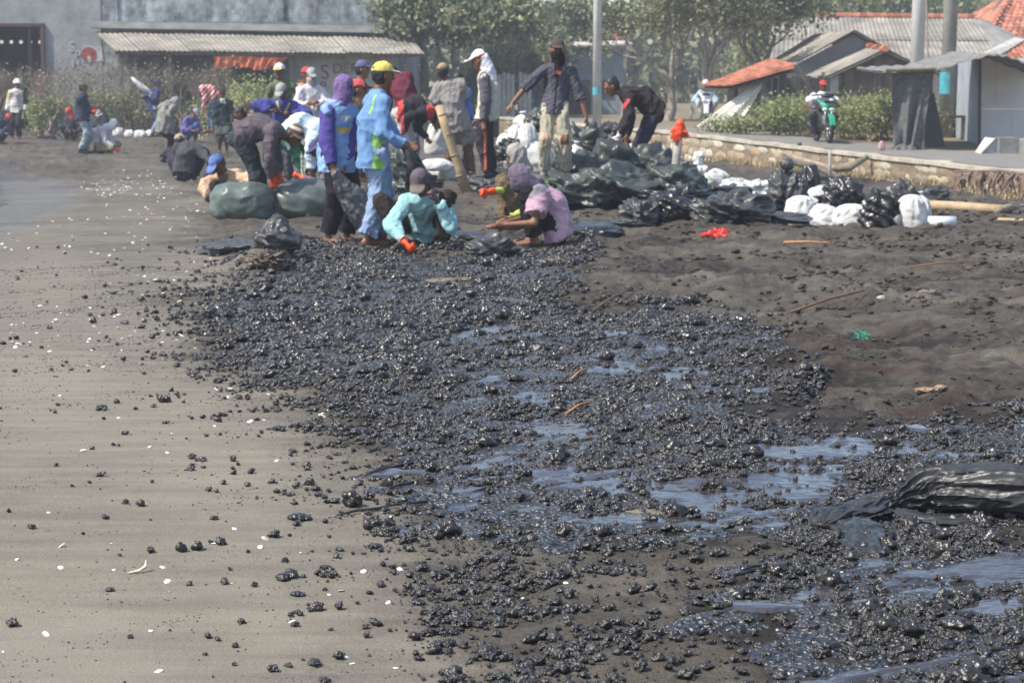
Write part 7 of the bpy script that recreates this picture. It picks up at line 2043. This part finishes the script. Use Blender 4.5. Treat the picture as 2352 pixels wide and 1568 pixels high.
# green string, stones, small litter
def string(label, u, v, w, seed, m):
    rg = random.Random(seed); c = G(u, v, True); k = c[1] / F; mb = MB()
    for s in range(22):
        p = c + np.array([rg.gauss(0, .26) * w * k, rg.gauss(0, .07), .01]); a = rg.uniform(0, 6.28); ln = rg.uniform(.03, .09); pts = []
        for i in range(4):
            q = p + np.array([math.cos(a + .5 * i) * ln * i / 3, math.sin(a + .5 * i) * ln * i / 3, 0]); q[2] = float(gz(q[0], q[1])[0]) + .006 + rg.uniform(0, .02); pts.append(q)
        mb.tube(pts, .0021, 4)
    o = mb.build('string_tangle', m, None, tuple(c)); tag(o, label, 'string')
GS = mat('green_string', (.04, .33, .22), .6, .2, 9)
string('tangle of bright green plastic string on the trampled sand', 1985, 778, 56, 3, GS)
for k, (u, v, w, h, m, lab, cat) in enumerate([(2025, 695, 38, 22, (.40, .36, .29), 'pale crusted stone on the dark sand', 'stone'), (2135, 678, 60, 18, (.2, .17, .13), 'sandy brown clod beside the pale stone', 'clod'), (2130, 895, 60, 12, (.26, .17, .10), 'ochre piece of bark near the lower trampled sand', 'bark'), (2160, 888, 30, 12, (.32, .24, .16), 'short pale bark chip', 'bark'),
                                              (1066, 1172, 40, 13, (.46, .38, .24), 'yellowish broken shell standing in the tar', 'shell'), (2270, 932, 20, 8, (.7, .69, .67), 'white shell on the dark sand below the bark', 'shell'), (2230, 700 + 20, 26, 12, (.06, .055, .05), 'dark rubber scrap on the sand', 'scrap'), (1690, 650, 44, 14, (.05, .05, .06), 'dark flattened scrap above the slick', 'scrap'),
                                              (1485, 1188, 110, 22, (.15, .13, .085), 'grainy olive sand clod inside the slick', 'sand clod'), (1045, 650, 130, 16, (.16, .13, .09), 'brown sand island high in the slick', 'sand clod'), (1270, 610, 90, 20, (.15, .125, .09), 'brown sand hump at the upper slick edge', 'sand clod'), (2350, 536, 20, 5, (.5, .12, .13), 'red and blue plastic sliver far right', 'scrap'), (2150, 425, 26, 16, (.5, .10, .09), 'red plastic bottle below the sea wall', 'bottle'), (2345, 476, 24, 10, (.6, .3, .3), 'pink white scrap at the right edge below the wall', 'scrap'), (2025, 347, 18, 26, (.5, .3, .3), 'small pinkish block on the sea wall by the net', 'block'),
                                              (130, 759, 18, 5, (.35, .12, .05), 'rust orange splinter on the far tan sand', 'splinter'), (207, 856, 10, 8, (.4, .14, .06), 'orange pebble on tan sand', 'pebble'), (690, 1125, 30, 8, (.28, .16, .1), 'reddish brown shell beside the pitted tar ball', 'shell'), (352, 966, 18, 9, (.36, .27, .15), 'ochre shell on tan sand', 'shell')]):
    kw = dict(d=37.2) if v < 400 else {}
    blob('litter_' + cat.replace(' ', '_') if cat in ('scrap', 'block', 'splinter') else cat.replace(' ', '_'), lab, cat, u, v, w, h, max(w * (P(u, v, 10)[1] * 0 + .0012), .03), mat('litter_%d' % k, m, .85, .35, 30, .6, 60), 200 + k, .3, 5.0, .2, 2.0, sub=4, **kw)
# bone
def bone():
    c = G(310, 1322, True); k = c[1] / F
    v = Vol(c - .1, c + .1, .003)
    p = lambda u, vv, dz: np.array([c[0] + (u - 310) * k, c[1] - (vv - 1322) * k * 3.0, c[2] + dz])
    v.cap(p(295, 1324, .004), p(320, 1320, .007), .003, .005, .004); v.cap(p(320, 1320, .007), p(332, 1316, .016), .005, .005, .004); v.cap(p(332, 1316, .016), p(331, 1312, .03), .005, .003, .004)
    o = sdf_obj('bone', v, mat('bone', (.62, .55, .44), .7, .15, 30), None, c); o.location = c; tag(o, 'small curved bone on smooth tan sand', 'bone')
bone()

# ------------------------------------------------------------------ shells
def shells():
    rg = np.random.default_rng(33)
    meshes = []
    for k in range(5):
        V = []; n = 12; lev = 4
        for l in range(lev):
            a = l / (lev - 1) * math.pi / 2
            for j in range(n):
                th = 2 * math.pi * j / n
                rib = 1 + .06 * math.cos(th * 6) + (.12 * rg.normal() if k > 2 else 0)
                V.append((math.cos(a) * math.cos(th) * rib, math.cos(a) * math.sin(th) * (.6 if k % 2 else .75) * rib, math.sin(a) * .35))
        Fc = [(l * n + j, l * n + (j + 1) % n, (l + 1) * n + (j + 1) % n, (l + 1) * n + j) for l in range(lev - 1) for j in range(n)]
        me = bpy.data.meshes.new('shell'); me.from_pydata(V, [], Fc); me.polygons.foreach_set('use_smooth', np.ones(len(Fc), bool))
        me.materials.append([mat('shell_white', (.74, .73, .69), .5, .12, 40), mat('shell_cream', (.62, .54, .42), .5, .2, 40)][k == 4])
        meshes.append(me)
    n = 9000
    y = np.sqrt(rg.uniform(4.5 ** 2, 34 ** 2, n)); x = rg.uniform(-.27, .08, n) * y
    zb = gbase(x, y); u, v = project(x, y, zb)
    sd = poly_sd(u, v, CORE)
    band = .25 + .9 * sst(.5, .65, fbm2(x * .35, y * .9, 3, 301))
    pr = np.clip(band, 0, 1) * sst(40, -60, sd) * (u > -40) * (darkness(u, v) < .5) * np.clip(y / 10, .55, 1.0) * .42
    pr *= ((x > shore_x(y) + .4))
    keep = rg.uniform(0, 1, n) < pr
    x, y, u, v = x[keep], y[keep], u[keep], v[keep]; m = len(x)
    s = .006 + .011 * rg.uniform(0, 1, m) ** 1.6 + .0005 * np.clip(y - 9, 0, 12)
    z = gz(x, y) + .001
    rot = np.stack([rg.normal(0, .25, m), rg.normal(0, .25, m), rg.uniform(0, 6.28, m)], 1)
    idx = rg.integers(0, 5, m)
    vis = (s / y) * (v < 1568) * (u > 0) * (u < 2352)
    single = np.zeros(m, bool); single[np.argsort(-vis)[:290]] = True; single &= vis > 0
    src = [bpy.data.objects.new('shell_shape_%d' % k, me) for k, me in enumerate(meshes)]
    sc = np.stack([s * rg.uniform(.8, 1.35, m), s, s * rg.uniform(.5, 1.1, m)], 1)
    gn_scatter('shell_bits', 'many small white shell fragments strewn along the tide lines', np.stack([x, y, z], 1)[~single], sc[~single], rot[~single], idx[~single], src, 'shells')
    for i in np.where(single)[0]:
        o = bpy.data.objects.new('shell', meshes[int(idx[i])]); COL.objects.link(o)
        o.location = (x[i], y[i], z[i]); o.rotation_euler = rot[i]; o.scale = sc[i]
        tag(o, 'small white shell lying on the tan sand', 'shell', 'shells on the sand')
shells()

# ------------------------------------------------------------------ motorbikes
def motorbike(label, base, yaw, s, col, riderlab, rider):
    t = empty('motorbike', base); tag(t, label, 'motorbike')
    c, sn = math.cos(yaw), math.sin(yaw)
    def W(x, f, z):        # x to the bike's left, f forward, z up
        fx, fy = math.sin(yaw), -math.cos(yaw); lx, ly = -fy, fx
        return np.array(base) + s * np.array([fx * f + lx * x, fy * f + ly * x, z])
    rub = mat('tyre', (.02, .02, .021), .7, .2, 20); steel = mat('bike_steel', (.25, .25, .26), .35, .1, 9, 0, 40, .5, .8); blk = mat('bike_black', (.022, .022, .024), .4, .2, 9)
    bodym = mat('bike_paint_%d' % int(col[1] * 100), col, .25, .05, 9, 0, 40, .5, 0, None, (1, 1, 1), .6); white = mat('bike_white', (.6, .6, .6), .3, .05)
    for f in (.62, -.62):
        ring = [W(0, f + .26 * math.cos(a), .28 + .26 * math.sin(a)) for a in np.linspace(0, 2 * math.pi, 22)]
        w = empty('wheel', (0, 0, 0)); w.parent = t
        MB().tube(ring, .045 * s, 8, cap=False).build('tyre', rub, w, smooth=True)
        mb = MB(); mb.tube([W(0, f + .21 * math.cos(a), .28 + .21 * math.sin(a)) for a in np.linspace(0, 2 * math.pi, 22)], .018 * s, 6, cap=False)
        for a in np.linspace(0, 2 * math.pi, 6)[:-1]: mb.tube([W(0, f, .28), W(0, f + .2 * math.cos(a), .28 + .2 * math.sin(a))], .014 * s, 5)
        mb.tube([W(-.07, f, .28), W(.07, f, .28)], .03 * s, 8)
        mb.build('rim', steel, w, smooth=True)
    mb = MB()
    for x in (-.075, .075): mb.tube([W(x, .62, .28), W(x * .9, .42, .86)], .024 * s, 8)
    mb.build('fork', steel, t, smooth=True)
    mb = MB(); V = []
    for k, a in enumerate(np.linspace(.25, 2.6, 9)):
        for x in (-.065, 0, .065): V.append(W(x, .62 + .33 * math.cos(a), .28 + .33 * math.sin(a) + (.02 if x == 0 else 0)))
    mb.add(V, [(3 * k + j, 3 * k + j + 1, 3 * k + j + 4, 3 * k + j + 3) for k in range(8) for j in range(2)]); mb.build('front_mudguard', bodym, t, smooth=True)
    # front shield: a curved leg guard with a nose
    v = Vol(W(0, .4, .75) - .55 * s, W(0, .4, .75) + .55 * s, .018 * s); fw = W(0, 1, 0) - W(0, 0, 0); lf = W(1, 0, 0) - W(0, 0, 0)
    fwu, lfu = unit(fw), unit(lf); A = np.stack([lfu, fwu, [0, 0, 1]])
    v.ell(W(0, .43, .74), (.13 * s, .08 * s, .14 * s), A, .02); v.cap(W(-.1, .38, .8), W(-.2, .3, .92), .05 * s, .03 * s, .03); v.cap(W(.1, .38, .8), W(.2, .3, .92), .05 * s, .03 * s, .03)
    sdf_obj('front_shield', v, bodym, t, np.array(base))
    v = Vol(W(0, .4, .9) - .4 * s, W(0, .4, .9) + .4 * s, .016 * s)
    v.ell(W(0, .40, 1.0), (.15 * s, .09 * s, .06 * s), A, .02); sdf_obj('handlebar_cover', v, blk, t, np.array(base))
    for x in (-.075, .075):
        v = Vol(W(x, .5, .72) - .15 * s, W(x, .5, .72) + .15 * s, .012 * s); v.ell(W(x, .50, .70), (.065 * s, .03 * s, .04 * s), A, 0); sdf_obj('headlight', v, white, t, np.array(base))
    MB().tube([W(-.34, .3, 1.0), W(-.12, .38, 1.02), W(.12, .38, 1.02), W(.34, .3, 1.0)], .018 * s, 8).build('handlebar', blk, t, smooth=True)
    for x in (-.3, .3):
        MB().tube([W(x * .8, .36, 1.02), W(x, .34, 1.14)], .008 * s, 5).build('mirror_stem', blk, t)
        MB().box(W(x, .34, 1.17), (.09 * s, .02 * s, .05 * s), rz=yaw).build('mirror', blk, t)
    v = Vol(W(0, -.2, .6) - .85 * s, W(0, -.2, .6) + .85 * s, .025 * s)
    v.cap(W(0, .2, .48), W(0, -.75, .68), .13 * s, .1 * s, .05); v.cap(W(0, .3, .36), W(0, -.3, .36), .12 * s, .14 * s, .05); sdf_obj('rear_body', v, blk, t, np.array(base))
    v = Vol(W(0, -.3, .75) - .6 * s, W(0, -.3, .75) + .6 * s, .022 * s); v.cap(W(0, .05, .74), W(0, -.6, .8), .12 * s, .1 * s, .03, (np.array([0, 0, 1.]), .6)); sdf_obj('seat', v, blk, t, np.array(base))
    MB().tube([W(-.13, -.1, .3), W(-.16, -.7, .38)], .04 * s, 8).build('exhaust', steel, t, smooth=True)
    MB().box(W(0, .53, .86), (.2 * s, .01, .07 * s), rz=yaw).build('number_plate', blk, t)
b = gp(1890, 41.0); b[2] += .04
motorbike('green and black scooter ridden along the path toward us', b, R(4), .94, (.02, .26, .15), '', None)
dB = 41.25
q = lambda u, v, o=0: (u, v, o)
person('rider in red cap and white shirt on the green scooter', (1886, 262, .15), (1889, 215, .05), (1890, 200, .03), (1914, 247, -.2), (1864, 247, -.2), (1902, -.2), (1872, -.15), d=dB, fv=318, H=1.6, yaw=5, hyaw=5, q=2, shirt=(226, 224, 236), sleeve='short', hem=.05, loose=.03, pants=(48, 48, 62), hat='cap', hatcol=(206, 34, 34), shoes=(40, 40, 44), el=(.8, .2, -.4), er=(-.8, .2, -.4), kl=(.5, -1, .3), kr=(-.5, -1, .3), skin=SKIN_DARK)
b = gp(1622, 54, .34)
motorbike('white scooter coming along behind the bare tree', b, R(-6), 1.0, (.5, .52, .55), '', None)
person('rider in pale blue jacket and white helmet on the far scooter', (1620, 240, .15), (1621, 212, .05), (1621, 200, .03), (1634, 234, -.2), (1608, 234, -.2), (1628, -.2), (1614, -.2), d=54.2, fv=272, H=1.58, yaw=0, q=3, shirt=(150, 186, 198), hem=.05, loose=.03, pants=(190, 190, 196), hat='helmet', hatcol=(214, 190, 196), shoes=(60, 60, 60), kl=(.5, -1, .3), kr=(-.5, -1, .3), el=(.8, .2, -.4), er=(-.8, .2, -.4))

# ------------------------------------------------------------------ haze in the air over the beach
mb = MB().box((0, 60, 4.6), (190, 136, 14.0))
hm = bpy.data.materials.new('haze'); hm.use_nodes = True; hn = hm.node_tree
hn.nodes.remove(hn.nodes['Principled BSDF'])
pv = hn.nodes.new('ShaderNodeVolumePrincipled'); pv.inputs['Color'].default_value = (.86, .91, 1.0, 1); pv.inputs['Density'].default_value = .0014; pv.inputs['Anisotropy'].default_value = .2
hn.links.new(pv.outputs[0], hn.nodes['Material Output'].inputs['Volume'])
o = mb.build('haze', hm); tag(o, 'thin smoky haze hanging over the beach', 'haze', kind='stuff')

# dry grass and creepers along the foot of the sea wall
def wall_grass():
    r2 = np.random.default_rng(12); n = 4200
    y = r2.uniform(25, 46, n); x = wall_x(y) - np.abs(r2.normal(0, .12, n)) - .04
    k = sst(.5, .62, fbm2(y * .9, y * 0, 3, 15)); keep = r2.uniform(0, 1, n) < .15 + .85 * k; x, y = x[keep], y[keep]; n = len(x)
    z = gz(x, y, False); h = r2.uniform(.05, .2, n); a = r2.uniform(0, 6.28, n); w = .008
    b = np.stack([x, y, z - .02], 1); lean = np.stack([np.cos(a) * h * .5, np.sin(a) * h * .5, h], 1); sd2 = np.stack([-np.sin(a) * w, np.cos(a) * w, 0 * a], 1)
    V = np.stack([b - sd2, b + sd2, b + lean * .55 + sd2 * .8 + [0, 0, .02], b + lean], 1).reshape(-1, 3)
    me = fast_mesh('dry_grass', V, np.arange(4 * n).reshape(n, 4)); o = obj('dry_grass', me, mat('straw', (.32, .25, .14), .9, .35, 2))
    tag(o, 'straw coloured dry grass along the foot of the sea wall', 'grass', kind='stuff')
wall_grass()
